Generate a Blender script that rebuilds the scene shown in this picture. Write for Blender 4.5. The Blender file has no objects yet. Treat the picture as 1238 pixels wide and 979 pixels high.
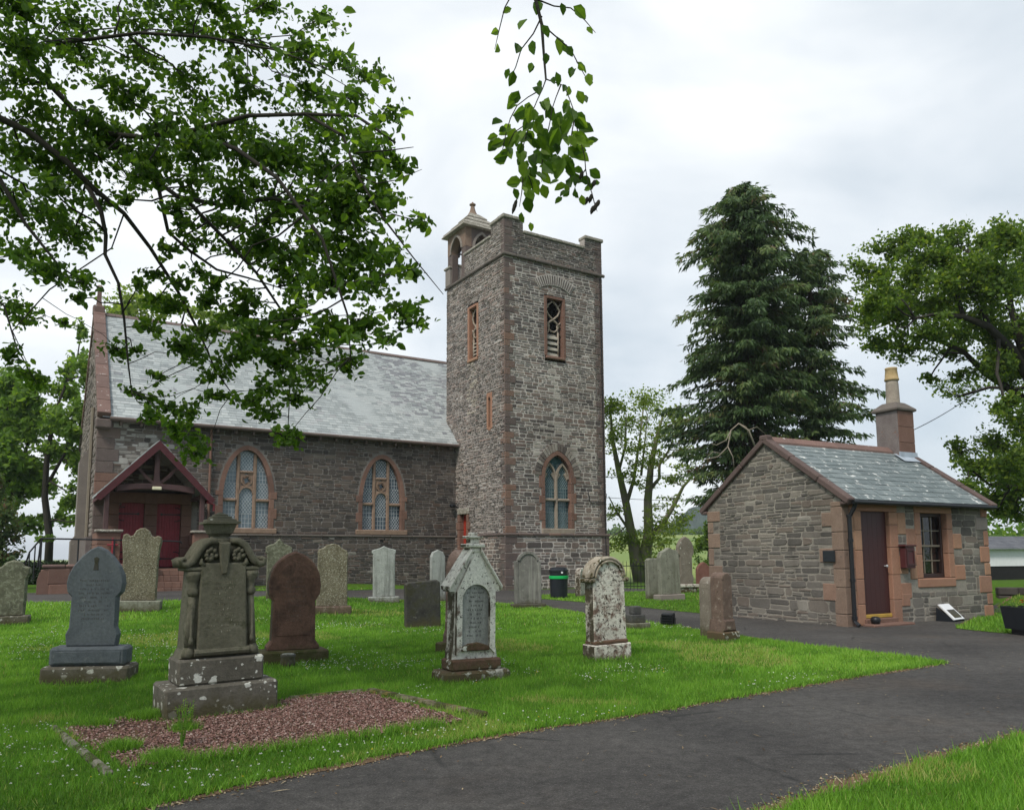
import bpy, bmesh, math, random
import numpy as np
from mathutils import Vector, Matrix
from mathutils.geometry import delaunay_2d_cdt
SC = bpy.context.scene
COL = SC.collection
PI = math.pi
R = math.radians

# ------------------------------------------------------------------ camera
EYE = Vector((0, 0, 1.45))
PITCH, ROLL, FPX = R(6.298), R(-0.369), 933.03
cF = Vector((0, math.cos(PITCH), math.sin(PITCH)))
r0 = Vector((1, 0, 0)); u0 = r0.cross(cF)
cR = math.cos(ROLL) * r0 + math.sin(ROLL) * u0
cU = -math.sin(ROLL) * r0 + math.cos(ROLL) * u0
cam_d = bpy.data.cameras.new('camera')
cam = bpy.data.objects.new('camera', cam_d); COL.objects.link(cam)
cam_d.sensor_width = 36; cam_d.lens = FPX / 1238 * 36
cam_d.shift_y = 80 / 1238
cam_d.clip_start = 0.05; cam_d.clip_end = 6000
m4 = Matrix((cR, cU, -cF)).transposed().to_4x4(); m4.translation = EYE
cam.matrix_world = m4
SC.camera = cam

def at(px, py, dist):
    """world point seen at a photograph pixel, at a chosen depth"""
    return EYE + dist * (cF + (px - 619) / FPX * cR - (py - 569.5) / FPX * cU)

# ------------------------------------------------------------------ light
SC.view_settings.view_transform = 'Standard'
SC.view_settings.look = 'None'
SC.view_settings.gamma = 1
SC.view_settings.exposure = 1.03
SC.render.film_transparent = False
SUN_EL, SUN_AZ = R(52), R(208)          # azimuth clockwise from +Y (the view direction)
wd = bpy.data.worlds.new('World'); SC.world = wd; wd.use_nodes = True
nt = wd.node_tree; nt.nodes.clear()
def wn(t, **k):
    n = nt.nodes.new(t)
    for a, b in k.items(): setattr(n, a, b)
    return n
out = wn('ShaderNodeOutputWorld'); bg = wn('ShaderNodeBackground'); bg.inputs[1].default_value = 0.1
sky = wn('ShaderNodeTexSky', sky_type='NISHITA'); sky.sun_disc = False
sky.sun_elevation = SUN_EL; sky.sun_rotation = SUN_AZ
tc = wn('ShaderNodeTexCoord'); mp = wn('ShaderNodeMapping'); mp.inputs['Scale'].default_value = (1.0, 1.0, 2.2)
mp.inputs['Location'].default_value = (0.35, 0.2, 0.1)
nz = wn('ShaderNodeTexNoise'); nz.inputs['Scale'].default_value = 2.3; nz.inputs['Detail'].default_value = 5; nz.inputs['Roughness'].default_value = 0.5
nz.inputs['Distortion'].default_value = 0.35
# the cloud deck is thinner (brighter) towards one side of the sky
dotn = wn('ShaderNodeVectorMath', operation='DOT_PRODUCT'); dotn.inputs[1].default_value = Vector((-0.5, 0.75, 0.35)).normalized()
mr = wn('ShaderNodeMapRange'); mr.inputs['From Min'].default_value = -0.6; mr.inputs['From Max'].default_value = 1.0
mr.inputs['To Min'].default_value = -0.26; mr.inputs['To Max'].default_value = 0.14
add = wn('ShaderNodeMath', operation='ADD')
rp = wn('ShaderNodeValToRGB')
rp.color_ramp.elements[0].position = 0.40; rp.color_ramp.elements[0].color = (3.05, 3.48, 3.85, 1)
rp.color_ramp.elements[1].position = 0.74; rp.color_ramp.elements[1].color = (5.45, 5.6, 5.65, 1)
e = rp.color_ramp.elements.new(0.56); e.color = (4.15, 4.45, 4.7, 1)
mx = wn('ShaderNodeMixRGB'); mx.inputs[0].default_value = 0.93
L = nt.links.new
L(tc.outputs['Generated'], mp.inputs[0]); L(mp.outputs[0], nz.inputs['Vector'])
L(tc.outputs['Generated'], dotn.inputs[0]); L(dotn.outputs['Value'], mr.inputs['Value'])
L(nz.outputs['Fac'], add.inputs[0]); L(mr.outputs[0], add.inputs[1]); L(add.outputs[0], rp.inputs[0])
L(sky.outputs[0], mx.inputs[1]); L(rp.outputs[0], mx.inputs[2]); L(mx.outputs[0], bg.inputs[0]); L(bg.outputs[0], out.inputs[0])
sun_d = bpy.data.lights.new('sun', 'SUN'); sun_d.energy = 1.5; sun_d.angle = R(14); sun_d.color = (1, 0.94, 0.85)
sun = bpy.data.objects.new('sun', sun_d); COL.objects.link(sun)
sd = Vector((math.sin(SUN_AZ) * math.cos(SUN_EL), math.cos(SUN_AZ) * math.cos(SUN_EL), math.sin(SUN_EL)))
sun.rotation_euler = sd.to_track_quat('Z', 'Y').to_euler()

# ------------------------------------------------------------------ helpers
def tag(o, label=None, cat=None, group=None, kind=None):
    if label: o['label'] = label
    if cat: o['category'] = cat
    if group: o['group'] = group
    if kind: o['kind'] = kind
    return o

def empty(name, loc=(0, 0, 0), rz=0, label=None, cat=None, group=None):
    o = bpy.data.objects.new(name, None); COL.objects.link(o)
    o.empty_display_size = 0.2
    o.location = loc; o.rotation_euler = (0, 0, rz)
    return tag(o, label, cat, group)

class MB:
    """collects faces; build() links them as one mesh object"""
    def __init__(s): s.v = []; s.f = []; s.m = []; s.t = []
    def add(s, vs, fs, m=0, t=0.5):
        b = len(s.v); s.v += [tuple(p) for p in vs]
        for f in fs: s.f.append([b + i for i in f])
        s.m += [m] * len(fs); s.t += [t] * len(fs)
        return s
    def box(s, x0, x1, y0, y1, z0, z1, m=0, t=0.5, fr=None, ch=0.0):
        if x1 < x0: x0, x1 = x1, x0
        if y1 < y0: y0, y1 = y1, y0
        if z1 < z0: z0, z1 = z1, z0
        if ch > 0:
            c = min(ch, (x1-x0)*.3, (y1-y0)*.3, (z1-z0)*.3)
            vs = []; idx = {}
            for i, (xa, xs) in enumerate(((x0, 1), (x1, -1))):
                for j, (ya, ys) in enumerate(((y0, 1), (y1, -1))):
                    for k, (za, zs) in enumerate(((z0, 1), (z1, -1))):
                        for ax in range(3):
                            q = [xa + xs*c, ya + ys*c, za + zs*c]; q[ax] = (xa, ya, za)[ax]
                            idx[(i, j, k, ax)] = len(vs); vs.append(q)
            I = idx; fs = []
            for s_ in (0, 1):
                fs.append([I[(s_,0,0,0)], I[(s_,1,0,0)], I[(s_,1,1,0)], I[(s_,0,1,0)]])
                fs.append([I[(0,s_,0,1)], I[(1,s_,0,1)], I[(1,s_,1,1)], I[(0,s_,1,1)]])
                fs.append([I[(0,0,s_,2)], I[(1,0,s_,2)], I[(1,1,s_,2)], I[(0,1,s_,2)]])
            for a in (0, 1):
                for b in (0, 1):
                    fs.append([I[(0,a,b,1)], I[(1,a,b,1)], I[(1,a,b,2)], I[(0,a,b,2)]])
                    fs.append([I[(a,0,b,0)], I[(a,1,b,0)], I[(a,1,b,2)], I[(a,0,b,2)]])
                    fs.append([I[(a,b,0,0)], I[(a,b,1,0)], I[(a,b,1,1)], I[(a,b,0,1)]])
            for i in (0, 1):
                for j in (0, 1):
                    for k in (0, 1): fs.append([I[(i,j,k,0)], I[(i,j,k,1)], I[(i,j,k,2)]])
        else:
            vs = [(x, y, z) for x in (x0, x1) for y in (y0, y1) for z in (z0, z1)]
            fs = [(0,1,3,2), (4,6,7,5), (0,4,5,1), (2,3,7,6), (0,2,6,4), (1,5,7,3)]
        if fr: vs = [fr(*p) for p in vs]
        return s.add(vs, fs, m, t)
    def prism(s, pts, d0, d1, fr, m=0, t=0.5, ch=0.0):
        """outline pts (s,z) extruded from d0 (back) to d1 (front) in frame fr(s,d,z)"""
        n = len(pts)
        if ch > 0:
            cx = sum(p[0] for p in pts)/n; inn = inset(pts, ch)
            vs = [fr(a, d0, z) for a, z in pts] + [fr(a, d1 - ch*(1 if d1 > d0 else -1), z) for a, z in pts] + [fr(a, d1, z) for a, z in inn]
            rings = 3
        else:
            vs = [fr(a, d0, z) for a, z in pts] + [fr(a, d1, z) for a, z in pts]; rings = 2
        fs = [list(range(n))[::-1], list(range((rings-1)*n, rings*n))]
        for r in range(rings-1):
            for i in range(n):
                j = (i+1) % n; fs.append((r*n+i, r*n+j, (r+1)*n+j, (r+1)*n+i))
        return s.add(vs, fs, m, t)
    def ring(s, outer, inner, d0, d1, fr, m=0, t=0.5, closed=False):
        """band between two outlines of equal length, extruded d0..d1"""
        n = len(outer); k = n if closed else n-1
        vs = [fr(a, d0, z) for a, z in outer] + [fr(a, d0, z) for a, z in inner] + [fr(a, d1, z) for a, z in outer] + [fr(a, d1, z) for a, z in inner]
        fs = []
        for i in range(k):
            j = (i+1) % n
            fs += [(i, j, n+j, n+i), (2*n+i, 3*n+i, 3*n+j, 2*n+j), (i, 2*n+i, 2*n+j, j), (n+i, n+j, 3*n+j, 3*n+i)]
        if not closed:
            fs += [(0, n, 3*n, 2*n), (n-1, 3*n-1, 4*n-1, 2*n-1)]
        return s.add(vs, fs, m, t)
    def tube(s, pts, rad, n=6, m=0, t=0.5, cap=True):
        P = [Vector(p) for p in pts]; rr = [float(q) for q in (rad if isinstance(rad, (list, tuple)) else [rad]*len(P))]
        vs = []; prev = None
        for i, p in enumerate(P):
            d = (P[min(i+1, len(P)-1)] - P[max(i-1, 0)])
            if d.length < 1e-9: d = Vector((0, 0, 1))
            d.normalize()
            if prev is None:
                a = d.orthogonal().normalized()
            else:
                a = (prev - d*prev.dot(d))
                a = a.normalized() if a.length > 1e-6 else d.orthogonal().normalized()
            prev = a; b = d.cross(a)
            for k in range(n):
                an = 2*PI*k/n; vs.append(p + rr[i]*(math.cos(an)*a + math.sin(an)*b))
        fs = []
        for i in range(len(P)-1):
            for k in range(n):
                j = (k+1) % n; fs.append((i*n+k, i*n+j, (i+1)*n+j, (i+1)*n+k))
        if cap: fs += [list(range(n))[::-1], list(range((len(P)-1)*n, len(P)*n))]
        return s.add(vs, fs, m, t)
    def lathe(s, prof, n=20, m=0, t=0.5, c=(0, 0), sq=False, rot=0):
        """prof: list of (r,z); sq makes a square section"""
        vs = []
        if sq: n = 4; rot = PI/4
        for r, z in prof:
            for k in range(n):
                a = 2*PI*k/n + rot; q = r*(math.sqrt(2) if sq else 1)
                vs.append((c[0] + q*math.cos(a), c[1] + q*math.sin(a), z))
        fs = []
        for i in range(len(prof)-1):
            for k in range(n):
                j = (k+1) % n; fs.append((i*n+k, i*n+j, (i+1)*n+j, (i+1)*n+k))
        fs += [list(range(n))[::-1], list(range((len(prof)-1)*n, len(prof)*n))]
        return s.add(vs, fs, m, t)
    def build(s, name, mats, parent=None, smooth=False, kind=None, label=None, loc=None, rz=0):
        me = bpy.data.meshes.new(name); me.from_pydata(s.v, [], s.f)
        mats = mats if isinstance(mats, (list, tuple)) else [mats]
        for q in mats: me.materials.append(q)
        if len(mats) > 1: me.polygons.foreach_set('material_index', s.m)
        at_ = me.attributes.new('tint', 'FLOAT', 'FACE'); at_.data.foreach_set('value', s.t)
        if smooth: me.polygons.foreach_set('use_smooth', [True]*len(me.polygons))
        me.update()
        o = bpy.data.objects.new(name, me); COL.objects.link(o)
        if parent: o.parent = parent
        if loc is not None: o.location = loc
        if rz: o.rotation_euler = (0, 0, rz)
        if kind: o['kind'] = kind
        if label: o['label'] = label
        return o

def inset(pts, d):
    n = len(pts); o = []
    ar = sum(pts[i][0]*pts[(i+1) % n][1] - pts[(i+1) % n][0]*pts[i][1] for i in range(n))
    sg = 1 if ar > 0 else -1
    for i in range(n):
        p0, p1, p2 = Vector(pts[i-1]), Vector(pts[i]), Vector(pts[(i+1) % n])
        a = (p1-p0); b = (p2-p1)
        if a.length < 1e-7 or b.length < 1e-7: o.append(tuple(p1)); continue
        a.normalize(); b.normalize()
        na = Vector((-a.y, a.x))*sg; nb = Vector((-b.y, b.x))*sg
        q = na+nb; l = q.length
        if l < 1e-5: o.append(tuple(p1 + na*d)); continue
        q.normalize(); o.append(tuple(p1 + q*min(d/max(q.dot(na), .35), 2.2*d)))
    return o

def np_mesh(name, V, k, T, mats, parent=None, kind=None, smooth=False):
    """V (n*k,3) float array: n separate faces of k corners; T tints per face"""
    n = len(V)//k
    me = bpy.data.meshes.new(name)
    me.vertices.add(n*k); me.vertices.foreach_set('co', np.ascontiguousarray(V, dtype=np.float32).ravel())
    me.loops.add(n*k); me.loops.foreach_set('vertex_index', np.arange(n*k, dtype=np.int32))
    me.polygons.add(n); me.polygons.foreach_set('loop_start', np.arange(0, n*k, k, dtype=np.int32))
    me.polygons.foreach_set('loop_total', np.full(n, k, dtype=np.int32))
    me.update(calc_edges=True)
    a = me.attributes.new('tint', 'FLOAT', 'FACE'); a.data.foreach_set('value', np.asarray(T, dtype=np.float32))
    for q in (mats if isinstance(mats, (list, tuple)) else [mats]): me.materials.append(q)
    o = bpy.data.objects.new(name, me); COL.objects.link(o)
    if parent: o.parent = parent
    if kind: o['kind'] = kind
    return o

def ss(a, b, x):
    t = np.clip((np.asarray(x, float)-a)/(b-a), 0, 1); return t*t*(3-2*t)
def terrain(x, y):
    z = .30*ss(2, 8, -np.asarray(x, float))*ss(11, 21, y)
    z = z + .62*ss(11.0, 13.2, x)*ss(17.5, 21.0, y)*(1-ss(24, 30, y))        # bank beside the cottage
    z = z + 9.0*ss(48, 300, y)*ss(-60, 20, x)                      # the field rising behind
    return z
def tz(x, y): return float(terrain(x, y))
rnd = random.Random(7)

# ------------------------------------------------------------------ materials
class NT:
    def __init__(s, name):
        s.m = bpy.data.materials.new(name); s.m.use_nodes = True; s.t = s.m.node_tree
        s.t.nodes.clear(); s.o = s.n('ShaderNodeOutputMaterial')
        s.co = s.n('ShaderNodeTexCoord').outputs['Object']
    def n(s, ty, **k):
        q = s.t.nodes.new(ty)
        for a, b in k.items(): setattr(q, a, b)
        return q
    def l(s, a, b): s.t.links.new(a, b)
    def noise(s, sc, det=4, rough=.6, vec=None, dist=0):
        q = s.n('ShaderNodeTexNoise'); q.inputs['Scale'].default_value = sc; q.inputs['Detail'].default_value = det
        q.inputs['Roughness'].default_value = rough; q.inputs['Distortion'].default_value = dist
        s.l(vec or s.co, q.inputs['Vector']); return q.outputs['Fac']
    def scaled(s, v):
        q = s.n('ShaderNodeMapping'); q.inputs['Scale'].default_value = v; s.l(s.co, q.inputs[0]); return q.outputs[0]
    def ramp(s, fac, stops, const=False):
        q = s.n('ShaderNodeValToRGB'); cr = q.color_ramp
        if const: cr.interpolation = 'CONSTANT'
        while len(cr.elements) < len(stops): cr.elements.new(0.5)
        for e, (p, c) in zip(cr.elements, stops):
            e.position = p; e.color = (c[0], c[1], c[2], 1) if isinstance(c, (tuple, list)) else (c, c, c, 1)
        s.l(fac, q.inputs[0]); return q.outputs[0]
    def mix(s, fac, a, b, mode='MIX'):
        q = s.n('ShaderNodeMixRGB', blend_type=mode)
        for i, x in ((0, fac), (1, a), (2, b)):
            if isinstance(x, (int, float)): q.inputs[i].default_value = x if i == 0 else (x, x, x, 1)
            elif isinstance(x, (tuple, list)): q.inputs[i].default_value = (x[0], x[1], x[2], 1)
            else: s.l(x, q.inputs[i])
        return q.outputs[0]
    def math(s, op, a, b=0.0):
        q = s.n('ShaderNodeMath', operation=op)
        for i, x in ((0, a), (1, b)):
            if isinstance(x, (int, float)): q.inputs[i].default_value = x
            else: s.l(x, q.inputs[i])
        return q.outputs[0]
    def tint(s): return s.n('ShaderNodeAttribute', attribute_name='tint').outputs['Fac']
    def bsdf(s, col, rough=.85, bump=None, bs=.4, bd=.02, spec=.3, metal=0, coat=0):
        b = s.n('ShaderNodeBsdfPrincipled')
        for nm, x in (('Base Color', col), ('Roughness', rough)):
            if isinstance(x, (int, float)): b.inputs[nm].default_value = x
            elif isinstance(x, (tuple, list)): b.inputs[nm].default_value = (x[0], x[1], x[2], 1)
            else: s.l(x, b.inputs[nm])
        b.inputs['Specular IOR Level'].default_value = spec; b.inputs['Metallic'].default_value = metal
        b.inputs['Coat Weight'].default_value = coat
        if bump is not None:
            q = s.n('ShaderNodeBump'); q.inputs['Strength'].default_value = bs; q.inputs['Distance'].default_value = bd
            s.l(bump, q.inputs['Height']); s.l(q.outputs[0], b.inputs['Normal'])
        s.l(b.outputs[0], s.o.inputs[0]); s.b = b
        return s.m

def stone_mat(name, c0, c1, sc=3, tint=None, lichen=(), streak=None, rough=.9, bs=.5, fine=40, bd=.02, tamt=.5, flank=None, foot=None, stain=0.):
    """stone: two tones in noise, a tint per stone, lichen patches of their own shape"""
    q = NT(name)
    n1 = q.noise(sc, 6, .65); n2 = q.noise(fine, 5, .7)
    col = q.mix(q.ramp(n1, [(.3, 0.), (.7, 1.)]), c0, c1)
    if tint:
        col = q.mix(tamt, col, q.ramp(q.tint(), tint))
    col = q.mix(.55, col, q.ramp(n2, [(.25, .5), (.75, 1.35)]), 'MULTIPLY')
    if streak:
        sn = q.noise(1.0, 4, .6, q.scaled((streak[1], streak[1], streak[1]*.06)))
        col = q.mix(q.ramp(sn, [(streak[2], 0.), (streak[2]+.15, streak[3])]), col, streak[0])
    h = q.math('ADD', n2, q.math('MULTIPLY', n1, .6))
    for c, s_, lo, hi, kind in lichen:
        if kind == 'v':
            v = q.n('ShaderNodeTexVoronoi'); v.inputs['Scale'].default_value = s_; q.l(q.mix(.06, q.co, q.n('ShaderNodeTexNoise').outputs['Color']), v.inputs['Vector'])
            w = q.math('ADD', v.outputs['Distance'], q.math('MULTIPLY', q.noise(s_*2.5, 3), .35))
            rs = q.n('ShaderNodeSeparateColor'); q.l(v.outputs['Color'], rs.inputs[0])
            f = q.math('MULTIPLY', q.ramp(w, [(lo, 1.), (lo+.05, 0.)]), q.ramp(rs.outputs[0], [(hi, 0.), (hi+.02, 1.)]))
        else:
            f = q.ramp(q.noise(s_, 6, .68, dist=.3), [(lo, 0.), (hi, 1.)])
        cc = q.mix(.5, c, q.ramp(q.noise(s_*6, 3), [(.2, (c[0]*.6, c[1]*.6, c[2]*.6)), (.8, (min(1, c[0]*1.25), min(1, c[1]*1.25), min(1, c[2]*1.25)))]))
        col = q.mix(f, col, cc)
    if stain:      # damp and soot patches that run down the wall
        col = q.mix(stain, col, q.ramp(q.noise(.9, 5, .62, q.scaled((.8, .8, .3)), .6), [(.34, (.5, .47, .44)), (.52, (1., .98, .95)), (.68, (1.28, 1.25, 1.2))]), 'MULTIPLY')
    if foot:       # moss and soil stain creeping up from the ground
        sz = q.n('ShaderNodeSeparateXYZ'); q.l(q.co, sz.inputs[0])
        f = q.ramp(q.math('ADD', sz.outputs[2], q.math('MULTIPLY', q.noise(6, 5, .7), foot[1])), [(foot[2], .85), (min(1, foot[2]+.16), 0.)])
        col = q.mix(f, col, foot[0])
    if flank:      # moss that has grown over one side of the stone
        sx = q.n('ShaderNodeSeparateXYZ'); q.l(q.n('ShaderNodeTexCoord').outputs['Normal'], sx.inputs[0])
        f = q.math('MULTIPLY', q.ramp(q.math('MULTIPLY', sx.outputs[0], -1.), [(.82, 0.), (.94, 1.)]), q.ramp(q.noise(7, 5, .7), [(.36, 0.), (.52, 1.)]))
        col = q.mix(f, col, q.mix(q.noise(9, 3), flank[0], flank[1]))
    return q.bsdf(col, rough, h, bs, bd, spec=.25)

WHITE_L = (.62, .62, .56); MOSS = (.045, .05, .012); GREYG = (.24, .25, .2); OCHRE = (.3, .17, .05)
TOWER_T = [(0., (.07, .062, .062)), (.3, (.13, .112, .105)), (.55, (.21, .178, .162)), (.75, (.18, .126, .108)), (.9, (.30, .255, .22)), (1., (.5, .48, .44))]
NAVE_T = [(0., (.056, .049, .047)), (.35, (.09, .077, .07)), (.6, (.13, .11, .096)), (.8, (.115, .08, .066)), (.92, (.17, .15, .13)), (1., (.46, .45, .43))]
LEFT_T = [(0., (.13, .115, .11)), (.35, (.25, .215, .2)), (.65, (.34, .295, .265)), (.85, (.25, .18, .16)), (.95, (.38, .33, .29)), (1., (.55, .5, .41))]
COT_T = [(0., (.07, .064, .058)), (.3, (.12, .11, .099)), (.6, (.172, .157, .138)), (.8, (.16, .128, .105)), (.93, (.22, .2, .172)), (1., (.36, .34, .3))]
M = {}
M['tower_stone'] = stone_mat('tower rubble', (.14, .122, .114), (.25, .219, .198), 2.5, TOWER_T, [((.42, .4, .36), 9, .66, .74, 'n')], tamt=.85, stain=.7)
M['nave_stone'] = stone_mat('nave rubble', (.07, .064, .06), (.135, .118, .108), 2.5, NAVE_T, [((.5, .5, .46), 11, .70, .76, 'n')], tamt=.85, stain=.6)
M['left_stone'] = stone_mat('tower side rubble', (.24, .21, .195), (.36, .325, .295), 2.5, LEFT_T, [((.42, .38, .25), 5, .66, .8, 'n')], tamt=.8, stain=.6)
M['cottage_stone'] = stone_mat('cottage rubble', (.09, .086, .081), (.20, .19, .176), 4, COT_T, [((.4, .39, .36), 14, .68, .76, 'n')], tamt=.8, stain=.6)
M['tower_mortar'] = stone_mat('lime mortar', (.42, .385, .36), (.55, .515, .485), 3, None, [((.16, .15, .15), 4, .6, .75, 'n')], bs=.7, stain=.7)
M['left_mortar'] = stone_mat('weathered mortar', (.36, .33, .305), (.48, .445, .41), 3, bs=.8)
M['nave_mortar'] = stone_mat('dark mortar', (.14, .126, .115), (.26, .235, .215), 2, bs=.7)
M['cottage_mortar'] = stone_mat('grey mortar', (.2, .183, .158), (.31, .287, .25), 9, bs=.7, stain=.6)
M['quoin'] = stone_mat('brown sandstone', (.10, .078, .072), (.19, .148, .13), 3, [(0., (.10, .08, .076)), (.55, (.16, .118, .104)), (1., (.27, .15, .10))], [((.36, .34, .31), 10, .64, .74, 'n')], tamt=.6)
M['red_sand'] = stone_mat('red sandstone', (.15, .082, .062), (.235, .14, .108), 2.5, [(0., (.13, .08, .066)), (.5, (.21, .12, .09)), (1., (.27, .165, .125))], [((.55, .53, .5), 9, .68, .74, 'n')], tamt=.5)
M['cot_sand'] = stone_mat('orange sandstone', (.27, .145, .095), (.37, .215, .15), 3, [(0., (.23, .135, .10)), (.5, (.36, .185, .12)), (1., (.40, .25, .155))], [((.25, .17, .13), 7, .62, .78, 'n'), ((.5, .47, .42), 18, .72, .78, 'n')], tamt=.5)
M['grey_dress'] = stone_mat('grey dressed stone', (.2, .175, .16), (.3, .265, .24), 3, [(0., (.17, .15, .135)), (1., (.31, .26, .225))], [((.42, .41, .37), 11, .62, .72, 'n')], tamt=.5)
M['dark_dress'] = stone_mat('dark dressed stone', (.10, .085, .076), (.17, .147, .13), 3, [(0., (.09, .08, .072)), (1., (.18, .15, .13))], [((.34, .33, .29), 11, .64, .72, 'n')], tamt=.5)
M['gable_sand'] = stone_mat('brown buff sandstone', (.17, .115, .085), (.27, .195, .15), 4, [(0., (.17, .115, .09)), (.6, (.25, .18, .135)), (1., (.28, .15, .105))], [((.12, .09, .075), 6, .58, .72, 'n'), ((.42, .4, .35), 16, .68, .74, 'n')], tamt=.5)
M['window_stone'] = stone_mat('tan window stone', (.22, .145, .105), (.33, .235, .175), 4, None, [((.14, .095, .075), 6, .58, .72, 'n'), ((.55, .52, .47), 13, .7, .75, 'n')])
M['cope'] = stone_mat('lichened coping', (.2, .18, .15), (.32, .295, .25), 5, None, [((.5, .49, .43), 12, .52, .62, 'n')])
M['skew'] = stone_mat('skew coping', (.14, .088, .076), (.22, .145, .125), 3, [(0., (.13, .09, .08)), (1., (.25, .15, .125))], [((.62, .6, .57), 5, .62, .68, 'n')], tamt=.5)
M['cot_skew'] = stone_mat('brown skew coping', (.085, .06, .054), (.15, .105, .095), 3, [(0., (.085, .062, .056)), (1., (.15, .105, .095))], [((.5, .47, .44), 11, .68, .74, 'n')], tamt=.5)
SLATE_T = [(0., (.20, .22, .225)), (.4, (.34, .37, .375)), (.8, (.46, .485, .48)), (.9, (.28, .27, .29)), (1., (.12, .12, .145))]
M['slate'] = stone_mat('pale slate', (.3, .33, .335), (.44, .465, .46), 1.6, SLATE_T, [((.6, .62, .59), 6, .62, .72, 'n'), ((.16, .15, .175), .45, .66, .72, 'n')], rough=.55, bs=.25, tamt=.65)
CSL = [(0., (.12, .145, .15)), (.5, (.19, .22, .225)), (.9, (.26, .295, .295)), (1., (.36, .385, .375))]
M['cslate'] = stone_mat('green slate', (.13, .16, .165), (.2, .235, .24), 2.5, CSL, [((.7, .7, .67), 6.5, .60, .63, 'n')], rough=.45, bs=.25, tamt=.6)
def plain(name, c, rough=.6, var=.25, sc=6, spec=.4, metal=0, bs=.1, coat=0):
    q = NT(name); n = q.noise(sc, 5, .6)
    col = q.mix(1., c, q.ramp(n, [(.2, 1-var), (.8, 1+var)]), 'MULTIPLY')
    return q.bsdf(col, rough, n, bs, .01, spec, metal, coat)
M['maroon'] = plain('maroon paint', (.26, .03, .042), .5)  # colour lightened to offset the shade on the porch doors
M['maroon_dimmed'] = plain('dimmed maroon paint', (.075, .014, .018), .6)  # the door maroon, darkened in colour to offset sky light on the bargeboards
M['sash'] = plain('dark brown sash paint', (.028, .014, .012), .5)
M['maroon_dark'] = plain('dark maroon paint', (.075, .02, .022), .5)
M['porch_wood'] = plain('purple brown timber', (.085, .045, .045), .7)
M['red_door'] = plain('red paint', (.32, .028, .012), .5)
M['cot_door'] = plain('brown maroon door paint', (.05, .0155, .0155), .45, .12)
M['black'] = plain('black iron', (.012, .013, .016), .45)
M['black_plastic'] = plain('black plastic', (.014, .017, .022), .35)
M['green_band'] = plain('green plastic', (.01, .42, .10), .4)
M['lead'] = plain('lead cames', (.42, .45, .47), .6)
M['lead_dark'] = plain('dark lead cames', (.2, .26, .27), .6)
M['leadsheet'] = plain('lead flashing', (.36, .41, .47), .5)
M['dark'] = plain('flat black', (.012, .012, .012), .9)  # near black painted in for unlit openings; also vents, soffit, foundation
M['white_paint'] = plain('white paint', (.72, .73, .75), .6, .08)
M['cream'] = plain('cream lamp glass', (.75, .7, .5), .5, .05)
M['pot_buff'] = stone_mat('buff clay', (.38, .27, .13), (.5, .37, .2), 6, None, [((.6, .55, .4), 9, .65, .75, 'n')])
M['pot_grey'] = stone_mat('weathered clay', (.24, .2, .165), (.33, .29, .24), 6)
M['harl'] = stone_mat('dark harling', (.15, .125, .12), (.22, .19, .18), 5, None, [((.22, .10, .07), 3, .6, .7, 'n')], bs=.8)
M['brass'] = plain('worn brass threshold', (.42, .27, .05), .5)
M['wood_grey'] = plain('weathered wood', (.2, .17, .13), .8)
M['louvre'] = stone_mat('stone louvre', (.36, .33, .27), (.5, .46, .39), 6)
M['tracery'] = stone_mat('tracery stone', (.24, .19, .15), (.36, .31, .25), 7, None, [((.5, .49, .42), 9, .6, .7, 'n')])
def glass(name, c, rough=.12):
    q = NT(name); n = q.noise(5, 3)
    col = q.mix(1., c, q.ramp(n, [(.3, .75), (.7, 1.25)]), 'MULTIPLY')
    return q.bsdf(col, rough, q.noise(9, 2), .25, .01, .6)
M['glass_pale'] = glass('pale storm glass', (.13, .175, .205), .16)
M['glass_dark'] = glass('dark leaded glass', (.035, .06, .08), .08)
M['glass_teal'] = glass('teal leaded glass', (.03, .075, .085), .1)
M['glass_black'] = glass('black window glass', (.008, .008, .009), .05)
# vegetation
def leaf_mat(name, stops, trans=.35, rough=.55):
    q = NT(name); t = q.tint()
    col = q.ramp(t, stops)
    col = q.mix(.4, col, q.ramp(q.noise(60, 2), [(.3, .75), (.7, 1.2)]), 'MULTIPLY')
    b = q.n('ShaderNodeBsdfPrincipled'); q.l(col, b.inputs['Base Color']); b.inputs['Roughness'].default_value = rough
    b.inputs['Specular IOR Level'].default_value = .3
    tr = q.n('ShaderNodeBsdfTranslucent'); q.l(q.mix(1., col, (1.5, 1.5, .7), 'MULTIPLY'), tr.inputs[0])
    ms = q.n('ShaderNodeMixShader'); ms.inputs[0].default_value = trans
    q.l(b.outputs[0], ms.inputs[1]); q.l(tr.outputs[0], ms.inputs[2]); q.l(ms.outputs[0], q.o.inputs[0])
    return q.m
M['leaf_near'] = leaf_mat('beech leaf', [(0., (.034, .075, .01)), (.6, (.075, .155, .018)), (1., (.16, .26, .03))], .55)
M['leaf_oak'] = leaf_mat('sycamore leaf', [(0., (.05, .10, .02)), (.6, (.12, .20, .032)), (1., (.27, .34, .045))], .55)
M['leaf_light'] = leaf_mat('light green leaf', [(0., (.09, .15, .026)), (.6, (.18, .26, .05)), (1., (.32, .39, .10))], .58)
M['leaf_mid'] = leaf_mat('green leaf', [(0., (.06, .125, .024)), (.6, (.13, .23, .04)), (1., (.22, .32, .06))], .55)
M['needle'] = leaf_mat('conifer spray', [(0., (.026, .055, .02)), (.55, (.075, .13, .045)), (.85, (.15, .2, .065)), (1., (.13, .085, .045))], .25)
M['hedge'] = leaf_mat('hedge leaf', [(0., (.008, .02, .006)), (1., (.025, .055, .014))], .2)
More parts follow.
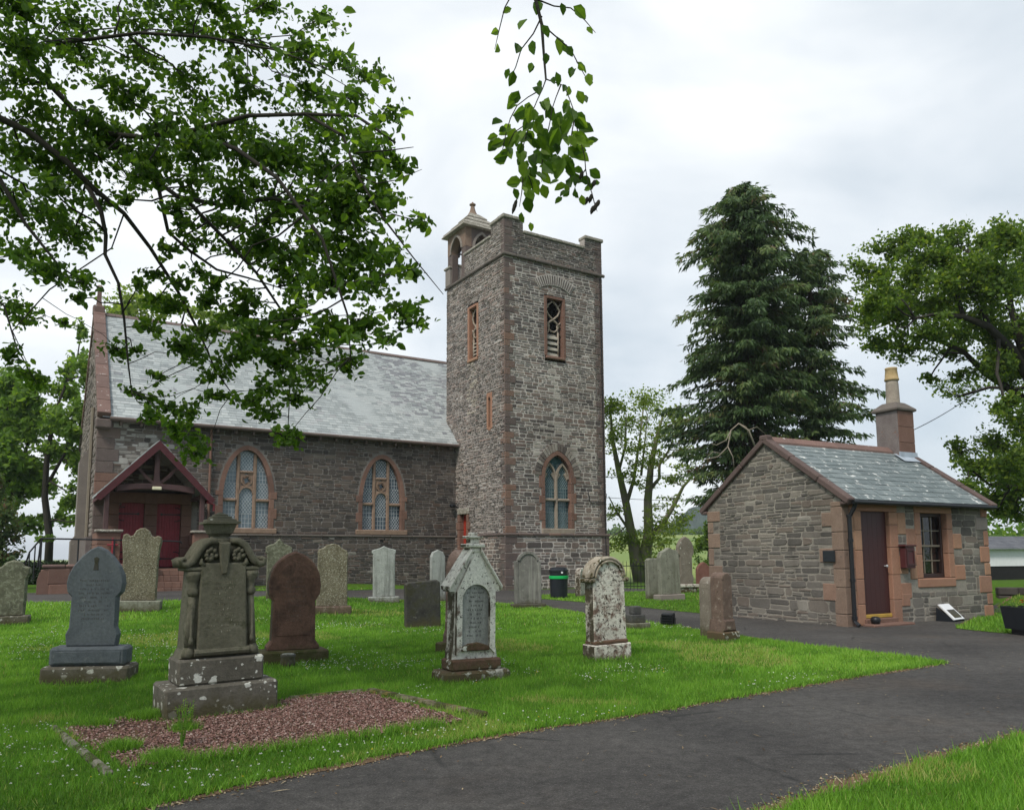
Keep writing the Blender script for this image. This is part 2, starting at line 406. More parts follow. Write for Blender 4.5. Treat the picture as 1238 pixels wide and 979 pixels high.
M['grass'] = leaf_mat('grass blade', [(0., (.045, .115, .012)), (.5, (.13, .29, .028)), (.8, (.25, .44, .06)), (1., (.36, .32, .13))], .35, .6)
def bark_mat(name, c0, c1, moss=None):
    q = NT(name); n = q.noise(1., 6, .7, q.scaled((14, 14, 3)))
    col = q.mix(n, c0, c1)
    if moss: col = q.mix(q.ramp(q.noise(2.5, 4), [(.45, 0.), (.6, 1.)]), col, moss)
    return q.bsdf(col, .9, n, .8, .03, .2)
M['bark'] = bark_mat('dark bark', (.02, .018, .015), (.06, .054, .045))
M['bark_green'] = bark_mat('mossy bark', (.14, .128, .095), (.27, .245, .19), (.19, .24, .075))
M['bark_pale'] = bark_mat('pale dead wood', (.2, .17, .13), (.34, .3, .25))
M['bark_con'] = bark_mat('conifer bark', (.05, .03, .022), (.10, .07, .05))
# ground
def ground_mat():
    q = NT('lawn soil and moss'); a = q.noise(.5, 6, .6); b = q.noise(9, 5, .7); c = q.noise(.22, 3, .5)
    col = q.mix(q.ramp(b, [(.3, 0.), (.7, 1.)]), (.04, .085, .009), (.08, .16, .014))
    col = q.mix(q.ramp(a, [(.58, 0.), (.70, .55)]), col, (.13, .12, .04))
    return q.bsdf(col, 1, b, .6, .03, .1)
M['ground'] = ground_mat()
def field_mat():
    q = NT('far field'); a = q.noise(.02, 4, .5); b = q.noise(1.2, 4, .6)
    col = q.ramp(a, [(.35, (.13, .2, .06)), (.55, (.22, .27, .085)), (.7, (.33, .34, .13))])
    col = q.mix(.4, col, q.ramp(b, [(.3, .7), (.7, 1.2)]), 'MULTIPLY')
    return q.bsdf(col, 1, spec=.1)
M['field'] = field_mat()
def asphalt_mat():
    q = NT('old asphalt'); a = q.noise(.45, 5, .6, dist=.4); b = q.noise(75, 4, .85); c = q.noise(3, 5, .7)
    v = q.n('ShaderNodeTexVoronoi'); v.inputs['Scale'].default_value = 48; q.l(q.co, v.inputs['Vector'])
    col = q.mix(q.ramp(a, [(.35, 0.), (.65, 1.)]), (.035, .0325, .031), (.066, .0615, .057))
    col = q.mix(.95, col, q.ramp(b, [(.3, .25), (.7, 1.9)]), 'MULTIPLY')
    col = q.mix(q.ramp(v.outputs['Distance'], [(.10, .75), (.22, 0.)]), col, (.15, .143, .135))
    ve = q.n('ShaderNodeTexVoronoi', feature='DISTANCE_TO_EDGE'); ve.inputs['Scale'].default_value = .7; q.l(q.mix(.12, q.co, q.n('ShaderNodeTexNoise').outputs['Color']), ve.inputs['Vector'])
    ck = q.math('MULTIPLY', q.ramp(ve.outputs['Distance'], [(.004, 1.), (.012, 0.)]), q.ramp(q.noise(.6, 3), [(.5, 0.), (.58, 1.)]))
    col = q.mix(q.math('MULTIPLY', ck, .75), col, (.012, .012, .012))
    d = q.noise(9, 6, .75); col = q.mix(q.ramp(q.noise(.35, 4, .6), [(.55, 0.), (.72, .6)]), col, (.075, .058, .045)); col = q.mix(.85, col, q.ramp(d, [(.3, .5), (.7, 1.55)]), 'MULTIPLY')
    col = q.mix(q.ramp(c, [(.66, 0.), (.78, .5)]), col, (.10, .082, .06))
    return q.bsdf(col, .8, q.math('ADD', b, q.math('MULTIPLY', v.outputs['Distance'], .6)), .7, .012, .3)
M['asphalt'] = asphalt_mat()
def soil_mat():
    q = NT('dry soil edge'); b = q.noise(14, 6, .75); a = q.noise(3, 4)
    col = q.mix(b, (.075, .045, .025), (.24, .165, .105)); col = q.mix(q.ramp(a, [(.5, 0.), (.65, .6)]), col, (.06, .055, .045))
    return q.bsdf(col, 1, b, 1., .03, .1)
M['soil'] = soil_mat()
def tinted(name, stops, rough=.9):
    q = NT(name); col = q.ramp(q.tint(), stops)
    n = q.noise(60, 3); col = q.mix(.5, col, q.ramp(n, [(.3, .6), (.7, 1.3)]), 'MULTIPLY')
    return q.bsdf(col, rough, n, .3, .01, .25)
M['gravel'] = tinted('red chippings', [(0., (.07, .04, .034)), (.4, (.2, .105, .085)), (.8, (.31, .185, .155)), (1., (.42, .33, .29))])
M['litter'] = tinted('dry leaf litter', [(0., (.05, .03, .015)), (.5, (.16, .10, .05)), (1., (.4, .33, .22))])
M['flower'] = tinted('clover flower', [(0., (.75, .75, .68)), (.85, (.8, .8, .78)), (1., (.7, .55, .05))])
M['red_flower'] = tinted('red petals', [(0., (.5, .01, .01)), (1., (.8, .03, .02))])
M['hill'] = tinted('forest hill', [(0., (.015, .035, .025)), (1., (.035, .06, .04))])

# ------------------------------------------------------------------ masonry
def ell_half(hw, zs, za):
    def f(z, e=0.):
        if z <= zs: return hw+e
        t = (z-zs)/(za-zs+e)
        return (hw+e)*(.88*math.sqrt(max(0, 1-t*t))+.12*(1-t)) if t < 1 else -1
    return f
def ell_outline(c, hw, zs, za, e=0., n=8, z0=None):
    f = ell_half(hw, zs, za); top = za+e; L_ = []
    for i in range(n+1):
        z = zs+(top-zs)*math.sin(PI/2*i/n)
        L_.append((c-max(0, f(min(z, top-1e-6), e)), z) if i < n else (c, top))
    o = L_+[(2*c-x, z) for x, z in L_[:-1]][::-1]
    if z0 is not None: o = [(c-hw-e, z0)]+o+[(c+hw+e, z0)]
    return o
def ptd_half(hw, zs, za):
    H = za-zs; r = (hw*hw+H*H)/(2*hw)
    def f(z, e=0.):
        if z <= zs: return hw+e
        q = (r+e)**2-(z-zs)**2
        if q <= 0: return -1
        return math.sqrt(q)-(r-hw)
    return f
def ptd_outline(c, hw, zs, za, e=0., n=8, z0=None):
    f = ptd_half(hw, zs, za); H = za-zs; r = (hw*hw+H*H)/(2*hw)
    zt = zs+math.sqrt((r+e)**2-(r-hw)**2)
    L_ = []
    a1 = math.acos((r-hw)/(r+e))
    for i in range(n+1):
        a = a1*i/n
        L_.append((c-(r+e)*math.cos(a)+(r-hw), zs+(r+e)*math.sin(a)))
    R_ = [(2*c-x, z) for x, z in L_[:-1]][::-1]
    o = L_+R_
    if z0 is not None: o = [(c-hw-e, z0)]+o+[(c+hw+e, z0)]
    return o
def op_rect(x0, x1, z0, z1):
    return lambda z, e=0.: (x0-e, x1+e) if z0-e < z < z1+e else None
def op_arch(c, hw, z0, zs, za, ell=False):
    f = (ell_half if ell else ptd_half)(hw, zs, za)
    def g(z, e=0.):
        if z < z0-e: return None
        h = f(z, e); return (c-h, c+h) if h > 0.01 else None
    return g
def free(span, ops, z0, z1, e):
    lo, hi = -1e9, 1e9; cuts = []
    for z in (z0, (z0+z1)/2, z1):
        a, b = span(z); lo = max(lo, a); hi = min(hi, b)
    for o in ops:
        iv = [o(z, e) for z in (z0+1e-4, (z0+z1)/2, z1-1e-4)]; iv = [i for i in iv if i]
        if iv: cuts.append((min(i[0] for i in iv), max(i[1] for i in iv)))
    segs = [(lo, hi)]
    for a, b in cuts:
        segs = [q for s in segs for q in ((s[0], min(s[1], a)), (max(s[0], b), s[1])) if q[1]-q[0] > .03]
    return [s for s in segs if s[1]-s[0] > .03]

STN_F = [(i, (i+1) % 8, 8+(i+1) % 8, 8+i) for i in range(8)]+[tuple(range(8, 16))]
def rubble(stones, wall, fr, z0, z1, span, ops, ch, ln, gap, seed, m, e=.1, base=0., proud=(.008, .035), wm=0, tintf=None, eb=0.02, rough=.012):
    """courses of individual stones; the wall mesh gets the mortar bed between them"""
    r = random.Random(seed); z = z0
    while z < z1-.02:
        h = min(r.uniform(*ch)*(1.4 if r.random() < .14 else 1), z1-z)
        if z1-z-h < ch[0]*.6: h = z1-z
        for a, b in free(span, ops, z, z+h, eb):
            wall.add([fr(a, base, z), fr(b, base, z), fr(b, base, z+h), fr(a, base, z+h)], [(0, 1, 2, 3)], wm)
        for a, b in free(span, ops, z, z+h, e):
            x = a
            while x < b-.05:
                w = r.uniform(*ln)*(.7+.6*h/ch[1])
                if b-x-w < ln[0]*.7: w = b-x
                w = min(w, b-x)
                rows = [(z, h)]
                if h > ch[0]*1.5 and r.random() < .35:
                    k = r.uniform(.38, .62)*h; rows = [(z, k), (z+k, h-k)]
                for zz, hh in rows:
                    parts = [(x, w)]
                    if len(rows) > 1 and w > ln[0]*1.7 and r.random() < .5:
                        k = r.uniform(.35, .65)*w; parts = [(x, k), (x+k, w-k)]
                    for xx, ww in parts:
                        g = gap/2*r.uniform(.7, 1.5)
                        X0, X1, Z0, Z1 = xx+g, xx+ww-g, zz+g, zz+hh-g
                        if X1-X0 < .04 or Z1-Z0 < .02: continue
                        c = min((Z1-Z0)*.32, (X1-X0)*.3); j = lambda q=rough: r.uniform(-q, q)
                        cs = [c*r.uniform(.25, 1.1) for _ in range(8)]
                        ring = [(X0+cs[0], Z0+j()), (X1-cs[1], Z0+j()), (X1+j(), Z0+cs[2]), (X1+j(), Z1-cs[3]), (X1-cs[4], Z1+j()), (X0+cs[5], Z1+j()), (X0+j(), Z1-cs[6]), (X0+j(), Z0+cs[7])]
                        p = r.uniform(*proud); cx, cz = (X0+X1)/2, (Z0+Z1)/2; f = min(.012, c*.5)
                        kx = 1-2*f/(X1-X0); kz = 1-2*f/(Z1-Z0)
                        vs = [fr(s, base, q) for s, q in ring]+[fr(cx+(s-cx)*kx, base+p*r.uniform(.7, 1.15), cz+(q-cz)*kz) for s, q in ring]
                        t = tintf(cx, cz, r) if tintf else r.random()*.97
                        stones.append((vs, m, t, (X1-X0)*(Z1-Z0), fr(cx, base, cz)))
                x += w
        z += h
def emit_stones(stones, mats, wallobjs, stuff_parent, n_ind, eye_local, stuff_name='rubble_stones'):
    """the stones that show largest become parts of their wall, the rest one joined part"""
    sc = sorted(range(len(stones)), key=lambda i: -stones[i][3]/((Vector(stones[i][4])-eye_local).length**2))
    ind = set(sc[:n_ind]); mb = MB()
    for i, (vs, m, t, a, c) in enumerate(stones):
        if i in ind:
            q = MB(); q.add(vs, STN_F, 0, t); q.build('stone', mats[m], wallobjs[m] if c[0] > -1 or len(wallobjs) < 3 else wallobjs[2])
        else: mb.add(vs, STN_F, m, t)
    mb.build(stuff_name, mats, stuff_parent, kind='stuff')

def hband(name, fr, x0, x1, z0, z1, d0, d1, mat, parent, seg=.6, seed=0, cham=.015):
    """a course of dressed blocks, one part each"""
    r = random.Random(seed); x = x0
    while x < x1-1e-3:
        w = seg*r.uniform(.8, 1.25)
        if x1-x-w < seg*.5: w = x1-x
        b = MB().box(x+.003, x+w-.003, d0, d1, z0, z1, 0, r.random(), fr, cham)
        b.build(name, mat, parent); x += w

# ------------------------------------------------------------------ church
CH = empty('church', (-.296, 33.8, 0), R(32.262), 'grey rubble stone church with square battlemented tower and long pale slate roof', 'church')
eyeC = Matrix.Rotation(-R(32.262), 4, 'Z') @ (EYE-Vector((-.296, 33.8, 0)))
WR, WL, ZS, OFF, LL, NR, ZE, ZR, RD = 5.65, 5.61, 15.115, 4.595, -15.577, 2.5, 6.95, 12.555, 5.487
frF = lambda s, d, z: (s, -d, z)
frL = lambda s, d, z: (-d, s, z)
frN = lambda s, d, z: (s, OFF-d, z)
frG = lambda s, d, z: (LL-d, s, z)
stones = []
tw = MB(); nw = MB()
ZPL = 2.416
# tower front
opF = [op_arch(2.83, .72, 2.72, 5.1, 6.08), (lambda z, e=0.: op_rect(2.18, 3.38, 10.58, 13.57)(z, 0.)), lambda z, e=0.: (1.04+e*0, 4.62) if z > 16.32 else None]
def tF(x, z, r):
    t = r.random()*.92
    if abs(x-2.72) < .24 and 7.3 < z < 10.5 and r.random() < .75: t = r.uniform(.92, 1.)
    d = math.hypot(x-2.8, (z-6.2)*.9)
    if .5 < d < 1.35 and z > 5.5 and r.random() < .72: t = r.uniform(.93, .99)
    return t
qL = lambda z: (0.0, WR)
rubble(stones, tw, frF, ZPL+.06, ZS, qL, opF, (.085, .19), (.17, .5), .036, 1, 0, e=.26, proud=(.004, .02), tintf=tF)
rubble(stones, tw, frF, ZS+.1, 16.86, qL, opF, (.06, .13), (.16, .42), .022, 2, 0, e=.02, tintf=lambda x, z, r: r.random()*.9)
rubble(stones, tw, frF, -.3, ZPL-.06, lambda z: (-.08, WR+.08), [], (.1, .21), (.2, .52), .038, 3, 0, base=.08, proud=(.004, .02), tintf=lambda x, z, r: r.random()*.96)
# tower side
opL = [(lambda z, e=0.: op_rect(2.35, 3.37, 10.76, 13.52)(z, 0.)), op_rect(1.24, 1.44, 7.35, 8.8), op_rect(3.42, 4.1, .9, 3.46), lambda z, e=0.: (1.16, 6) if z > 16.3 else None, lambda z, e=0.: (3.72, 6) if z > ZS else None]
def tL(x, z, r):
    t = r.random()*.9
    if abs(x-2.9) < .45 and 8 < z < 10.9 and r.random() < .55: t = r.uniform(.95, 1.)
    if z < 4: t *= .5
    return t
sL = lambda z: (0., WL)
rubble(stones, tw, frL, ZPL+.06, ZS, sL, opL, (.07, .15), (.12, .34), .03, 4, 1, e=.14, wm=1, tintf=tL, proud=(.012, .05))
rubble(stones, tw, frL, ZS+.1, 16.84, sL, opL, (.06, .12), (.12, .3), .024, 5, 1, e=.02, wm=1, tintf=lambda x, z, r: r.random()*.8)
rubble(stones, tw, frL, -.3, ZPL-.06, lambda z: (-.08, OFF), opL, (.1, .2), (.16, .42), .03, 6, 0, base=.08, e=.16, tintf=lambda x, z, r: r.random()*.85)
# hidden sides, roof and parapet backs
tw.box(WR-.5, WR, .0, WL, -.3, 15.3, 0); tw.box(0, WR, WL-.4, WL, -.3, 15.3, 1)
tw.box(WR-.42, WR, .42, WL, 15.3, 16.3, 0); tw.box(.42, WR-.42, WL-.42, WL, 15.3, 16.3, 1)
tw.box(.02, WR-.02, .02, .4, 15.3, 16.3, 0); tw.box(.02, 1.03, .02, .4, 16.3, 16.85, 0); tw.box(4.63, WR-.02, .02, .4, 16.3, 16.85, 0)
tw.box(.02, .4, .4, 3.7, 15.3, 16.29, 1); tw.box(.02, .4, .4, 1.15, 16.29, 16.83, 1); tw.box(WR-.41, WR-.01, .41, 1.15, 16.3, 16.85, 0)
tw.box(.3, WR-.3, .3, WL-.3, 15.2, 15.4, 1)
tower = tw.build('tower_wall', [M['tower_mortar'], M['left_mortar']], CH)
# quoins
r = random.Random(5); z = ZPL+.06; k = 0
while z < ZS-.12:
    h = min(r.uniform(.26, .36), ZS-.1-z); la, lb = ((.5, .26), (.27, .5))[k % 2]; la *= r.uniform(.8, 1.15); lb *= r.uniform(.85, 1.1)
    MB().box(-.014, la, -.022, lb*.75, z+.008, z+h-.008, 0, r.random(), None, .015).build('quoin', M['quoin'], CH)
    MB().box(WR-(.42, .24)[k % 2]*r.uniform(.85, 1.2), WR+.012, -.02, .3, z+.008, z+h-.008, 0, r.random()*.6, None, .015).build('quoin', M['quoin'], CH)
    if k % 2 == 0 and z > 7:
        MB().box(-.012, .3, WL-.3, WL+.02, z+.008, z+h-.008, 0, r.random()*.5, None, .015).build('quoin', M['grey_dress'], CH)
    z += h; k += 1
z = -.2; k = 0
while z < ZPL-.1:
    h = r.uniform(.3, .4); h = min(h, ZPL-.07-z); la = (.55, .3)[k % 2]
    MB().box(-.094, la, -.1, .6-la*.5, z+.008, z+h-.008, 0, r.random()*.4, None, .02).build('quoin', M['quoin'], CH)
    MB().box(WR-.35, WR+.094, -.098, .3, z+.008, z+h-.008, 0, r.random()*.4, None, .02).build('quoin', M['quoin'], CH)
    z += h; k += 1
for (z, h) in ((ZS+.11, .44), (ZS+.56, .4), (ZS+.97, .34), (ZS+1.32, .4)):
    la = r.uniform(.25, .5); hi_ = min(z+h, 16.84)
    MB().box(-.014, la, -.022, .3, z, hi_-.01, 0, r.random()*.6, None, .015).build('quoin', M['quoin'], CH)
    MB().box(WR-r.uniform(.25, .5), WR+.012, -.02, .3, z, hi_-.01, 0, r.random()*.5, None, .015).build('quoin', M['quoin'], CH)
# string courses
hband('string_course', frF, -.14, WR+.14, ZS-.05, ZS+.1, -.02, .12, M['dark_dress'], CH, .9, 1, .04)
hband('string_course', frL, -.05, WL+.12, ZS-.048, ZS+.098, -.02, .118, M['dark_dress'], CH, .9, 2, .04)
hband('plinth_course', frF, -.12, WR+.14, ZPL-.06, ZPL+.06, -.01, .15, M['quoin'], CH, .8, 3, .03)
hband('plinth_course', frL, -.05, 3.3, ZPL-.058, ZPL+.058, -.01, .148, M['quoin'], CH, .8, 4, .03)
# battlement copings
hband('coping_stone', frF, 1.05, 4.6, 16.32, 16.47, -.46, .07, M['cope'], CH, .75, 6, .03)
hband('coping_stone', frF, -.1, 1.06, 16.86, 17.03, -.48, .09, M['cope'], CH, .6, 7, .03)
hband('coping_stone', frF, 4.6, WR+.1, 16.86, 17.03, -.48, .09, M['cope'], CH, .6, 8, .03)
hband('coping_stone', frL, .5, 1.2, 16.85, 17.02, -.44, .085, M['cope'], CH, .7, 9, .03)
hband('coping_stone', frL, 1.2, 3.75, 16.3, 16.44, -.46, .07, M['cope'], CH, .7, 10, .03)
for (x0, x1, y0, y1) in ((WR-.5, WR+.07, .5, WL), (.4, WR-.5, WL-.46, WL+.05)):
    MB().box(x0, x1, y0, y1, 16.305, 16.44, 0, .5, None, .03).build('coping_stone', M['cope'], CH)

# ---- windows
def latt(mb, fr, inside, x0, x1, z0, z1, d, mode, st=.13, w=.009):
    lines = []
    if mode == 'd':
        k = x0+z0-3
        sx, sz = st, st*1.35
        n = int((x1-x0)/sx+(z1-z0)/sz)+3
        for i in range(-n, n+1):
            lines.append(((x0+i*sx, z0), (x0+i*sx+(z1-z0)*sx/sz, z1))); lines.append(((x0+i*sx, z0), (x0+i*sx-(z1-z0)*sx/sz, z1)))
    else:
        n = max(2, round((x1-x0)/st)); m_ = max(1, round((z1-z0)/(st*1.25)))
        for i in range(1, n): lines.append(((x0+(x1-x0)*i/n, z0), (x0+(x1-x0)*i/n, z1)))
        for i in range(0, m_+1): lines.append(((x0, z0+(z1-z0)*i/m_), (x1, z0+(z1-z0)*i/m_)))
    for p, q in lines:
        N = 40; run = []
        for i in range(N+1):
            a = p[0]+(q[0]-p[0])*i/N; b = p[1]+(q[1]-p[1])*i/N
            ok = x0 <= a <= x1 and inside(a, b)
            if ok: run.append((a, b))
            if (not ok or i == N) and run:
                if len(run) > 1:
                    (a0, b0), (a1, b1) = run[0], run[-1]; L_ = math.hypot(a1-a0, b1-b0); nx, nz_ = -(b1-b0)/L_*w, (a1-a0)/L_*w
                    mb.add([fr(a0-nx, d, b0-nz_), fr(a1-nx, d, b1-nz_), fr(a1+nx, d, b1+nz_), fr(a0+nx, d, b0+nz_),
                            fr(a0-nx, d-.01, b0-nz_), fr(a1-nx, d-.01, b1-nz_), fr(a1+nx, d-.01, b1+nz_), fr(a0+nx, d-.01, b0+nz_)], [(0, 1, 2, 3), (0, 1, 5, 4), (2, 3, 7, 6)])
                run = []
def arc(c, z, rad, a0, a1, n=10): return [(c+rad*math.cos(R(a0+(a1-a0)*i/n)), z+rad*math.sin(R(a0+(a1-a0)*i/n))) for i in range(n+1)]
def stone_surround(win, fr, c, hw, z0, zs, za, rw, mat, seed, nv=7, d1=.035, d0=-.3, alt=.16, ol=None):
    r = random.Random(seed); ol = ol or ptd_outline
    outl = ol(c, hw, zs, za, rw, nv); inn = ol(c, hw, zs, za, 0., nv)
    i = 0; n = len(outl)
    while i < n-1:
        j = min(i+2, n-1)
        if i < nv < j: j = nv
        MB().ring(outl[i:j+1], inn[i:j+1], d0, d1+r.uniform(-.006, .006), fr, 0, r.random()).build('arch_stone', mat, win); i = j
    for sd in (-1, 1):
        z = z0; k = 0
        while z < zs-.02:
            h = r.uniform(.32, .5); h = zs-z if zs-z-h < .2 else h
            w = rw+(alt if k % 2 else 0)
            MB().box(c+sd*hw, c+sd*(hw+w), d0, d1+r.uniform(-.006, .006), z+.003, z+h-.003, 0, r.random(), fr, .012).build('jamb_stone', mat, win)
            z += h; k += 1
def nave_window(c, seed, gl, lead, lbl):
    hw, z0, zs, za, rw = .95, 2.7, 4.25, 6.0, .19
    f = ell_half(hw, zs, za); D = -.2
    fm = MB(); fr = frN
    # sill, mullions, transoms, tracery: the stone frame of the window
    fm.box(c-hw-.32, c+hw+.32, -.3, .09, 2.47, 2.70, 0, .7, fr, .03)
    mw = .07; mx_ = .345
    zm = zs
    while f(zm) > mx_: zm += .01
    for s in (-1, 1): fm.box(c+s*mx_-mw, c+s*mx_+mw, -.27, -.1, 2.7, zm, 0, .6, fr, .03)
    for s in (-1, 1): fm.box(c+s*(mx_+mw), c+s*(hw+.0), -.27, -.06, 3.82, 3.94, 0, .5, fr, .03)
    fm.box(c-mx_+mw, c+mx_-mw, -.265, -.1, 5.02, 5.12, 0, .6, fr, .03)
    iw = mx_-mw
    # round head of the centre light and solid panel around the quatrefoil
    o = [(c-iw, 4.98)]+[(c-iw, 4.15)]+arc(c, 4.15, iw*.9, 180, 0, 10)+[(c+iw, 4.15), (c+iw, 4.98)]
    quat = []
    for k in range(4):
        quat += arc(c+.095*math.cos(R(90*k)), 4.72+.095*math.sin(R(90*k)), .095, 90*k-115, 90*k+115, 6)
    circ = [(c+.235*math.cos(2*PI*i/len(quat)+R(-115)), 4.72+.235*math.sin(2*PI*i/len(quat)+R(-115))) for i in range(len(quat))]
    fm.ring(circ, quat, -.25, -.12, fr, 0, .8, True)
    top = [(c-iw, 4.4)]+[(c-iw, 5.02), (c+iw, 5.02), (c+iw, 4.4)]
    for sg in (-1, 1):
        fm.prism([(c+sg*iw, 4.42), (c+sg*iw, 5.02), (c+sg*.02, 5.02), (c+sg*.17, 4.88), (c+sg*.235, 4.72), (c+sg*.2, 4.55)], -.25, -.15, fr, 0, .5)
    hd = arc(c, 4.15, iw*.93, 180, 0, 10); hd2 = [(x, z) for x, z in arc(c, 4.15, iw+.06, 180, 0, 10)]
    fm.ring(hd2, hd, -.26, -.1, fr, 0, .7)
    for sg in (-1, 1): fm.prism([(c+sg*iw, 4.12), (c+sg*iw, 4.5), (c+sg*.1, 4.5), (c+sg*.2, 4.33)], -.25, -.14, fr, 0, .5)
    win = fm.build('window', M['window_stone'], CH, label=lbl)
    stone_surround(win, fr, c, hw, 2.7, zs, za, rw, M['red_sand'], seed, 8, ol=ell_outline, alt=.12)
    gp = ell_outline(c, hw, zs, za, 0., 8, 2.6)
    MB().prism(gp, D-.03, D, fr).build('glass', gl, win)
    lm = MB(); ins = lambda a, z: abs(a-c) < f(z)-.01
    for s in (-1, 1):
        xa, xb = sorted((c+s*(mx_+mw), c+s*hw))
        latt(lm, fr, ins, xa, xb, 2.72, 3.3, D+.012, 'd'); latt(lm, fr, ins, xa, xb, 3.3, 3.82, D+.012, 'r', .15)
        latt(lm, fr, ins, xa, xb, 3.94, 4.6, D+.012, 'd'); latt(lm, fr, ins, xa, xb, 4.6, 5.1, D+.012, 'r', .14); latt(lm, fr, ins, xa, xb, 5.1, 5.8, D+.012, 'd')
    latt(lm, fr, ins, c-iw, c+iw, 2.72, 3.3, D+.012, 'r', .14); latt(lm, fr, ins, c-iw, c+iw, 3.3, 4.4, D+.012, 'd'); latt(lm, fr, ins, c-iw, c+iw, 5.12, 5.9, D+.012, 'd')
    lm.build('lead_lattice', lead, win)
    return win
nave_window(-9.95, 11, M['glass_pale'], M['lead'], 'pale glazed arched window beside the porch')
nave_window(-3.87, 12, M['glass_dark'], M['lead'], 'dark glazed arched window nearer the tower')

# tower window with two lights
c, hw, zs, za, D = 2.83, .72, 5.1, 6.08, -.22
f = ptd_half(hw, zs, za); fm = MB(); fr = frF
fm.box(c-hw-.2, c+hw+.2, -.3, .08, 2.45, 2.7, 0, .9, fr, .03)
fm.box(c-.06, c+.06, -.27, -.08, 2.7, 5.15, 0, .5, fr, .025)
fm.box(c-hw, c-.06, -.268, -.05, 3.96, 4.08, 0, .8, fr, .03); fm.box(c+.06, c+hw, -.268, -.05, 3.96, 4.08, 0, .8, fr, .03)
for s in (-1, 1):
    cc = c+s*.36
    o_ = ptd_outline(cc, .29, 5.0, 5.62, .09, 6); i_ = ptd_outline(cc, .29, 5.0, 5.62, .0, 6)
    fm.ring(o_, i_, -.26, -.1, fr, 0, .8)
    for q in (-1, 1):
        fm.prism([(cc+q*.29, 4.9), (cc+q*.29, 5.35), (cc+q*.1, 5.2)], -.24, -.15, fr, 0, .5)
win = fm.build('window', M['tracery'], CH, label='two light arched window with teal leaded glass low on the tower')
stone_surround(win, fr, c, hw, 2.7, zs, za, .19, M['red_sand'], 21, alt=.13)
MB().prism(ptd_outline(c, hw, zs, za, 0., 8, 2.6), D-.03, D, fr).build('glass', M['glass_teal'], win)
lm = MB(); ins = lambda a, z: abs(a-c) < f(z)-.01
for xa, xb in ((c-hw, c-.06), (c+.06, c+hw)):
    latt(lm, fr, ins, xa, xb, 2.72, 3.45, D+.012, 'd', .12); latt(lm, fr, ins, xa, xb, 3.45, 3.96, D+.012, 'r', .14)
    latt(lm, fr, ins, xa, xb, 4.08, 4.55, D+.012, 'r', .14); latt(lm, fr, ins, xa, xb, 4.55, 5.7, D+.012, 'd', .12)
lm.build('lead_lattice', M['lead_dark'], win)
# relieving arch of thin stones over the belfry opening, and round the lower window
r = random.Random(8)
A_ = [R(124-68*i/24) for i in range(25)]
MB().ring([(2.78+2.08*math.cos(a), 12.55+2.08*math.sin(a)) for a in A_], [(2.78+1.58*math.cos(a), 12.55+1.58*math.sin(a)) for a in A_], 0, .04, frF).build('arch_bed', M['tower_mortar'], tower)
for i in range(17):
    a = R(122-64*i/16); rad = 1.62
    p = (2.78+rad*math.cos(a), 12.55+rad*math.sin(a)); q = (2.78+(rad+.42)*math.cos(a), 12.55+(rad+.42)*math.sin(a)); w = .027
    nx, nz_ = math.sin(a)*w, -math.cos(a)*w
    MB().prism([(p[0]-nx, p[1]-nz_), (p[0]+nx, p[1]+nz_), (q[0]+nx*1.1, q[1]+nz_*1.1), (q[0]-nx*1.1, q[1]-nz_*1.1)], .0, .05+r.uniform(0, .006), frF, 0, r.random()*.5).build('arch_stone', M['tower_stone'], tower)
oo = ptd_outline(2.83, .72, 5.1, 6.08, .55, 11); ii = ptd_outline(2.83, .72, 5.1, 6.08, .21, 11)
for i in range(len(oo)-1):
    e_ = lambda P, Q, t: (P[0]+(Q[0]-P[0])*t, P[1]+(Q[1]-P[1])*t)
    MB().prism([e_(ii[i], ii[i+1], .1), e_(ii[i], ii[i+1], .9), e_(oo[i], oo[i+1], .9), e_(oo[i], oo[i+1], .1)], 0, .043, frF, 0, r.choice((.2, .5, .93, .96))).build('arch_stone', M['tower_stone'], tower)

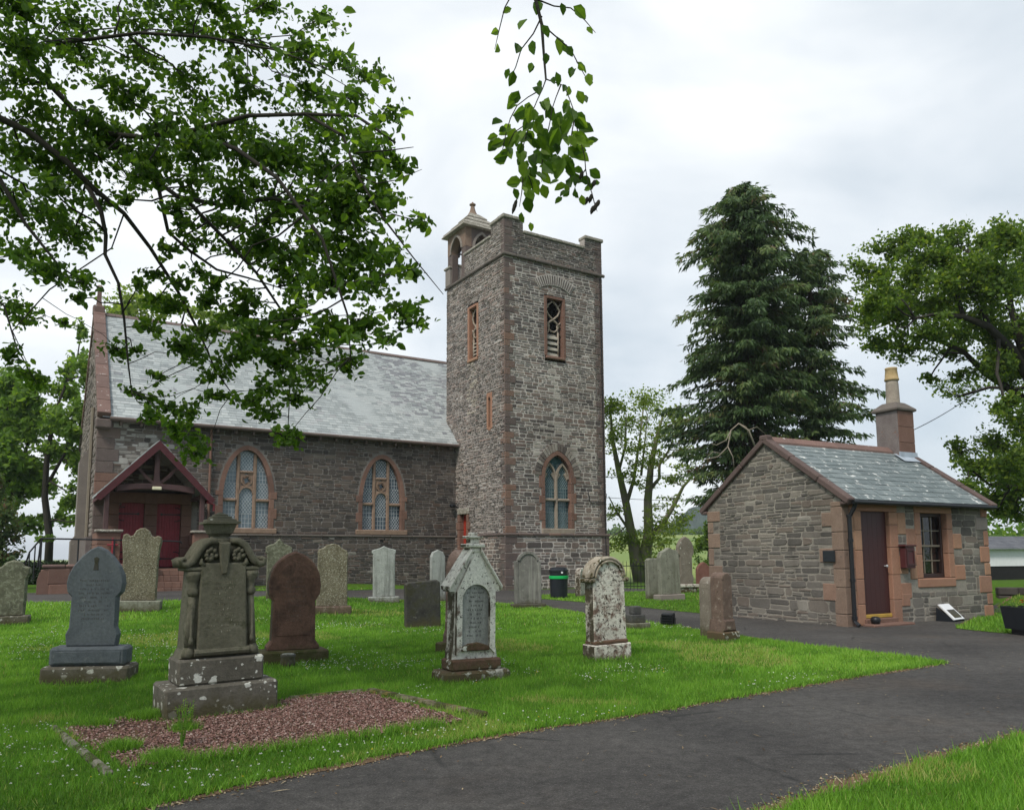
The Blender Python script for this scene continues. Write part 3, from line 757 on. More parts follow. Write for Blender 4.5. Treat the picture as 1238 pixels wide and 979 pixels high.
def belfry(fr, x0, x1, z0, z1, mat, lbl, nl=4):
    c = (x0+x1)/2; hw = (x1-x0)/2; fm = MB()
    fm.box(x0-.16, x0, -.35, .04, z0-.02, z1+.12, 0, .4, fr, .02); fm.box(x1, x1+.16, -.35, .04, z0-.02, z1+.12, 0, .4, fr, .02)
    fm.box(x0+.001, x1-.001, -.35, .045, z1, z1+.14, 0, .3, fr, .02); fm.box(x0-.1, x1+.1, -.35, .1, z0-.16, z0-.021, 0, .9, fr, .03)
    win = fm.build('belfry_opening', mat, CH, label=lbl)
    tr = MB(); D = -.16; P = lambda L_: [fr(a, D, z) for a, z in L_]
    zt = z1-.46; zb = z1-1.12
    vl = [(c, z1-.02), (c-hw*.62, z1-.25), (c-hw*.88, zt), (c-hw*.6, zt-.25), (c, zt-.47), (c+hw*.5, zt-.62), (c+hw*.9, zt-.8)]
    vr = [(2*c-a, z) for a, z in vl]
    tr.tube(P(vl), .05, 6); tr.tube(P(vr), .05, 6)
    tr.tube(P(arc(c, zb-.12, hw*.62, 0, 360, 16)), .045, 6)
    for sg in (-1, 1):
        tr.tube(P([(c+sg*hw, z1-.1), (c+sg*hw*.55, z1-.33), (c+sg*hw*.95, zt)]), .035, 5); tr.tube(P([(c+sg*hw*.95, zb+.1), (c+sg*hw*.5, zb-.1), (c+sg*hw*.6, zb-.42), (c+sg*hw, zb-.55)]), .04, 5)
    tr.tube(P([(c+hw*.62, zb-.4), (c+hw*.62, z0)]), .05, 6)
    tr.build('tracery', M['tracery'], win, smooth=True)
    top = zb-.52; st = (top-z0)/nl
    for i in range(nl):
        z = z0+st*i
        L_ = MB(); xa, xb = x0+.01, c+hw*.56
        L_.add([fr(xa, -.12, z+.03), fr(xb, -.12, z+.03), fr(xb, -.34, z+st*.95), fr(xa, -.34, z+st*.95), fr(xa, -.12, z+.03+st*.3), fr(xb, -.12, z+.03+st*.3), fr(xb, -.34, z+st*1.2), fr(xa, -.34, z+st*1.2)],
               [(0, 1, 2, 3), (4, 5, 6, 7), (0, 1, 5, 4), (2, 3, 7, 6), (0, 3, 7, 4), (1, 2, 6, 5)])
        L_.build('louvre', M['louvre'], win)
    MB().box(x0-.1, x1+.1, -.9, -.7, z0-.1, z1+.1, 0, .5, fr).build('shade_panel', M['dark'], win)  # black panel stands in for the unlit inside of the belfry
belfry(frF, 2.33, 3.23, 10.72, 13.45, M['red_sand'], 'louvred belfry opening on the broad face of the tower')
belfry(frL, 2.5, 3.22, 10.9, 13.4, M['cot_sand'], 'narrow louvred belfry opening on the shaded side of the tower', 5)
# slit and low red door on the side of the tower
fm = MB(); fm.box(1.08, 1.24, -.3, .03, 7.25, 8.95, 0, .5, frL, .02); fm.box(1.44, 1.58, -.3, .03, 7.25, 8.95, 0, .6, frL, .02)
fm.box(1.241, 1.439, -.3, .03, 7.2, 7.35, 0, .6, frL); fm.prism([(1.24, 8.94), (1.24, 8.65), (1.34, 8.8), (1.44, 8.65), (1.44, 8.94)], -.3, .03, frL, 0, .4)
sl = fm.build('slit_window', M['cot_sand'], CH); MB().box(1.2, 1.5, -.26, -.22, 7.3, 8.9, 0, .5, frL).build('shade_panel', M['dark'], sl)  # black panel painted as the darkness behind the slit
dm = MB()
for i in range(5): dm.box(3.42+.136*i+.004, 3.42+.136*(i+1)-.004, -.2, -.15, .9, 3.46, 0, .5, frL, .008)
td = dm.build('tower_door', M['red_door'], CH, label='small red door in the side of the tower')
MB().box(3.2, 4.32, -.3, .1, 3.46, 3.76, 0, .5, frL, .03).build('lintel', M['cope'], td)
for k in range(7): MB().box(4.1, 4.3+(.12 if k % 2 else 0), -.28, .095, .9+.365*k, .9+.365*(k+1)-.008, 0, .5, frL, .02).build('jamb_stone', M['red_sand'], td); MB().box(3.24-(.1 if k % 2 else 0), 3.42, -.28, .095, .9+.365*k, .9+.365*(k+1)-.008, 0, .4, frL, .02).build('jamb_stone', M['red_sand'], td)
MB().tube([frL(4.35, .05, 3.85), frL(4.35, .3, 3.9)], .03).box(4.25, 4.5, .18, .42, 3.84, 3.98, 0, .5, frL, .03).build('flood_lamp', M['black'], CH)
# ---- bellcote on the far corner of the tower
bc = MB()
B0, B1, A0, A1, zb0, zsp, zbe = 3.7, 5.58, .02, 1.92, ZS+.1, 16.85, 17.86
for (x0, x1, y0, y1) in ((A0, A0+.36, B0, B0+.42), (A0, A0+.36, B1-.5, B1), (A1-.36, A1, B0, B0+.42), (A1-.36, A1, B1-.42, B1)):
    bc.box(x0, x1, y0, y1, zb0, zsp, 0, rnd.random()*.5, None, .02)
bell = bc.build('bellcote', M['quoin'], CH, label='small open stone bellcote with pyramid cap')
def head(fr, x0, x1, d1, d0, tint, mat):
    c = (x0+x1)/2; hw = (x1-x0)/2-(.4 if x1-x0 > 1.5 else .16)
    inn = ptd_outline(c, hw, zsp, zsp+.75, 0, 7); N = len(inn)
    o = [(x0+(x1-x0)*i/(N-1), zbe) for i in range(N)]; o[0] = (x0, zsp); o[-1] = (x1, zsp); o[1] = (x0, zbe); o[-2] = (x1, zbe)
    MB().ring(o, inn, d0, d1, fr, 0, tint).build('arch_head', mat, bell)
    MB().ring(ptd_outline(c, hw, zsp, zsp+.75, .12, 7), ptd_outline(c, hw, zsp, zsp+.75, .0, 7), d1-.01, d1+.05, fr, 0, .7).build('arch_moulding', M['grey_dress'], bell)
head(lambda s, d, z: (A0-d, s, z), B0, B1, 0., -.36, .3, M['gable_sand'])
head(lambda s, d, z: (A1+d, s, z), B0+.001, B1-.001, 0., -.36, .3, M['grey_dress'])
head(lambda s, d, z: (s, B0-d, z), A0+.365, A1-.365, 0., -.36, .1, M['quoin'])
head(lambda s, d, z: (s, B1+d, z), A0+.365, A1-.365, 0., -.36, .1, M['quoin'])
cx, cy = (A0+A1)/2, (B0+B1)/2
hwc = (A1-A0)/2
for i, (ra, za_, rb_, zb_) in enumerate(((1.2, 17.86, 1.12, 18.0), (1.13, 18.0, .8, 18.32), (.84, 18.32, .52, 18.64), (.56, 18.64, .25, 18.98))):
    MB().lathe([(ra, za_), (ra-.015, za_+.05), (rb_, zb_)], sq=True, c=(cx, cy), t=.3+.15*i).build('cap_course', M['cope'], bell)
MB().lathe([(.3, 18.93), (.19, 19.12), (.13, 19.3), (.1, 19.48), (.17, 19.53), (.17, 19.58), (.08, 19.62), (.03, 19.7)], 8, c=(cx, cy)).build('finial', M['gable_sand'], bell)
MB().box(-.16, .1, WL-.52, WL+.1, 16.1, 16.22, 0, .5, None, .03).build('buttress_cap', M['cope'], bell)
MB().box(-.1, .2, WL-.48, WL+.02, ZS+.1, 16.1, 0, .2, None, .02).build('buttress', M['grey_dress'], bell)
bm_ = MB(); bm_.lathe([(.05, 16.7), (.16, 16.66), (.24, 16.45), (.28, 16.15), (.36, 15.98), (.37, 15.93)], 18, c=(cx, cy)); bm_.tube([(A0+.2, cy, 16.75), (A1-.2, cy, 16.75)], .05)
bm_.build('bell', M['black'], bell, smooth=True)

# ---- nave
w1 = op_arch(-9.95, .95, 2.5, 4.25, 6.0, True); w2 = op_arch(-3.87, .95, 2.5, 4.25, 6.0, True)
dr = op_rect(-15.1, -12.14, .5, 4.0)
opN = [w1, w2, dr]
def tN(x, z, r):
    t = r.random()*.92
    if x < -12.4:
        d = math.hypot((x+14.5)/1.0, (z-5.7)/.75)
        if d < 1 and r.random() < .55: t = r.uniform(.93, 1.)
        elif d < 1.6 and r.random() < .35: t = r.uniform(.95, 1)
    return t
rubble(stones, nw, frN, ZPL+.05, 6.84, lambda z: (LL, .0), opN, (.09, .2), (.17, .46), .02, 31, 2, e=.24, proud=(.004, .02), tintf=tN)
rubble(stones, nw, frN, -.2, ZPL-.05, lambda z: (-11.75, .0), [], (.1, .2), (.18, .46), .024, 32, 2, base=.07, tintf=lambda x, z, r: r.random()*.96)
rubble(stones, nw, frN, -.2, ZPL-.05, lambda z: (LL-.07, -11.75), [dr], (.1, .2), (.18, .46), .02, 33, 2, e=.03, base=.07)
gsp = lambda z: (OFF+max(0, (z-ZE)*1.0), OFF+2*RD-max(0, (z-ZE)*1.0)) if z > ZE else (OFF, OFF+2*RD)
rubble(stones, nw, frG, -.2, 12.3, lambda z: (OFF+max(0., z-ZE)*.98, OFF+2*RD-max(0., z-ZE)*.98), [], (.14, .26), (.3, .7), .02, 34, 1, e=0, wm=1, proud=(.015, .05), tintf=lambda x, z, r: r.random()*.5)
nw.box(LL+.02, NR, OFF+2*RD-.4, OFF+2*RD, -.2, ZE, 0)
nw.add([(NR, OFF, -.2), (NR, OFF+2*RD, -.2), (NR, OFF+2*RD, ZE), (NR, OFF+RD, ZR-.1), (NR, OFF, ZE)], [(0, 1, 2, 3, 4)], 0)
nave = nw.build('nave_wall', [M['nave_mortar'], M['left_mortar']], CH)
hband('plinth_course', frN, -11.75, 0.0, ZPL-.05, ZPL+.04, -.01, .13, M['dark_dress'], CH, 1.0, 41, .03)
# red quoins on the near corner of the nave
r = random.Random(15); z = .2; k = 0
while z < 6.6:
    h = r.uniform(.34, .5); la = (.55, .85)[k % 2]*r.uniform(.85, 1.1)
    MB().box(LL-.04, LL+la, OFF-(.035 if z > 2.3 else .1), OFF+.4, z+.006, min(z+h-.006, 6.7), 0, r.random()*.6, None, .015).build('quoin', M['quoin'] if r.random() < .55 else M['red_sand'], CH); z += h; k += 1
# gable buttress and pipe
MB().prism([(LL+.01, -.2), (LL-.55, -.2), (LL-.55, 2.2), (LL-.38, 2.45), (LL-.38, 5.6), (LL+.01, 6.3)], 8.6, 9.6, lambda s, d, z: (s, d, z), 0, .3).build('buttress', M['grey_dress'], CH)
MB().tube([(LL-.1, 6.6, .2), (LL-.1, 6.6, 7.6)], .07).build('down_pipe', M['wood_grey'], CH)
MB().box(LL-.22, LL+.01, OFF+.2, OFF+2*RD, -.2, 2.3, 0, .4).build('gable_plinth', M['harl'], CH)
# roof slates
EB, SLP = OFF-.3, math.atan2(ZR-6.88, RD+.3)
cs_, sn_ = math.cos(SLP), math.sin(SLP); LS = (RD+.3)/cs_
sag = lambda s, q: .028*math.sin(s*.75+1.3)*math.sin(q*.55)+.012*math.sin(s*2.3+q*1.1)
frS = lambda s, d, q: (s, EB+q*cs_-(d+sag(s, q))*sn_, 6.88+q*sn_+(d+sag(s, q))*cs_)     # s along, q up the slope, d out
rf = MB(); rf.add([frS(LL+.1, -.02, 0), frS(NR, -.02, 0), frS(NR, -.02, LS), frS(LL+.1, -.02, LS)], [(0, 1, 2, 3)])
rf.add([(LL+.1, OFF+RD, ZR), (NR, OFF+RD, ZR), (NR, OFF+2*RD+.3, 6.88), (LL+.1, OFF+2*RD+.3, 6.88)], [(0, 1, 2, 3)])
roof = rf.build('roof', M['slate'], CH)
def slates(roof, frS, x0, x1, LS, row, wid, mat, n_ind, seed, score, th=.008, tf=None):
    r = random.Random(seed); q = 0; L_ = []; k = 0
    while q < LS-.03:
        ex = row[0]+(row[1]-row[0])*q/LS; x = x0-r.uniform(0, wid[0])
        while x < x1:
            w = r.uniform(*wid); a, b = max(x, x0), min(x+w, x1); x += w
            if b-a < .04: continue
            lf = r.uniform(.006, .012); top = min(q+ex*1.25, LS); dz = r.uniform(-.008, .008)
            vs = [frS(a+.004, lf, q+dz), frS(b-.004, lf, q+dz+r.uniform(-.004, .004)), frS(b-.004, .001, top), frS(a+.004, .001, top),
                  frS(a+.004, lf+th, q+dz), frS(b-.004, lf+th, q+dz), frS(b-.004, .004, top), frS(a+.004, .004, top)]
            t = tf(a, q, r) if tf else r.random()*.88
            L_.append((vs, t, score(a, q)))
        q += ex; k += 1
    F = [(4, 5, 6, 7), (0, 1, 5, 4), (1, 2, 6, 5), (3, 0, 4, 7)]
    L_.sort(key=lambda e: -e[2]); mb = MB()
    for i, (vs, t, _) in enumerate(L_):
        if i < n_ind: MB().add(vs, F, 0, t).build('slate', mat, roof)
        else: mb.add(vs, F, 0, t)
    if mb.v: mb.build('upper_slates', mat, roof, kind='stuff')
def tS(a, q, r):
    if a > -2.5 and q > 2 and r.random() < .35: return r.uniform(.94, 1)
    return 1. if r.random() < .012 else r.random()*.88
slates(roof, frS, LL+.36, NR, LS, (.20, .15), (.24, .36), M['slate'], 290, 51, lambda a, q: -math.hypot(a+9, q*1.3), tf=tS)
x = LL+.3; k = 0
while x < NR:
    MB().prism([(-.16, -.1), (-.13, -.05), (0, .07), (.13, -.05), (.16, -.1)], x, x+.49, lambda s, d, z: (d, OFF+RD+s, ZR+z)).build('ridge_tile', M['black'] if False else M['quoin'], CH); x += .5
# skew stones on the gable, front and back
for sd in (0, 1):
    q = .05; k = 0
    while q < LS-.1:
        l = min(.86, LS-q); r_ = rnd.random()
        fq = frS if sd == 0 else (lambda s, d, qq: (s, 2*(OFF+RD)-frS(s, d, qq)[1], frS(s, d, qq)[2]))
        MB().box(LL-.09, LL+.38, -.1, .17, q+.006, q+l-.006, 0, r_, lambda a, b, c_: fq(a, b, c_), .02).build('skew_stone', M['skew'], CH); q += l
MB().box(LL-.12, LL+.42, OFF-.36, OFF+.1, 6.45, 6.8, 0, .2, None, .04).build('kneeler', M['quoin'], CH)
MB().box(LL-.12, LL+.36, OFF+RD-.22, OFF+RD+.22, ZR-.1, ZR+.32, 0, .3, None, .05).build('finial_base', M['skew'], CH)
MB().lathe([(.13, ZR+.3), (.09, ZR+.6), (.085, ZR+1.05), (.13, ZR+1.12), (.13, ZR+1.2), (.05, ZR+1.3)], sq=True, c=(LL+.12, OFF+RD)).build('finial', M['skew'], CH)
# gutter, rafter feet, pipe
MB().tube([(LL+.35, OFF-.36, 6.83), (-.03, OFF-.36, 6.83)], .075, 8).build('gutter', M['quoin'], CH)
x = LL+.7
while x < -.2:
    MB().box(x, x+.09, OFF-.28, OFF-.02, 6.62, 6.76, 0, .5, None, .01).build('rafter_foot', M['quoin'], CH); x += .72
MB().box(LL+.35, -.03, OFF-.29, OFF-.04, 6.765, 6.82, 0, .5).build('soffit', M['quoin'], CH)
MB().tube([(-11.47, OFF-.14, 6.75), (-11.47, OFF-.1, 6.4), (-11.47, OFF-.1, 2.6)], .05, 8).build('down_pipe', M['red_sand'], CH)
for x in (-9.9, -3.85): MB().box(x-.12, x+.12, .05, .085, ZPL-.3, ZPL-.07, 0, .5, frN).build('vent', M['dark'], CH)

# ---- porch
PF = 2.3
PA, PB, PC, PZ, PE = -15.67, -11.77, -13.72, 5.8, 3.74
# door wall of red sandstone
dm = MB(); ft = lambda s, d, z: (s, OFF-d, z)
for (x0, x1, w) in ((-15.12, -14.74, 0), (-13.84, -13.39, 0), (-12.5, -12.12, 0)):
    z = 1.0; k = 0
    while z < 3.58:
        h = min(.43, 3.58-z); dm.box(x0, x1, -.3, .1, z+.004, z+h-.004, 0, rnd.random()*.5, ft, .012); z += h
for (x0, x1) in ((-14.74, -13.84), (-13.39, -12.5)):
    top = [(x0, 3.6), (x0+.2, 3.625), ((x0+x1)/2, 3.635), (x1-.2, 3.625), (x1, 3.6), (x1, 4.02), (x0, 4.02)]
    dm.prism(top, -.3, .098, ft, 0, .4)
for (x0, x1) in ((-15.12, -14.743), (-13.837, -13.393), (-12.497, -12.12)): dm.box(x0, x1, -.3, .1, 3.585, 4.02, 0, .3, ft, .01)
pdw = dm.build('door_surround', M['red_sand'], CH)
for di, (x0, x1) in enumerate(((-14.74, -13.84), (-13.39, -12.5))):
    d = MB().box(x0, x1, -.2, -.16, 1.12, 3.7, 0, .5, ft).build('door', M['maroon'], CH, label='maroon plank church door, %s of the pair' % ('left' if di == 0 else 'right'))
    n = 9
    for i in range(n):
        w = (x1-x0)/n; MB().box(x0+i*w+.004, x0+(i+1)*w-.004, -.158, -.13, 1.13, 3.68, 0, .5, ft, .006).build('plank', M['maroon'], d)
    for z in (1.45, 3.2):
        hg = MB(); sgn = 1 if di == 0 else -1; xh = x0 if di == 0 else x1
        hg.box(xh+sgn*.02, xh+sgn*.66, -.128, -.112, z-.022, z+.022, 0, .5, ft)
        hg.prism([(xh+sgn*.64, z-.02), (xh+sgn*.7, z-.06), (xh+sgn*.76, z), (xh+sgn*.7, z+.06), (xh+sgn*.64, z+.02)], -.128, -.112, ft)
        for s in (-1, 1):
            hg.tube([ft(xh+sgn*(.12+.16*math.sin(R(a))), -.118, z+s*(.13-.13*math.cos(R(a)))) for a in (0, -30, -60, -90, -120)]+[ft(xh+sgn*.1, -.118, z+s*.26), ft(xh+sgn*.22, -.118, z+s*.27)], .018, 5)
        hg.build('strap_hinge', M['black'], d)
# porch roof and timbers
pr = MB()
for sg, ex in ((-1, PA), (1, PB)):
    for k in range(9):
        t0, t1 = k/9, (k+1.12)/9; p = lambda t: (PC+(ex-PC)*(1-t), PE+(PZ-PE)*(t))
        (x0, z0), (x1, z1) = p(t0), p(min(t1, 1.0)); lf = .035
        pr.add([(x0, PF-.08, z0+lf+.03), (x0, OFF, z0+lf+.03), (x1, OFF, z1+.03), (x1, PF-.08, z1+.03), (x0, PF-.08, z0-.01), (x0, OFF, z0-.01), (x1, OFF, z1-.02), (x1, PF-.08, z1-.02)], [(0, 1, 2, 3), (4, 5, 6, 7), (0, 1, 5, 4), (0, 3, 7, 4)], 0, rnd.random()*.8)
porch = pr.build('porch_roof', M['slate'], CH, label='small gabled porch roof with maroon bargeboards')
for ex in (PA, PB):
    sx = 1 if ex < PC else -1
    MB().prism([(ex-sx*.02, PE-.02), (PC, PZ), (PC, PZ-.34), (ex+sx*.1, PE-.22), (ex-sx*.06, PE-.14)] if sx > 0 else [(PC, PZ-.34), (PC, PZ), (ex-sx*.02, PE-.02), (ex-sx*.06, PE-.14), (ex+sx*.1, PE-.22)], -PF+.12, -PF+.06, lambda s, d, z: (s, -d-.1, z), 0, .5, .008).build('bargeboard', M['maroon_dimmed'], porch)
    MB().box(ex-.02+sx*.05, ex+.02+sx*.05, PF, OFF, PE-.16, PE-.03).build('fascia', M['maroon_dimmed'], porch)
fb = lambda s, d, z: (s, PF-d, z)
tb = MB()
xs = [PA+.62+(PB-PA-1.24)*i/12 for i in range(13)]
up = [(x, 4.22-.10*((x-PC)/1.4)**2) for x in xs]; lo = [(x, 4.02-.16*((x-PC)/1.4)**2) for x in xs]
tb.prism(up+lo[::-1], -.28, -.12, fb, 0, .5, .015)
tb.build('tie_beam', M['porch_wood'], porch)
kp = MB(); kp.prism([(PC-.13, 4.2), (PC+.13, 4.2), (PC+.09, 4.5), (PC+.09, 5.35), (PC-.09, 5.35), (PC-.09, 4.5)], -.27, -.13, fb, 0, .5, .015); kp.build('king_post', M['porch_wood'], porch)
for sg in (-1, 1):
    b_ = MB(); P_ = [(PC+sg*.1, 4.24), (PC+sg*.4, 4.5), (PC+sg*.62, 4.78), (PC+sg*.95, 4.9)]
    b_.tube([fb(a, -.2, z) for a, z in P_], [.07, .075, .07, .06], 4); b_.build('brace', M['porch_wood'], porch)
    rm = MB(); rm.tube([fb(PC+sg*1.75, -.2, 3.95), fb(PC, -.2, 5.62)], .07, 4); rm.build('rafter', M['porch_wood'], porch)
    MB().box(PC+sg*1.62-.08, PC+sg*1.62+.08, PF+.06, PF+.24, 2.5, 3.95, 0, .5, None, .015).build('porch_post', M['porch_wood'], porch)
    MB().box(PC+sg*1.6-.05, PC+sg*1.6+.05, PF+.25, OFF, 3.72, 3.86, 0, .5).build('wall_plate', M['porch_wood'], porch)
MB().box(PC-.16, PC+.16, PF-.02, PF+.12, 3.98, 4.1, 0, .5, None, .02).build('lamp', M['cream'], porch)
MB().tube([(PB-.2, PF-.03, 3.58), (PB+.06, PF-.03, 3.5), (PB+.06, PF-.03, 3.25)], .04).build('rain_spout', M['maroon'], porch)
# dwarf walls of the porch
for nm, x0, x1 in (('l', -15.6, -14.85), ('r', -12.38, -11.85)):
    w = MB(); z = .2; r = random.Random(len(nm)+int(x0))
    while z < 2.4:
        h = min(.44, 2.4-z); w.box(x0, x1, PF, PF+.34, z+.004, z+h-.004, 0, r.random()*.7, None, .015); w.box(x0, x0+.34, PF+.345, OFF-.02, z+.004, z+h-.004, 0, r.random()*.7, None, .015) if nm == 'l' else w.box(x1-.34, x1, PF+.345, OFF-.02, z+.004, z+h-.004, 0, r.random()*.7, None, .015)
        z += h
    w = w.build('dwarf_wall', M['red_sand'], CH)
    MB().box(x0-.08, x1+.08, PF-.08, PF+.42, 2.404, 2.5, 0, .5, None, .03).build('coping_stone', M['cope'], w)
MB().tube([(-15.1, PF-.05, 2.2), (-15.1, PF-.05, 1.0)], .035, 6).tube([(-15.28, PF-.06, 1.95), (-14.92, PF-.06, 1.95)], .03, 6).build('pipe_bracket', M['maroon'], CH)
MB().box(-17.2, -11.8, 1.85, OFF-.1, .0, 1.08, 0, .4).build('porch_floor', M['red_sand'], CH)
emit_stones(stones, [M['tower_stone'], M['left_stone'], M['nave_stone']], [tower, tower, nave], CH, 298, eyeC)

# ------------------------------------------------------------------ cottage
CT = empty('cottage', (6.717, 15.748, 0), R(28.006), 'small single storey stone cottage with maroon door, sash window and one chimney', 'cottage')
eyeK = Matrix.Rotation(-R(28.006), 4, 'Z') @ (EYE-Vector((6.717, 15.748, 0)))
CW, CD, CE, CZ = 4.944, 3.932, 2.585, 4.06
kF = lambda s, d, z: (s, -d, z)
kG = lambda s, d, z: (-d, s, z)
kst = []; gw = MB(); fw = MB()
opsF = [op_rect(.56, 1.45, -.5, 2.34), op_rect(2.49, 3.42, .92, 2.34)]
msk = [op_rect(-.1, .33, -1, 3), op_rect(.3, 1.72, -1, 2.5), op_rect(2.3, 3.62, .7, 2.5)]
blocks = []      # (x0,x1,z0,z1) dressed blocks bonded into the front
for k, (a, b) in enumerate(((.02, .32), (.32, .62), (.62, 1.0), (1.0, 1.42), (1.42, 1.84), (1.84, 2.34))):
    if k % 2 == 1: blocks.append((1.722, 2.0, a+.02, b))
blocks += [(1.722, 1.98, 1.98, 2.33), (2.02, 2.3, 1.2, 1.52), (2.0, 2.3, 1.62, 2.0), (3.62, 3.93, 1.55, 1.9), (3.62, 4.0, .86, 1.2), (1.72, 2.08, .5, .84), (2.06, 2.3, .9, 1.2)]
rq = [(4.5, 4.97, 1.98, 2.28), (4.78, 4.97, 1.62, 1.975), (4.6, 4.97, 1.24, 1.615), (4.74, 4.97, .95, 1.235), (4.5, 4.97, .55, .945), (4.76, 4.97, .28, .545), (4.62, 4.97, -.1, .275), (4.72, 4.97, 2.285, 2.52)]
msk += [op_rect(*b) for b in blocks]+[op_rect(a, b+.3, c, d) for a, b, c, d in rq]
rubble(kst, fw, kF, -.25, 2.56, lambda z: (0., CW), opsF, (.1, .22), (.13, .42), .022, 61, 1, e=-.0, eb=0., tintf=None)
kst2 = []
# re-lay the front so stones stop at dressed work but the bed runs behind it
kst.clear(); dum = MB()
rubble(kst, dum, kF, -.25, 2.56, lambda z: (0., CW), opsF+msk, (.085, .22), (.12, .42), .018, 61, 1, e=.0, proud=(.002, .014))
gspan = lambda z: (max(0., (z-CE)/(CZ-CE)*CD/2), CD-max(0., (z-CE)/(CZ-CE)*CD/2))
gq = [(-.02, .2, -.2, 2.56), (.2, .5, 2.02, 2.32), (.2, .6, 1.28, 1.58), (.2, .55, .5, .86), (CD-.42, CD+.02, 2.26, 2.52), (CD-.18, CD+.02, 1.98, 2.255), (CD-.4, CD+.02, 1.62, 1.975), (CD-.17, CD+.02, 1.2, 1.615), (CD-.45, CD+.02, .85, 1.195), (CD-.2, CD+.02, -.2, .845)]
rubble(kst, gw, kG, -.25, 4.0, gspan, [], (.1, .24), (.16, .55), .024, 62, 0, e=0, proud=(.006, .03), rough=.016) if False else None
mg = [op_rect(*b) for b in gq]
rubble(kst, MB(), kG, -.25, 4.0, gspan, mg, (.065, .175), (.12, .46), .019, 62, 0, e=0, proud=(.003, .017), rough=.016)
gw.prism([(0, -.25), (CD, -.25), (CD, CE), (CD/2, CZ), (0, CE)], -.4, 0, kG)
gw.prism([(0, -.25), (CD, -.25), (CD, CE), (CD/2, CZ), (0, CE)], -.4, 0, lambda s, d, z: (CW+d, s, z))
fw.box(.401, CW-.401, CD-.4, CD, -.25, CE-.02)
gable = gw.build('gable_wall', M['cottage_mortar'], CT); front = fw.build('front_wall', M['cottage_mortar'], CT)
r = random.Random(63)
for i, (a, b, c, d) in enumerate(gq):
    if i == 0:
        z = -.2
        while z < 2.5:
            h = min(r.uniform(.36, .55), 2.53-z); MB().box(-.022, .2, -.02, .26, z+.004, z+h-.004, 0, r.random()*.6, lambda s, d_, q: (s, d_, q), .012).build('quoin', M['gable_sand'], CT); z += h
    else: MB().box(a+.006, b-.006, -.2, .014+r.uniform(0, .01), c+.006, d-.006, 0, r.random(), kG, .012).build('quoin', M['gable_sand'], CT)
for a, b, c, d in blocks: MB().box(a+.006, b-.006, -.2, .012+r.uniform(0, .008), c+.006, d-.006, 0, r.random(), kF, .015).build('dressed_block', M['cot_sand'], CT)
for a, b, c, d in rq: MB().box(a+.006, b-.006, -.15, .014+r.uniform(0, .008), c+.006, d-.006, 0, r.random(), kF, .015).build('quoin', M['cot_sand'] if r.random() < .75 else M['grey_dress'], CT)
# front corner strip beside the door
z = -.1
while z < 2.48:
    h = min(r.uniform(.34, .5), 2.5-z); MB().box(.206, .33, -.2, .018, z+.004, z+h-.004, 0, r.random(), kF, .012).build('quoin', M['cot_sand'], CT); z += h
# door
dj = MB()
for x0, x1 in ((.335, .56), (1.45, 1.715)):
    z = .0
    while z < 2.32:
        h = min(r.uniform(.4, .62), 2.34-z); h = 2.34-z if 2.34-z-h < .2 else h
        MB().box(x0, x1, -.35, .02, z+.003, z+h-.003, 0, r.random(), kF, .012).build('jamb_stone', M['cot_sand'], CT); z += h
MB().box(.335, 1.715, -.35, .022, 2.343, 2.51, 0, .55, kF, .012).build('lintel', M['cot_sand'], CT)
cd = MB(); cd.box(.56, 1.45, -.13, -.08, .14, 2.34, 0, .5, kF)
cdoor = cd.build('door', M['cot_door'], CT, label='plain dark maroon cottage door')
fd = MB()
for k in range(6): fd.box(.575+k*.144, .575+(k+1)*.144-.003, -.079, -.073, .26, 2.32, 0, .5, kF)
fd.build('door_panel', M['cot_door'], cdoor)
MB().tube([kF(1.33, -.075, 1.2), kF(1.33, -.02, 1.2)], .012).lathe([(.005, 0)], 4).build('door_pin', M['lead'], cdoor)
kb = MB(); bmk = Vector(kF(1.33, -.01, 1.2)); kb.lathe([(.012, -.02), (.028, -.008), (.03, .006), (.018, .02)], 10); kb.v = [(bmk.x+v[0], bmk.y-v[2], bmk.z+v[1]) for v in kb.v]; kb.build('door_knob', M['lead'], cdoor, smooth=True)
MB().box(.57, 1.44, -.07, -.03, .14, .215, 0, .5, kF, .01).build('kick_board', M['brass'], cdoor)
MB().box(.5, 1.5, -.3, .07, -.02, .135, 0, .2, kF, .015).build('doorstep', M['red_sand'], CT)
MB().box(.35, 1.62, .075, .36, -.04, .05, 0, .2, kF, .02).build('doorstep', M['red_sand'], CT)
# window
for x0, x1 in ((2.3, 2.49), (3.42, 3.615)):
    z = .92
    while z < 2.32:
        h = min(r.uniform(.4, .55), 2.34-z); h = 2.34-z if 2.34-z-h < .2 else h
        MB().box(x0, x1, -.3, .02, z+.003, z+h-.003, 0, r.random(), kF, .012).build('jamb_stone', M['cot_sand'], CT); z += h
MB().box(2.3, 3.615, -.3, .022, 2.343, 2.512, 0, .65, kF, .012).build('lintel', M['cot_sand'], CT)
MB().box(2.3, 3.62, -.3, .026, .72, .918, 0, .35, kF, .02).build('window_sill', M['cot_sand'], CT)
wf = MB(); X0, X1, Z0, Z1 = 2.49, 3.42, .925, 2.34
for (a, b, c, d, y0, y1) in ((X0, X0+.06, Z0, Z1, -.21, -.11), (X1-.06, X1, Z0, Z1, -.21, -.11), (X0+.06, X1-.06, Z1-.07, Z1, -.21, -.11)):
    wf.box(a, b, y0, y1, c, d, 0, .5, kF, .01)
wn_ = wf.build('window', M['sash'], CT, label='twelve pane sash window with pale glazing bars')
MB().box(X0+.06, X1-.06, -.21, -.10, Z0, Z0+.09, 0, .5, kF, .01).build('bottom_rail', M['sash'], wn_)
gb = MB(); w3 = (X1-X0-.12)/3
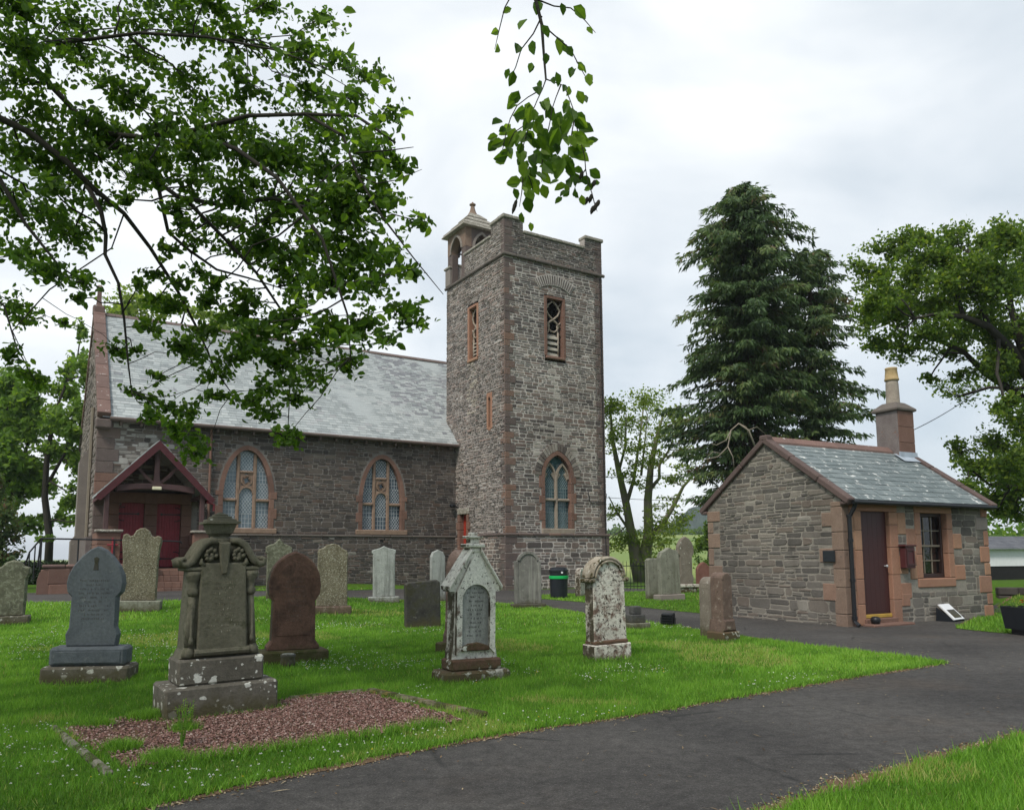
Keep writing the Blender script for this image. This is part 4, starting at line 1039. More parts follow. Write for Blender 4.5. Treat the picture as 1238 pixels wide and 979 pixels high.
for i in (1, 2):
    gb.box(X0+.06+w3*i-.011, X0+.06+w3*i+.011, -.175, -.148, 1.64, Z1-.07, 0, .5, kF); gb.box(X0+.06+w3*i-.011, X0+.06+w3*i+.011, -.195, -.168, Z0+.09, 1.62, 0, .5, kF)
for z in (1.96, 1.3): gb.box(X0+.06, X1-.06, -.172 if z > 1.6 else -.192, -.145 if z > 1.6 else -.166, z-.011, z+.011, 0, .5, kF)
gb.box(X0+.06, X1-.06, -.195, -.14, 1.6, 1.645, 0, .5, kF, .006)
gb.build('glazing_bars', M['wood_grey'], wn_)
for i in range(3):
    for (a, b, dd) in ((Z0+.09, 1.3, -.19), (1.3, 1.62, -.19), (1.64, 1.96, -.17), (1.96, Z1-.07, -.17)):
        MB().box(X0+.06+w3*i+.011, X0+.06+w3*(i+1)-.011, dd-.004, dd+.002, a+.011, b-.011, 0, .5, kF).build('pane', M['glass_black'], wn_)
MB().box(X0-.1, X1+.1, -.8, -.7, Z0-.2, Z1+.2, 0, .5, kF).build('shade_panel', M['dark'], wn_)  # black sheet behind the sash in place of an unlit room
# letter box on the wall
lb = MB().box(1.7, 2.02, .03, .17, 1.15, 1.6, 0, .5, kF, .012).build('notice_box', M['maroon_dark'], CT, label='small brown box hung on the wall beside the door')
MB().box(1.665, 2.055, .03, .2, 1.605, 1.645, 0, .5, kF, .01).build('box_lid', M['maroon_dark'], lb)
for a, b, c, d in ((1.73, 1.77, 1.2, 1.56), (1.95, 1.99, 1.2, 1.56), (1.77, 1.95, 1.2, 1.25), (1.77, 1.95, 1.51, 1.56)): MB().box(a, b, .171, .186, c, d, 0, .5, kF, .004).build('box_frame', M['cot_door'], lb)
# plaque on the gable
MB().box(.17, .47, .04, .065, 1.3, 1.53, 0, .5, kG, .006).build('plaque', M['black_plastic'], CT, label='small dark rectangular plaque on the gable corner')
# roof
KEB = -.16; kslp = math.atan2(4.06-2.56, CD/2-KEB); KC_, KS_ = math.cos(kslp), math.sin(kslp); KL = (CD/2-KEB)/KC_
kS = lambda s, d, q: (s, KEB+q*KC_-d*KS_, 2.56+q*KS_+d*KC_)
kSb = lambda s, d, q: (s, CD-(KEB+q*KC_-d*KS_), 2.56+q*KS_+d*KC_)
rb = MB()
for f_ in (kS, kSb): rb.add([f_(0, -.01, 0), f_(CW, -.01, 0), f_(CW, -.01, KL), f_(0, -.01, KL)], [(0, 1, 2, 3)])
kroof = rb.build('roof', M['cslate'], CT)
slates(kroof, kS, .12, CW-.14, KL, (.235, .17), (.2, .36), M['cslate'], 292, 71, lambda a, q: -q, th=.006)
bs_ = MB(); bs_.add([kSb(.1, .02, 0), kSb(CW-.1, .02, 0), kSb(CW-.1, .02, KL), kSb(.1, .02, KL)], [(0, 1, 2, 3)]); bs_.build('back_slates', M['cslate'], kroof)
for x0, x1 in ((-.075, .13), (CW-.13, CW+.075)):
    for f_ in (kS, kSb):
        q = -.08; l = (KL+.08)/3
        for k in range(3): MB().box(x0, x1, -.07, .065, q+.003, q+l-.003, 0, rnd.random()*.7, f_, .02).build('skew_stone', M['cot_skew'], CT); q += l
    MB().box(x0-.004, x1+.004, CD/2-.12, CD/2+.12, 4.03, 4.165, 0, .4, None, .03).build('skew_apex', M['cot_skew'], CT)
    for y0, y1 in ((-.2, -.0), (CD+.0, CD+.2)): MB().box(x0+.02, x1-.02, y0, y1, 2.45, 2.53, 0, .2, None, .02).build('kneeler', M['cot_skew'], CT)
x = .16
while x < 4.25:
    w = min(.7, 4.29-x); MB().prism([(-.15, -.13), (-.15, -.08), (-.02, .055), (.02, .055), (.15, -.08), (.15, -.13)], x+.003, x+w-.003, lambda s, d, z: (d, CD/2+s, 4.09+z), 0, rnd.random()).build('ridge_stone', M['skew'], CT); x += w
MB().tube([(.05, -.25, 2.5), (CW-.02, -.25, 2.5)], .042, 8).build('gutter', M['black'], CT)
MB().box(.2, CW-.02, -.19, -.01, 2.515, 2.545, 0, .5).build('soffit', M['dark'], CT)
MB().tube([(.13, -.25, 2.49), (.13, -.2, 2.38), (.1, -.1, 2.2), (.1, -.1, .12), (.1, -.2, .03)], .043, 8).build('down_pipe', M['black'], CT)
for z in (.9, 1.7, 2.2, .15): MB().tube([(.1, -.1, z), (.1, -.1, z+.06)], .056, 8).build('pipe_collar', M['black'], CT)
MB().box(-.02, .24, -.62, -.36, 0, .0) if False else None
# chimney
c0, c1, d0, d1 = 4.3, 4.93, 1.66, 2.28
ck = MB().box(c0, c1, d0, d1, 3.6, 5.06, 0, .2, None, .015).build('chimney', M['harl'], CT)
for z0, z1 in ((3.85, 4.25), (4.255, 4.65), (4.655, 5.055)):
    MB().box(c0+.02, c1-.004, d0-.018, d0+.0, z0, z1-.004, 0, .2+.3*rnd.random(), None, .008).build('chimney_block', M['red_sand'], ck)
MB().lathe([(.34, 5.06), (.375, 5.08), (.38, 5.12), (.36, 5.15), (.22, 5.28), (.18, 5.31)], sq=True, c=((c0+c1)/2, (d0+d1)/2)).build('chimney_cap', M['dark_dress'], ck)
cx, cy = (c0+c1)/2, (d0+d1)/2
pot = MB().lathe([(.19, 5.28), (.165, 5.33), (.155, 5.8), (.14, 5.95)], 18, c=(cx, cy)).build('chimney_pot', M['pot_grey'], ck, smooth=True)
MB().lathe([(.15, 5.9), (.175, 5.91), (.178, 5.95), (.165, 5.97), (.142, 6.2), (.15, 6.21), (.15, 6.245), (.115, 6.25), (.11, 6.0)], 18, c=(cx, cy)).build('pot_top', M['pot_buff'], pot, smooth=True)
MB().add([kS(c0-.12, .045, KL-.62), kS(c1+.06, .045, KL-.62), kS(c1+.06, .05, KL-.25), kS(c0-.12, .05, KL-.25)], [(0, 1, 2, 3)]).box(c0-.03, c1+.02, d0-.05, d0-.019, 3.8, 4.0).build('flashing', M['leadsheet'], ck)
emit_stones(kst, [M['cottage_stone'], M['cottage_stone']], [gable, front], CT, 298, eyeK)

# ------------------------------------------------------------------ porch steps, ramp wall, handrail (church-local places)
KM = Matrix.Translation(Vector((6.717, 15.748, 0))) @ Matrix.Rotation(R(28.006), 4, 'Z')
CHM = Matrix.Translation(Vector((-.296, 33.8, 0))) @ Matrix.Rotation(R(32.262), 4, 'Z')
def chp(a, b, z=0.): return CHM @ Vector((a, b, z))
ROT = R(32.262)
W0 = empty('ramp_wall', chp(-17.35, 1.5, .2), ROT, 'low red sandstone wall with rounded end in front of the church porch', 'wall')
L_ = 3.25
r = random.Random(2)
o = [(0, 0), (0, .55), (.06, .8), (.2, .93), (.4, .96), (L_, .96), (L_, 0)]
MB().prism(o, 0, -.34, lambda s, d, z: (s, -d, z), 0, .2).build('wall_core', M['red_sand'], W0)
for (x0, x1, z0, z1) in ((.35, 1.15, .02, .42), (1.16, 1.8, .02, .4), (.3, .95, .43, .93), (.96, 1.35, .43, .93), (1.36, 1.95, .62, .93)):
    MB().box(x0, x1, -.025, .1, z0, z1, 0, r.random()*.6, None, .02).build('block', M['red_sand'], W0)
for i in range(26):
    x = r.uniform(1.2, 3.1); z = r.uniform(.06, .85); w = r.uniform(.1, .24); MB().box(x, x+w, -.03-.001*i, .05, z, z+r.uniform(.05, .1), 0, r.random(), None, .015).build('stone', M['nave_stone'], W0)
x = .12
while x < L_-.05:
    w = min(r.uniform(.6, .9), L_-x); MB().box(x+.004, x+w-.004, -.05, .38, .965, 1.08, 0, r.random(), None, .035).build('coping_stone', M['skew'], W0); x += w
MB().box(L_+.003, L_+.34, -.06, .4, 0, 1.0, 0, .2, None, .02).build('pier', M['red_sand'], W0); MB().box(L_-.02, L_+.38, -.09, .43, 1.002, 1.12, 0, .8, None, .04).build('pier_cap', M['skew'], W0)
S0 = empty('porch_steps', chp(-13.7, 1.3, .2), ROT, 'worn brick and sandstone steps up to the maroon church doors', 'steps')
for k in range(4):
    x = 0; z = .215*k
    while x < 1.95:
        w = r.uniform(.2, .3); MB().box(x+.003, min(x+w, 1.98)-.003, .12*k+.02*0, .75, z+.002, z+.21, 0, r.random(), None, .012).build('step_block', M['red_sand'], S0); x += w
H0 = empty('handrail', chp(-17.3, 1.62, .2), ROT, 'black iron handrail along the ramp up to the church porch', 'railing')
hr = MB(); hr.tube([(.0, .0, 1.95), (4.1, 0, 1.88), (4.35, 0, 1.86), (4.4, 0, 1.8)], .028, 8); hr.build('rail', M['black'], H0)
for x in (.02, 1.1, 2.2, 3.3): MB().tube([(x, 0, .9), (x, 0, 1.93)], .025, 6).build('post', M['black'], H0)
hl = MB(); hl.tube([(.0, 0, 1.95), (-.3, .5, 1.5), (-.42, .7, 1.0)], .028, 6); hl.tube([(.0, 0.05, 1.9), (-.05, .1, 1.0)], .028, 6); hl.tube([(-.15, .2, 1.72), (-.15, .2, .6)], .022, 6); hl.tube([(-.3, .45, 1.5), (-.3, .45, .6)], .022, 6); hl.build('end_rail', M['black'], H0)

# ------------------------------------------------------------------ gravestones
gX = lambda s, d, z: (s, -d, z)     # s across, d towards the viewer, z up; the stone's foot is at the origin
DKF = ((.035, .03, .018), (.085, .07, .045))
def gmat(name, c0, c1, lich, sc=4, bs=.6, streak=None, flank=None, foot=((.07, .062, .028), .5, .32)): M[name] = stone_mat(name, c0, c1, sc, None, lich, streak, bs=bs, fine=30, flank=flank, foot=foot, stain=.45)
LW = (.62, .62, .56)
gmat('lichen green stone', (.085, .088, .06), (.17, .17, .12), [((.22, .23, .17), 16, .5, .6, 'n'), (LW, 30, .66, .72, 'n')])
gmat('blue grey granite', (.085, .10, .115), (.13, .148, .16), [((.2, .22, .21), 14, .62, .75, 'n')], bs=.3)
gmat('speckled stone', (.11, .095, .06), (.2, .18, .125), [((.34, .33, .26), 34, .52, .6, 'n'), ((.05, .043, .03), 38, .56, .63, 'n')])
gmat('urn stone', (.095, .092, .064), (.18, .17, .125), [((.04, .045, .018), 4, .55, .7, 'n'), (LW, 5, .22, .6, 'v')])
gmat('plinth stone', (.09, .083, .065), (.165, .15, .125), [(LW, 8, .42, .38, 'v'), (LW, 18, .36, .45, 'v'), (LW, 9, .635, .66, 'n')])
gmat('brown sandstone slab', (.105, .058, .042), (.19, .108, .08), [((.045, .03, .026), 3, .5, .7, 'n'), (LW, 7, .2, .9, 'v')], flank=DKF)
gmat('mossy brown base', (.07, .05, .03), (.13, .095, .065), [(MOSS, 6, .42, .55, 'n'), (LW, 10, .64, .68, 'n')])
gmat('pale weathered stone', (.27, .29, .275), (.4, .42, .4), [((.17, .17, .14), 9, .6, .7, 'n')], streak=((.14, .15, .14), 9, .52, .7))
gmat('black stone', (.03, .03, .027), (.085, .083, .076), [((.24, .24, .2), 11, .63, .68, 'n'), ((.05, .05, .03), 4, .5, .6, 'n')])
gmat('white lichened stone', (.64, .62, .55), (.82, .8, .72), [((.2, .15, .125), 7, .53, .66, 'n'), ((.04, .032, .025), 26, .585, .62, 'n'), ((.07, .06, .015), 3.5, .66, .74, 'n')], flank=DKF, streak=((.2, .17, .135), 9, .6, .4), foot=None)
gmat('patchy white stone', (.56, .53, .47), (.78, .755, .68), [((.19, .125, .10), 8, .47, .62, 'n'), ((.045, .036, .028), 24, .565, .6, 'n'), ((.06, .05, .012), 3, .68, .75, 'n')], flank=DKF, streak=((.2, .16, .125), 8, .6, .4), foot=((.09, .075, .03), .5, .24))
gmat('marble panel', (.25, .255, .24), (.38, .385, .365), [((.1, .1, .09), 8, .62, .75, 'n')], streak=((.12, .12, .11), 9, .5, .6))
gmat('moss hood', (.24, .2, .15), (.42, .38, .31), [((.055, .045, .015), 6, .48, .58, 'n'), (LW, 12, .6, .66, 'n')])
gmat('moss foot', (.1, .055, .035), (.16, .1, .07), [(MOSS, 5, .48, .6, 'n'), (LW, 5, .56, .6, 'n')])
gmat('grey streaked stone', (.13, .128, .118), (.23, .225, .21), [((.33, .34, .3), 11, .62, .7, 'n')], streak=((.32, .32, .29), 8, .55, .8))
gmat('dark base', (.06, .06, .06), (.11, .11, .105), [((.2, .2, .17), 10, .63, .7, 'n')])
gmat('red brown stone', (.105, .072, .058), (.19, .135, .11), [((.33, .28, .24), 8, .58, .66, 'n'), ((.06, .04, .03), 9, .6, .7, 'n')])
gmat('sage stone', (.18, .185, .145), (.28, .285, .235), [((.1, .1, .075), 13, .58, .66, 'n')], streak=((.12, .12, .09), 9, .52, .6))
gmat('red slab', (.17, .078, .06), (.23, .11, .088), [((.3, .22, .18), 9, .66, .74, 'n')])
gmat('lichen gothic', (.15, .13, .105), (.24, .21, .175), [(LW, 6, .30, .6, 'v'), ((.45, .44, .4), 12, .62, .68, 'n')])

def grave(name, x, y, deg, label, z=None, tilt=(0, 0)):
    o = empty(name, (x, y, tz(x, y) if z is None else z), R(deg), label, 'gravestone'); o.rotation_euler[0] = R(tilt[0]); o.rotation_euler[1] = R(tilt[1]); return o
def arcpts(cx, cz, r_, a0, a1, n): return [(cx+r_*math.cos(R(a0+(a1-a0)*i/n)), cz+r_*math.sin(R(a0+(a1-a0)*i/n))) for i in range(n+1)]
def slab(pts, t, name, mat, par, ch=.012, y=0., z=0.):
    return MB().prism([(a, b+z) for a, b in pts], -t/2-y, t/2-y, gX, 0, .5, ch).build(name, mat, par)
def blk(x0, x1, t, z0, z1, name, mat, par, ch=.015, y=0., kind=None):
    return MB().box(x0, x1, y-t/2, y+t/2, z0, z1, 0, .5, None, ch).build(name, mat, par, kind=kind)
def letters(par, w, z0, z1, rows, d, mat, seed, x0=0., fill=.8):
    """illegible worn lines of cut lettering, as shallow marks"""
    r = random.Random(seed); mb = MB(); dz = (z1-z0)/rows
    for i in range(rows):
        z = z1-dz*(i+.5); lw = w*r.uniform(.5, 1.)*fill; x = -lw/2
        while x < lw/2:
            l = r.uniform(.008, .02); h = dz*.26
            if r.random() < .8: mb.box(x0+x, x0+x+l*.45, -d-.0015, -d+.004, z-h*r.uniform(.5, 1), z+h*r.uniform(.5, 1))
            x += l+(.02 if r.random() < .15 else .004)
    mb.build('worn_inscription', mat, par, kind='stuff')
def shouldered(w, h, zsp, notch, apex='arch', n=8):
    """pointed head on straight sides, with a small shoulder step"""
    o = ptd_outline(0, w/2, zsp, h, 0, n); return [(-w/2+notch, 0), (-w/2+notch, zsp-.12), (-w/2, zsp-.06)]+o+[(w/2, zsp-.06), (w/2-notch, zsp-.12), (w/2-notch, 0)]

# 1 shaggy grey-green stone cut by the left edge
g1 = grave('gravestone', -10.15, 15.85, 24, 'rough grey green gravestone with stepped top, at the far left edge', tilt=(0, -1))
slab([(-.27, 0), (-.29, .55), (-.27, .8), (-.3, .84), (-.28, .98), (-.2, 1.0), (-.12, 1.09), (0, 1.13), (.12, 1.1), (.2, 1.0), (.3, .97), (.31, .86), (.25, .74), (.24, .3), (.22, 0)], .17, 'slab', M['lichen green stone'], g1, .03, 0, .17)
blk(-.36, .32, .36, -.1, .18, 'base', M['plinth stone'], g1)
# 2 blue-grey pointed stone
g2 = grave('gravestone', -5.05, 9.42, 12, 'blue grey pointed gravestone on two stepped blocks left of the urn monument', tilt=(0, 1))
s2 = slab([(-.27, 0), (-.29, .14), (-.255, .22), (-.25, .58), (-.3, .64), (-.315, .74), (-.3, .84), (-.25, .95), (-.17, 1.06), (-.08, 1.145), (0, 1.185), (.08, 1.145), (.17, 1.06), (.25, .95), (.3, .84), (.315, .74), (.3, .64), (.25, .58), (.255, .22), (.29, .14), (.27, 0)], .14, 'slab', M['blue grey granite'], g2, .015, 0, .42)
slab([(-.03, -.06), (.03, -.06), (.018, .02), (.03, .08), (0, .1), (-.03, .08), (-.018, .02)], .012, 'carved_motif', M['black stone'], g2, 0, -.068, 1.38)
letters(g2, .42, .72, 1.22, 10, .071, M['dark base'], 2)
blk(-.415, .415, .34, .2, .42, 'upper_base', M['blue grey granite'], g2, .03)
blk(-.36, .36, .012, .24, .37, 'raised_panel', M['blue grey granite'], g2, .004, -.174)
blk(-.48, .48, .46, -.1, .2, 'base', M['plinth stone'], g2, .025)
# 3 tall speckled stone in front of the porch
g3 = grave('gravestone', -8.62, 17.95, 18, 'tall speckled lichen gravestone with scalloped top, in front of the church doors', tilt=(0, 1.5))
slab([(-.36, 0), (-.37, .9), (-.4, 1.2), (-.42, 1.35), (-.4, 1.5), (-.33, 1.53), (-.25, 1.47), (-.19, 1.5), (-.14, 1.6), (-.06, 1.66), (.04, 1.67), (.14, 1.6), (.19, 1.5), (.25, 1.46), (.33, 1.5), (.4, 1.46), (.42, 1.36), (.39, 1.2), (.37, .9), (.38, 0)], .17, 'slab', M['speckled stone'], g3, .025, 0, .26)
blk(-.5, .5, .42, -.1, .27, 'base', M['sage stone'], g3, .02)
# 4 urn monument
g4 = grave('urn_monument', -2.83, 7.52, 34, 'ornate grey green urn monument with scrolls and spotted plinth beside the gravel plot', tilt=(0, -.5))
g4['category'] = 'monument'
blk(-.5, .5, .62, -.08, .3, 'base', M['plinth stone'], g4, .02)
blk(-.385, .385, .46, .3, .535, 'plinth', M['plinth stone'], g4, .02)
US = M['urn stone']
slab([(-.365, 0), (-.345, .05), (-.325, .08), (-.285, .8), (.285, .8), (.325, .08), (.345, .05), (.365, 0)], .32, 'shaft', US, g4, .02, 0, .535)
sp = MB(); sp.prism([(-.225, .02), (-.205, .85), (.205, .85), (.225, .02)], .15, .215, gX, 0, .5, .012); sp.tube([(-.245, -.2, .03), (.245, -.2, .03)], .035, 8); sp.v = [(v[0], v[1], v[2]+.56) for v in sp.v]
panel = sp.build('inscribed_panel', US, g4); letters(panel, .34, .75, 1.3, 11, .216, M['speckled stone'], 4)
for sg in (-1, 1):
    cm = MB(); cm.tube([(sg*.285, -.15, .62), (sg*.262, -.15, 1.12)], [.042, .034], 8); cm.lathe([(.058, .55), (.062, .59), (.04, .64)], 8, c=(sg*.288, -.15)); cm.lathe([(.036, 1.1), (.055, 1.13), (.055, 1.16), (.038, 1.18), (.045, 1.24), (.075, 1.29), (.075, 1.33)], 10, c=(sg*.26, -.15)); cm.lathe([(.02, .66), (.024, .7), (.012, .74), (.014, 1.0), (.004, 1.03)], 6, c=(sg*.275, -.192))
    cm.build('corner_column', US, g4, smooth=True)
blk(-.335, .335, .42, 1.335, 1.372, 'cornice', US, g4, .012)
for sg in (-1, 1):
    sc_ = MB(); P_ = [(sg*.065, 1.615), (sg*.13, 1.612), (sg*.19, 1.575), (sg*.235, 1.5), (sg*.275, 1.43), (sg*.325, 1.392), (sg*.372, 1.4), (sg*.385, 1.435), (sg*.355, 1.452), (sg*.335, 1.435)]
    for d in (-.19, -.13, -.07, .0, .07, .13): sc_.tube([(a, d, z) for a, z in P_], [.028, .036, .038, .037, .037, .037, .033, .026, .02, .012], 6)
    sc_.build('scroll', US, g4, smooth=True)
    cv = MB()
    for k in range(10):
        a = k*.75; rr = .07-.006*k; cx_, cz_ = sg*.125+rr*.75*math.cos(a), 1.475+rr*math.sin(a)
        cv.tube([(cx_-.02, -.185, cz_-.018), (cx_, -.212, cz_), (cx_+.018, -.185, cz_+.018)], [.012, .022, .012], 6)
    cv.tube([(sg*.17, -.2, 1.385), (sg*.21, -.205, 1.41), (sg*.2, -.2, 1.45)], [.02, .024, .012], 6)
    cv.build('leaf_carving', US, g4, smooth=True)
slab([(-.3, 0), (-.235, .12), (-.17, .2), (-.08, .235), (.08, .235), (.17, .2), (.235, .12), (.3, 0)], .3, 'pediment', US, g4, .01, .01, 1.372)
slab([(-.025, 0), (.025, 0), (.04, .1), (.052, .3), (-.052, .3), (-.04, .1)], .07, 'keystone', US, g4, .012, -.2, 1.3)
un = MB(); un.lathe([(.135, 1.6), (.135, 1.63), (.1, 1.64), (.085, 1.66), (.1, 1.675)], 16); un.build('urn_foot', US, g4)
un = MB(); un.lathe([(.082, 1.675), (.1, 1.69), (.125, 1.765), (.13, 1.78)], sq=True); un.lathe([(.158, 1.78), (.158, 1.803), (.13, 1.808)], sq=True); un.build('urn', US, g4)
un = MB(); un.lathe([(.128, 1.808), (.125, 1.825), (.09, 1.832), (.09, 1.85), (.06, 1.858), (.06, 1.872), (.03, 1.882), (.012, 1.895)], sq=True); un.build('urn_lid', US, g4)
# 5 brown pointed stone
g5 = grave('gravestone', -3.1, 11.02, 27, 'brown sandstone pointed gravestone on a mossy base behind the urn monument', tilt=(0, .6))
slab([(-.36, 0), (-.36, .06), (-.30, .14), (-.29, .68), (-.35, .78), (-.36, .9)]+ptd_outline(0, .355, .92, 1.37, 0, 8)[1:-1]+[(.36, .9), (.35, .78), (.29, .68), (.30, .14), (.36, .06), (.36, 0)], .18, 'slab', M['brown sandstone slab'], g5, .02, 0, .17)
slab([(-.23, .2), (-.23, .95)]+ptd_outline(0, .25, .95, 1.24, 0, 6)[1:-1]+[(.23, .95), (.23, .2)], .02, 'sunk_panel', M['brown sandstone slab'], g5, .008, -.087, .17)
blk(-.47, .47, .44, -.1, .18, 'base', M['mossy brown base'], g5, .025)
v = empty('flower_vase', (-2.98, 10.42, 0), 0, 'small dark stone flower vase on the grass by the brown gravestone', 'vase')
MB().lathe([(.06, 0), (.09, .02), (.1, .09), (.085, .13), (.095, .15), (.1, .18), (.06, .18), (.055, .12)], 16).build('bowl', M['dark base'], v, smooth=True)
MB().lathe([(.075, .175), (.08, .19), (.05, .195), (.04, .178)], 14).build('rim', M['pale weathered stone'], v, smooth=True)
# 5b pale stone behind the brown one
gb = grave('gravestone', -6.69, 22.25, 24, 'grey green gravestone half hidden behind the brown pointed one')
slab([(-.33, 0), (-.33, 1.3), (-.37, 1.36), (-.37, 1.5), (-.28, 1.56), (-.14, 1.6), (0, 1.74), (.12, 1.6), (.26, 1.54), (.35, 1.48), (.35, 1.36), (.32, 1.3), (.32, 0)], .16, 'slab', M['lichen green stone'], gb, .02)
# 6 speckled
g6 = grave('gravestone', -4.36, 18.78, 18, 'speckled yellowish gravestone with rounded shoulders right of the brown one', tilt=(0, .5))
slab([(-.36, 0), (-.35, 1.2), (-.36, 1.28), (-.33, 1.36), (-.22, 1.4), (-.14, 1.47), (0, 1.5), (.14, 1.46), (.22, 1.38), (.33, 1.33), (.36, 1.25), (.35, 1.1), (.37, 0)], .16, 'slab', M['speckled stone'], g6, .02, 0, .2)
blk(-.46, .46, .38, -.1, .21, 'base', M['red brown stone'], g6, .02)
# 7 pale
g7 = grave('gravestone', -3.9, 23.62, 14, 'pale streaked gravestone standing alone before the nave wall', tilt=(0, -.5))
slab([(-.33, 0), (-.33, 1.28), (-.36, 1.32), (-.36, 1.4), (-.28, 1.43), (-.12, 1.47), (0, 1.53), (.12, 1.47), (.28, 1.43), (.36, 1.4), (.36, 1.32), (.33, 1.28), (.33, 0)], .16, 'slab', M['pale weathered stone'], g7, .02, 0, .19)
blk(-.46, .46, .36, -.1, .2, 'base', M['pale weathered stone'], g7, .02)
# 8 black slab
g8 = grave('gravestone', -1.84, 15.95, 22, 'low dark square topped gravestone beside the white gabled one', tilt=(0, -1))
slab([(-.36, 0), (-.36, .9), (-.31, .94), (.3, .98), (.36, .93), (.37, 0)], .16, 'slab', M['black stone'], g8, .02)
# 9 red stone behind the white gable
g9 = grave('gravestone', -.82, 12.35, 68, 'round shouldered red sandstone gravestone hidden behind the white gabled one', tilt=(0, 1))
slab([(-.44, 0), (-.44, .12), (-.38, .2), (-.36, 1.0)]+ptd_outline(0, .38, 1.05, 1.42, 0, 7)+[(.36, 1.0), (.38, .2), (.44, .12), (.44, 0)], .18, 'slab', M['red brown stone'], g9, .02, 0, .14)
blk(-.5, .5, .4, -.1, .15, 'base', M['mossy brown base'], g9, .02)
g9b = grave('gravestone', -2.5, 25.9, 28, 'thin pale grey gravestone seen between the dark slab and the nave')
slab([(-.25, 0), (-.25, 1.45), (-.18, 1.6), (0, 1.68), (.18, 1.6), (.25, 1.45), (.25, 0)], .14, 'slab', M['pale weathered stone'], g9b, .02)
# 10 white gabled stone
g10 = grave('gravestone', -.50, 9.36, 30, 'white lichened gabled gravestone with inset arched panel, centre of the lawn', tilt=(0, .8))
WS = M['white lichened stone']
blk(-.43, .43, .42, -.08, .13, 'base', M['moss foot'], g10, .03)
blk(-.33, .33, .3, .13, .26, 'upper_base', M['moss foot'], g10, .02)
body = [(-.3, 0), (-.29, .1), (-.275, .16), (-.27, .78), (-.335, .78), (-.335, .83), (-.07, 1.22), (-.07, 1.27), (.07, 1.27), (.07, 1.22), (.335, .83), (.335, .78), (.27, .78), (.26, .16), (.29, .1), (.3, 0)]
oi = arcpts(0, .68, .185, 180, 0, 12)
hole = [(-.185, .12)]+oi+[(.185, .12)]
b10 = MB()
b10.prism(body, -.11, .075, gX, 0, .5)
left = [(-.3, 0), (-.29, .1), (-.26, .16), (-.255, .78), (-.36, .83)]; 
n_ = len(hole); outer = [(-.255, .05), (-.255, .68)]+[(-.255+(.19)*k/4, .78+.4*k/4*.95) for k in range(0, 5)]+[(0, 1.19)]+[(.255-(.19)*k/4, .78+.4*k/4*.95) for k in range(4, -1, -1)]+[(.255, .68), (.255, .05)]
outer = outer[:n_//2]+outer[-(n_-n_//2):]
b10.ring(outer, hole, .06, .12, gX, 0, .5)
b10.v = [(v[0], v[1], v[2]+.26) for v in b10.v]
b10.build('gabled_body', WS, g10)
slab([(-.18, .12), (-.18, .68)]+arcpts(0, .68, .18, 180, 0, 12)[1:-1]+[(.18, .68), (.18, .12)], .03, 'arched_panel', M['marble panel'], g10, .006, -.072, .26)
letters(g10, .3, .5, 1.1, 12, .089, M['dark base'], 10)
letters(g5, .38, .55, 1.15, 9, .1, M['red brown stone'], 5)
for sg in (-1, 1):
    cp = [(sg*.35, .8), (sg*.055, 1.25), (sg*.055, 1.3), (sg*.358, .845)]
    slab(cp, .25, 'sloping_coping', WS, g10, .012, -.0, .26)
for z0, z1, w in ((1.24, 1.3, .075), (1.3, 1.345, .11), (1.345, 1.41, .06), (1.41, 1.44, .095), (1.44, 1.48, .045)): blk(-w, w, w*2.2, z0+.26, z1+.26, 'stepped_finial', WS, g10, .01)
slab([(-.18, 0), (-.175, .05), (-.1, .085), (.02, .1), (.12, .07), (.175, .05), (.18, 0)], .05, 'foot_moulding', M['moss foot'], g10, .012, -.1, .35)
# 11 tall grey by the tower
g11 = grave('gravestone', .43, 22.05, 16, 'tall grey streaked gravestone with arched top at the foot of the tower', tilt=(0, -.5))
slab([(-.36, 0), (-.36, .14), (-.31, .2), (-.3, 1.15)]+arcpts(0, 1.16, .31, 165, 15, 8)+[(.3, 1.15), (.31, .2), (.36, .14), (.36, 0)], .15, 'slab', M['grey streaked stone'], g11, .02, 0, .12)
for sg in (-1, 1): blk(sg*.33-.05, sg*.33+.05, .18, .12, 1.32, 'side_post', M['grey streaked stone'], g11, .015)
slab(arcpts(0, 1.14, .34, 165, 15, 8)+arcpts(0, 1.14, .26, 15, 165, 8), .06, 'hood_moulding', M['grey streaked stone'], g11, .006, -.08, .12)
blk(-.48, .48, .36, -.05, .13, 'base', M['dark base'], g11, .02)
# 13 round headed white stone with moulded hood
g13 = grave('gravestone', 1.33, 11.12, 30, 'white patchy round headed gravestone with brown moulded hood right of the centre', tilt=(0, -1.2))
PW = M['patchy white stone']
slab([(-.285, 0), (-.275, .85)]+arcpts(0, .87, .272, 180, 0, 12)[1:-1]+[(.275, .85), (.285, 0)], .2, 'slab', PW, g13, .012, 0, .25)
slab(arcpts(0, .89, .305, 178, 2, 14)+arcpts(0, .89, .252, 2, 178, 14), .25, 'hood_moulding', M['moss hood'], g13, .02, 0, .25)
slab(arcpts(0, .89, .25, 178, 2, 14)+arcpts(0, .89, .222, 2, 178, 14), .03, 'inner_moulding', M['moss hood'], g13, .008, -.12, .25)
for sg in (-1, 1): blk(sg*.295-.055, sg*.295+.055, .26, 1.08, 1.14, 'hood_stop', M['moss hood'], g13, .02)
blk(-.29, .29, .27, .22, .28, 'moulded_foot', M['moss foot'], g13, .02)
blk(-.32, .32, .3, -.06, .225, 'base', PW, g13, .012)
letters(g13, .36, .6, 1.1, 9, .1, M['moss foot'], 13)
